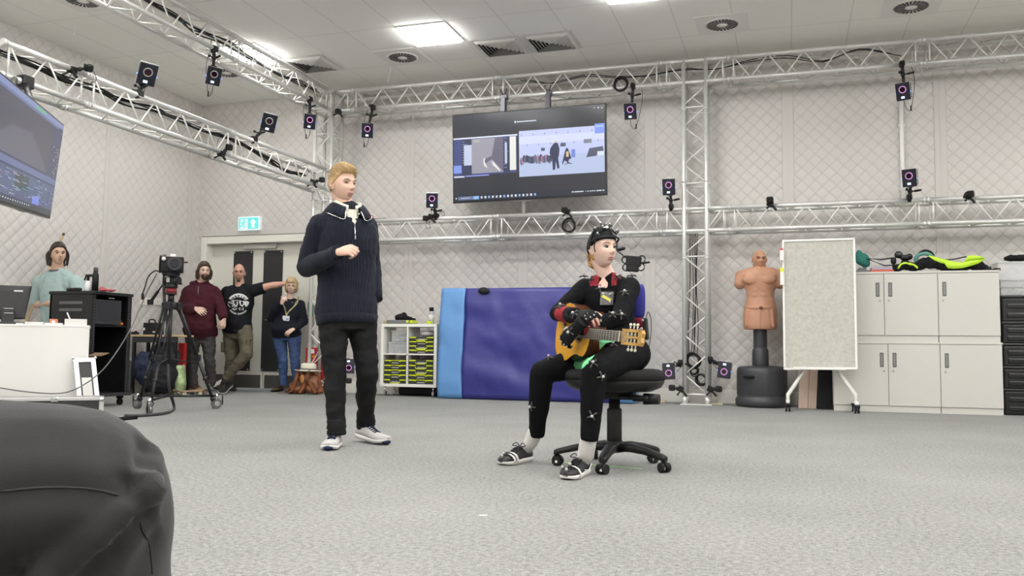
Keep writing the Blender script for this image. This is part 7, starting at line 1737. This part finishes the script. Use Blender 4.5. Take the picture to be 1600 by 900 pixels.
g = MB(); c = V((RX1-.06, RY1-.16, dz+.0)); g.boxb(c.x-.03, c.x+.03, c.y-.05, c.y+.09, c.z+.0, c.z+.03, bev=.01); g.capsule(c+V((0, -.07, .045)), c+V((0, .05, .045)), .024); g.capsule(c+V((0, .02, .04)), c+V((0, .045, .0)), .018); tag(g.build('cordless_drill', mat('orange tool plastic', (.62, .16, .02), .5), None), 'orange tool lying inside the black rack', 'tool')
zr = rzt+.03; RYm = RY0+.15
def top_thing(px_, y_=RYm): p = P(px_, 450, y_); return V((p.x, y_, zr))
c = top_thing(148.5); T = thing('black_bottle', 'tall matt black bottle with cap standing on the rack', 'bottle', c); g = MB(); hh = P(148, 418, RYm).z-zr; g.lathe(c, [(.02, .001), (.031, .004), (.031, hh*.66), (.027, hh*.74), (.020, hh*.80)], 18); g.build('body', black, T); g = MB(); g.lathe(c, [(.021, hh*.79), (.022, hh), (.001, hh)], 16); g.build('cap', darkgrey, T)
c = top_thing(137); T = thing('spray_bottle', 'translucent white spray bottle with black trigger head on the rack', 'bottle', c); g = MB(); g.lathe(c, [(.03, .001), (.036, .01), (.036, .07), (.024, .10), (.012, .115)], 18); g.build('body', mat('translucent white plastic', (.65, .67, .68), .4), T); g = MB(); q = c+V((0, 0, .13)); g.cone(c+V((0, 0, .112)), q+V((0, 0, .03)), .014); g.box(q+V((.01, 0, .035)), (.075, .028, .026), bev=.008); g.box(q+V((-.035, 0, .01)), (.012, .014, .05), M.Rotation(.4, 3, 'Y'), bev=.003); g.build('trigger_head', black, T)
c = top_thing(119, RYm-.04); g = MB(); g.capsule(c+V((-.05, 0, .022)), c+V((.05, 0, .022)), .02); g.capsule(c+V((-.05, 0, .025)), c+V((-.07, -.03, .02)), .017); g.capsule(c+V((.05, 0, .025)), c+V((.07, -.03, .02)), .017); tag(g.build('game_controller', black, None), 'black handheld controller lying on the rack beside the spray bottle', 'controller')
c = top_thing(167); g = MB(); g.sphere(c+V((-.03, 0, .018)), (.06, .05, .018)); g.sphere(c+V((.05, .0, .012)), (.06, .04, .012)); g.sphere(c+V((-.06, 0, .03)), (.03, .03, .022)); tag(link('red_cloth', noisy(remesh(g, .006), .007, 24, 1), mat('pinkish red cloth', (.42, .10, .11), .7), None), 'crumpled pinkish red cloth on the rack right of the bottles', 'cloth')
# wooden pole leaning behind the man
a, b = P(42, 500, 7.78), P(98.5, 368, 8.08); T = thing('wooden_pole', 'thin wooden pole with dark tip leaning behind the man at left', 'pole', V((a.x, a.y, 0))); dd_ = (a-b).normalized(); ft = b+dd_*(b.z/-dd_.z)
g = MB(); g.cone(ft, b, .016, .013); g.build('shaft', mat('pale varnished wood', (.46, .34, .18), .5), T); g = MB(); g.cone(b-dd_*-.0, b-dd_*.03, .0145); g.build('tip', mat('dark pole tip', (.05, .03, .02), .5), T)
# brown board, flight case lid leaning, flight case on the floor
g = MB(); a = P(150, 554, 6.9); g.box(V((RX1+.06, RY0+.03, a.z)), (.20, .12, .008), M.Rotation(.25, 3, 'X')); tag(g.build('brown_board', mat('brown hardboard', (.20, .14, .085), .7), None), 'small brown board sticking out beside the counter and rack', 'board')
fl_alu = mat('flight case aluminium', (.62, .62, .61), .35, .7)
def ong(x, y, dist):                # point on the plane parallel to the counter front, dist in front of it
    base = c0+CN*dist; return onray(x, y, base, CD)[0]
T = thing('case_lid', 'aluminium framed case lid leaning upright against the counter end', 'case lid', V((ong(136, 618, .1).x, ong(136, 618, .1).y, 0)))
q = [ong(114.5, 560, .035), ong(149, 559, .035), ong(156, 624, .13), ong(121, 626, .13)]; zmn = min(q[2].z, q[3].z); dq = (q[3]-q[0])*((q[0].z-.01)/(q[0].z-q[3].z)); q[3] = q[0]+dq; dq = (q[2]-q[1])*((q[1].z-.01)/(q[1].z-q[2].z)); q[2] = q[1]+dq
nn = (q[1]-q[0]).cross(q[3]-q[0]).normalized(); nn = -nn if nn.dot(CN) < 0 else nn
g = MB(); g.prism(q, -nn*.03); g.build('panel', mat('dark case panel', (.04, .038, .036), .6), T)
g = MB()
for i in range(4):
    a, b = q[i], q[(i+1) % 4]; ctr = sum(q, V((0, 0, 0)))/4; d = (b-a).normalized(); inw = ctr-(a+b)/2; inw = (inw-d*inw.dot(d)).normalized(); g.prism([a, b, b+inw*.038, a+inw*.038], nn*.012)
for p in q: g.sphere(p+nn*.008, .014, 10, 6)
g.build('frame', fl_alu, T); g = MB(); bl = lambda u, v: q[0].lerp(q[1], u).lerp(q[3].lerp(q[2], u), v); g.prism([bl(.28, .36), bl(.72, .36), bl(.72, .72), bl(.28, .72)], nn*.004); g.build('label_sheet', paper, T)
e0 = PZ(160, 652); e0.z = 0; cz = ong(150, 619, (e0-c0).dot(CN)).z
T = thing('flight_case', 'low black flight case with aluminium edges on the floor at left, behind the knee', 'case', e0+CD*.6-CN*.1)
def ebox(g, u0, u1, v0, v1, z0, z1, m=None, bev=0): g.box(e0-CD*((u0+u1)/2)-CN*((v0+v1)/2)+V((0, 0, (z0+z1)/2)), (abs(u1-u0), abs(v1-v0), z1-z0), RC, m, bev)
g = MB(); ebox(g, -1.3, 0, 0, .22, .012, cz-.03); g.build('body', mat('black case laminate', (.02, .02, .02), .5), T)
g = MB(); ebox(g, -1.3, .005, -.006, .226, cz-.035, cz-.008, bev=.003); ebox(g, -.03, .006, -.006, .226, .004, cz-.03, bev=.003); ebox(g, -1.3, .005, -.006, .226, .004, .03, bev=.003); ebox(g, -1.29, -.02, .02, .20, cz-.008, cz-.004, m=1); g.build('edging', [fl_alu, mat('grey case top', (.28, .28, .28), .5)], T)
for z in (.035, cz-.03): g = MB(); g.sphere(e0+CD*.012-CN*.004+V((0, 0, z)), .022); g.build('corner_ball', chrome, T)
g = MB(); c = ong(85, 627, (e0-c0).dot(CN)+.006); c.z = cz-.025; g.box(c, (.06, .02, .045), RC, bev=.01); g.build('catch', chrome, T)
# low table with laptop bag, and bags under it
TY = 9.3; tz = P(250, 523, TY).z; tx0, tx1 = P(203, 525, TY).x, P(276, 525, TY).x
T = thing('low_table', 'narrow table with pale wooden top behind the tripod, against the left wall side', 'table', ((tx0+tx1)/2, TY+.25, 0))
g = MB(); g.boxb(tx0, tx1, TY, TY+.34, tz-.025, tz, bev=.003); g.build('tabletop', mat('pale beech top', (.52, .40, .22), .5, var=(5, .08)), T)
g = MB(); g.boxb(tx0+.02, tx1-.02, TY+.02, TY+.05, tz-.10, tz-.025); g.build('apron', mat('dark table rail', (.03, .03, .035), .6), T)
for x in (tx0+.04, tx1-.04):
    for y in (TY+.04, TY+.30): g = MB(); g.boxb(x-.018, x+.018, y-.018, y+.018, 0, tz-.025); g.build('leg', blackmetal, T)
a, b = P(222, 515, TY+.1), P(247, 515, TY+.1); zz = P(235, 504, TY+.1).z
T = thing('laptop_bag', 'black laptop bag with handle standing on the low table', 'bag', ((a.x+b.x)/2, TY+.2, tz)); g = MB(); g.rings([[(a.x+i, TY+.1+k*.12, tz+.001), (b.x-i*.4, TY+.1+k*.12, tz+.001), (b.x-i, TY+.1+k*.12, zz-i*.4), (a.x+i*1.3, TY+.1+k*.12, zz-i*.3)] for k, i in ((0, .02), (.15, .002), (.85, 0), (1, .02))], smooth=False); g.build('body', mat('black nylon', (.02, .02, .022), .7, bump=(30, .002)), T)
g = MB(); c = (a.x+b.x)/2; g.tube(spline([(c-.05, TY+.14, zz-.005), (c-.035, TY+.13, zz+.035), (c+.035, TY+.13, zz+.035), (c+.05, TY+.14, zz-.005)], 5), .009, 8); g.build('handle', black, T)
g = MB(); g.boxb(a.x+.02, a.x+.045, TY+.096, TY+.1, tz+.06, tz+.09); g.boxb(b.x-.08, b.x-.045, TY+.096, TY+.1, tz+.03, tz+.045); g.build('badge', white, T)
p = P(211, 521, TY+.1); g = MB(); g.capsule(V((p.x-.04, TY+.1, tz+.02)), V((p.x+.05, TY+.1, tz+.018)), .02, .014); g.sphere(V((p.x+.02, TY+.09, tz+.03)), .022); tag(g.build('headset', black, None), 'small black headset on the table left of the laptop bag', 'headset')
def blobbag(nm, lab, cat, blobs, m, Y, seed, amp=.03):
    g = MB()
    for (x, y, rx, rz, ry) in blobs: c = P(x, y, Y); g.sphere(V((c.x, Y, max(c.z, rz*.85))), (rx, ry, rz))
    return tag(link(nm, noisy(remesh(g, .012, 3), amp, 9, 2, seed), m, None), lab, cat)
blobbag('rucksack', 'navy and black rucksack under the low table', 'bag', [(226, 575, .16, .22, .14), (238, 592, .17, .16, .15)], mat('navy rucksack nylon', (.02, .026, .055), .7), 9.25, 3)
blobbag('black_rucksack', 'slumped black rucksack right of the navy one, behind the tripod', 'bag', [(256, 588, .16, .2, .16), (262, 565, .12, .14, .12), (250, 603, .2, .1, .16)], mat('black rucksack nylon', (.016, .016, .018), .75), 9.2, 5)
blobbag('grey_coat', 'dark grey coat hanging under the end of the low table', 'coat', [(257, 545, .15, .16, .1), (268, 560, .09, .22, .1)], mat('dark grey coat cloth', (.06, .06, .065), .85), 9.5, 8)
g = MB(); a, b = P(198, 560, 9.15), P(210, 560, 9.15); g.boxb(a.x, b.x, 9.0, 9.12, .03, P(205, 562, 9.1).z, bev=.03); g.cone((a.x+.03, 9.15, .03), (b.x-.03, 9.15, .03), .028); tag(g.build('suitcase', mat('grey suitcase fabric', (.07, .075, .08), .7), None), 'grey upright suitcase at the left end of the low table', 'suitcase')
g = MB(); a = P(277, 592, 9.35); g.rings([[(a.x-.05*k, 9.3, z), (a.x+.07*k, 9.3, z), (a.x+.07*k, 9.42, z), (a.x-.05*k, 9.42, z)] for z, k in ((.003, 1.1), (.15, 1.2), (.3, 1.0), (P(277, 571, 9.3).z, .7))]); tag(link('shopping_bag', noisy(g.mesh('b'), .012, 12, 1), mat('pale green printed bag', (.38, .50, .26), .6, var=(14, .5)), None), 'pale green and white shopping bag behind the long haired man\'s legs', 'bag')
g = MB(); a, b = P(280, 555, 9.75), P(290, 555, 9.75); g.boxb(a.x, b.x, 9.72, 9.78, .004, P(285, 536, 9.72).z, bev=.01); tag(g.build('red_crate', mat('red plastic crate', (.42, .02, .02), .5), None), 'narrow red crate behind the long haired man', 'crate')
T = thing('skateboard', 'brown wooden skateboard lying on the floor before the bags', 'skateboard', PZ(292, 617)); a, b = PZ(273, 619), PZ(314, 617); d = (b-a).normalized(); s = V((-d.y, d.x, 0)); g = MB(); rr = []
for t, z, w_ in ((0, .085, .03), (.06, .07, .075), (.15, .06, .09), (.85, .06, .09), (.94, .07, .075), (1, .085, .03)): c = a.lerp(b, t); rr.append([c-s*w_+V((0, 0, z)), c+s*w_+V((0, 0, z)), c+s*w_+V((0, 0, z-.012)), c-s*w_+V((0, 0, z-.012))])
g.rings(rr, smooth=False); g.build('deck', mat('worn brown plywood', (.30, .20, .12), .6, var=(8, .2)), T)
for t in (.2, .8):
    for o in (-1, 1): g = MB(); c = a.lerp(b, t); g.cone(c+s*o*.05+V((0, 0, .026)), c+s*o*.085+V((0, 0, .026)), .026, n=14); g.build('wheel', mat('cream wheel', (.5, .45, .3), .5), T)
    g = MB(); c = a.lerp(b, t); g.cone(c-s*.06+V((0, 0, .03)), c+s*.06+V((0, 0, .03)), .01); g.box(c+V((0, 0, .042)), (.05, .05, .018)); g.build('truck', chrome, T)
for (x0, x1, lab) in ((221, 229, 'left socket plate on the left wall behind the tripod'), (230, 239, 'middle socket plate on the left wall behind the tripod'), (240, 252, 'right socket plate on the left wall behind the tripod')):
    a, b = PX(x0, 465, XL+.01), PX(x1, 477, XL+.01); g = MB(); g.boxb(XL, XL+.012, a.y, b.y, b.z, a.z, bev=.003); g.boxb(XL+.011, XL+.014, a.y*.6+b.y*.4, a.y*.4+b.y*.6, (a.z+b.z)/2-.012, (a.z+b.z)/2+.012, m=1); tag(g.build('wall_socket', [offwhite, mat('socket rocker', (.55, .54, .5), .4)], None), lab, 'socket', 'socket plates on the left wall')
# ---------------------------------------------------------------- tripod with video camera on a wheeled spreader
W1, W2_, W3 = PZ(214, 639), PZ(233, 649), PZ(338, 639)
ctr = (W1+W2_+W3)/3; TY = ctr.y; az_ = lambda x, y: P(x, y, TY)
ap = az_(267, 478); T = thing('tripod', 'tall black video tripod on a three wheeled dolly', 'tripod', V((ap.x, ap.y, 0))); tm = mat('satin black tripod tube', (.02, .02, .022), .35, .4)
hub = V((ap.x, ap.y, .14))
for w__ in (W1, W2_, W3):
    dv = V((w__.x-ap.x, w__.y-ap.y, 0)); dn = dv.normalized(); top_ = ap+dn*.07; ft = V((w__.x, w__.y, .10))-dn*.04
    s = V((-dn.y, dn.x, 0)); kne = top_.lerp(ft, .55); g = MB()
    for o in (-1, 1): g.cone(top_+s*o*.022, kne+s*o*.022, .012, .011, 10); 
    g.box(top_, (.06, .06, .07), bev=.01); g.box(kne, (.06, .05, .06), bev=.012); g.cone(kne, ft, .017, .014, 12); g.cone(kne.lerp(ft, .5)-V((0, 0, .02)), kne.lerp(ft, .5)+V((0, 0, .02)), .022); g.sphere(ft, .026, 10, 6); lg = g.build('leg', tm, T)
    g = MB(); g.cone(hub, V((w__.x, w__.y, .13))-dn*.02, .011, n=8); g.build('dolly_arm', blackmetal, T)
    g = MB(); g.cone(V((ap.x, ap.y, ap.z*.50)), top_.lerp(ft, .62), .006, n=6); g.build('spreader_strut', tm, T)
    g = MB(); c = V((w__.x, w__.y, 0)); g.cone(c+s*.016+V((0, 0, .052)), c-s*.016+V((0, 0, .052)), .05, n=24, m=0); g.cone(c+s*.018+V((0, 0, .052)), c-s*.018+V((0, 0, .052)), .026, n=20, m=1); g.cone(c+V((0, 0, .10)), c+V((0, 0, .15)), .014, m=1); g.box(c+V((0, 0, .10)), (.03, .05, .02), bev=.005, m=1)
    g.cone(c+dn*.06+V((0, 0, .13)), c+dn*.06+V((0, 0, .04)), .007, m=2); g.build('wheel', [mat('grey rubber tyre', (.10, .10, .10), .6), chrome, black], T)
g = MB(); g.cone(V((ap.x, ap.y, ap.z*.45)), ap+V((0, 0, .02)), .018); g.lathe(ap, [(.055, -.03), (.06, 0), (.05, .03), (.028, .045)], 18); g.build('centre_column', tm, T)
zc1, zc2 = az_(267, 458).z, az_(267, 447).z; g = MB(); g.cone(V((ap.x, ap.y, ap.z+.03)), V((ap.x, ap.y, zc1)), .028, n=16); g.cone(V((ap.x, ap.y, zc1-.015)), V((ap.x, ap.y, zc1)), .05, n=20); g.build('riser', tm, T)
g = MB(); g.cone(V((ap.x, ap.y, zc1)), V((ap.x, ap.y, zc1+.045)), .05, .046, n=20); g.build('red_collar', mat('dark red collar', (.22, .012, .02), .4), T)
z2 = zc1+.045; g = MB(); c = V((ap.x, ap.y, z2)); g.lathe(c, [(.05, 0), (.058, .01), (.055, .04), (.04, .05)], 18); g.box(c+V((0, 0, .075)), (.10, .07, .07), bev=.015); g.cone(c+V((-.08, 0, .075)), c+V((.085, 0, .075)), .036, n=18); g.box(c+V((0, 0, .125)), (.09, .16, .022), M.Rotation(.3, 3, 'Z'), bev=.004); g.capsule(c+V((.08, -.02, .05)), c+V((.13, -.03, .04)), .014, .011); g.box(c+V((-.01, -.042, .08)), (.035, .01, .05), m=1, bev=.004); hd_ = g.build('fluid_head', [tm, mat('pale grey head plate', (.5, .5, .5), .4)], T)
g = MB(); h0, h1 = c+V((-.06, .0, .09)), az_(235, 472); g.cone(h0, h1.lerp(h0, .45), .008); g.capsule(h1.lerp(h0, .45), h1, .014, .016); g.box(h1, (.05, .04, .05), bev=.008); g.build('pan_handle', black, T)
CT = thing('video_camera', 'black boxy video camera with lens mounted on the tripod', 'camera', c+V((0, 0, .137))); cb = P(268, 414, TY-.02); cb.z = max(cb.z, c.z+.137+.07); Rz = M.Rotation(R(38), 3, 'Z')
dirc = Rz @ V((0, -1, 0)); sd = Rz @ V((1, 0, 0))
g = MB(); g.box(cb, (.22, .12, .15), Rz, bev=.012); g.box(cb+V((0, 0, -.085)), (.16, .1, .02), Rz, bev=.004); g.build('body', black, CT)
g = MB(); l0 = cb+dirc*.06+sd*.03; g.cone(l0, l0+dirc*.10, .055, .058, 24); g.cone(l0+dirc*.10, l0+dirc*.125, .062, .064, 24); g.build('lens', darkgrey, CT)
g = MB(); g.cone(l0+dirc*.124, l0+dirc*.128, .045, .045, 20); g.build('lens_glass', mat('coated lens glass', (.01, .012, .02), .05), CT)
g = MB(); g.box(cb+V((0, 0, .09))+sd*.01, (.055, .05, .03), Rz, bev=.004); g.build('hot_shoe_light', white, CT)
g = MB(); q = cb-sd*.10+dirc*.07; g.tube([q+V((0, 0, -.06)), q+V((0, 0, .08)), q+sd*.05+V((0, 0, .085))], .006, 6); g.sphere(q+sd*.03+V((0, 0, .05)), .02, m=1); g.box(cb+sd*.12+V((0, 0, .03)), (.05, .02, .012), Rz); g.build('camera_cage', [black, offwhite], CT)
g = MB(); g.tube(spline([az_(250, 426), az_(243, 423), az_(232, 432), az_(226, 450), az_(223, 458)], 5), .006, 6); p = az_(223, 460); g.capsule(p, p-V((0, 0, .04)), .013); tag(g.build('dangling_cable', black, None), 'black cable with plug dangling left of the video camera', 'cable')
g = MB(); gr = lambda x, y: PZ(x, y)+V((0, 0, .014)); g.tube(spline([az_(256, 428), az_(257, 470), az_(263, 520), az_(263, 570), az_(264, 605), gr(272, 640), gr(258, 648), gr(215, 652), gr(195, 652)], 6), .014, 8); tag(g.build('camera_hose', mat('thick grey black cable', (.035, .035, .036), .6), None), 'thick black cable running from the camera down the tripod and along the carpet', 'cable')
g = MB(); g.tube(spline([az_(245, 428), P(228, 460, 7.0), P(205, 512, 6.8), P(178, 556, 6.5), ong(152, 586, .16), ong(118, 608, .16), ong(88, 615, .10), ong(40, 612, .08), ong(0, 606, .08), ong(-40, 600, .08)], 6), .006, 6); tag(g.build('grey_cable', mat('grey cable', (.14, .14, .14), .6), None), 'thin grey cable sagging from the camera across to the white counter', 'cable')
g = MB(); a, b = PZ(172, 648), PZ(212, 656); g.tube([gr(175, 654), gr(195, 657), gr(212, 655)], .02, 8); tag(g.build('cable_cover', rubber, None), 'short dark cable cover lying on the carpet by the rack', 'cable cover')
# ---------------------------------------------------------------- by the corner tower: hat, leather bag, red box, green box
bc_ = PZ(474, 616); bY = bc_.y+.02; lea = mat('tan brown leather', (.19, .065, .025), .38, var=(9, .6), bump=(20, .004)); 
T = thing('leather_bag', 'brown leather satchel slumped on the floor under the cream hat', 'bag', V((bc_.x, bY, 0))); Pb = lambda x, y, dy=0: P(x, y, bY+dy)
g = MB()
for (x, y, rx, rz, ry) in ((468, 604, .13, .10, .12), (488, 601, .12, .13, .12), (480, 590, .16, .10, .11), (494, 609, .10, .08, .13), (460, 612, .09, .05, .1)): c = Pb(x, y); g.sphere(V((c.x, bY, max(c.z, rz*.9))), (rx, ry, rz))
link('body', noisy(remesh(g, .010, 2), .04, 8, 2), lea, T)
for pts in (((466, 578), (463, 590), (460, 603), (452, 613), (434, 615)), ((483, 578), (481, 590), (487, 603), (493, 614)), ((494, 580), (499, 595), (501, 612)), ((470, 580), (475, 600), (468, 614))):
    g = MB(); q = spline([Pb(x, y, -.14 if k < 4 else -.18) for k, (x, y) in enumerate(pts)], 5); q = [V((p.x, p.y, max(p.z, .008))) for p in q]; rr = [[p+V((-.019, 0, 0)), p+V((.019, 0, .0)), p+V((.019, .008, 0)), p+V((-.019, .008, 0))] if abs((q[min(i+1, len(q)-1)]-q[max(i-1, 0)]).z) > .02 else [p+V((0, -.012, -.0)), p+V((0, .02, 0)), p+V((0, .02, .008)), p+V((0, -.012, .008))] for i, p in enumerate(q)]
    g.rings(rr, smooth=False); g.build('strap', lea, T)
g = MB(); p = Pb(472, 592, -.15); g.sphere(p, (.03, .012, .06)); g.build('luggage_tag', mat('orange tan leather', (.42, .18, .05), .45), T)
hz = Pb(483, 580).z; hc = V((Pb(483, 575).x, bY-.02, hz-.005)); T = thing('sun_hat', 'cream felt hat with grey band resting on the leather bag', 'hat', hc); Rh = M.Rotation(.04, 3, 'Y')
fe = mat('cream felt', (.60, .59, .47), .85); g = MB(); g.lathe(hc, [(.01, .012), (.10, .012), (.145, .003), (.178, .012), (.182, .018), (.146, .012), (.105, .024), (.104, .05), (.098, .095), (.075, .112), (.03, .10), (.002, .098)], 36, rot=Rh, sy=.95); g.build('felt', fe, T)
g = MB(); g.lathe(hc, [(.1065, .022), (.1065, .046), (.1045, .046), (.1045, .022)], 36, rot=Rh, caps=False, sy=.95); g.build('band', mat('grey ribbon', (.16, .15, .14), .7), T)
g = MB(); a, b = P(478, 560, 10.56), P(508, 560, 10.56); g.boxb(a.x, b.x, 10.54, 10.70, .01, P(490, 543, 10.54).z, bev=.01); p = P(491, 557, 10.54); g.sphere((p.x, 10.538, p.z), (.035, .004, .02), m=1); g.boxb(a.x+.04, a.x+.14, 10.535, 10.54, p.z+.04, p.z+.10, m=2); tag(g.build('red_cabinet', [mat('red fire point', (.42, .02, .022), .45), mat('amber emblem', (.6, .25, .03), .5), white], None), 'red fire point cabinet on the floor behind the corner tower', 'cabinet')
g = MB(); p = P(485, 488, YB-.03); g.boxb(p.x-.035, p.x+.03, YB-.05, YB-.001, p.z-.06, p.z+.14, bev=.006); g.boxb(p.x-.02, p.x+.02, YB-.055, YB-.05, p.z-.04, p.z+.01, m=1); tag(g.build('green_call_point', [mat('green call point', (.02, .20, .10), .4), white], None), 'green door release box on the wall beside the doors', 'switch')
g = MB(); p = P(575, 345, Y0-.02); g.sphere((p.x, Y0+.03, ZLb+GAP+.055), (.05, .05, .035)); g.tube([(p.x, Y0, ZLb+GAP+.03), (p.x+.25, Y0, ZLb+GAP+.032)], .004, 6, m=1); tag(g.build('red_strap_reel', [mat('red reel', (.5, .06, .03), .5), black], None), 'small red reel on the lower truss beside the standing man\'s shoulder', 'reel')
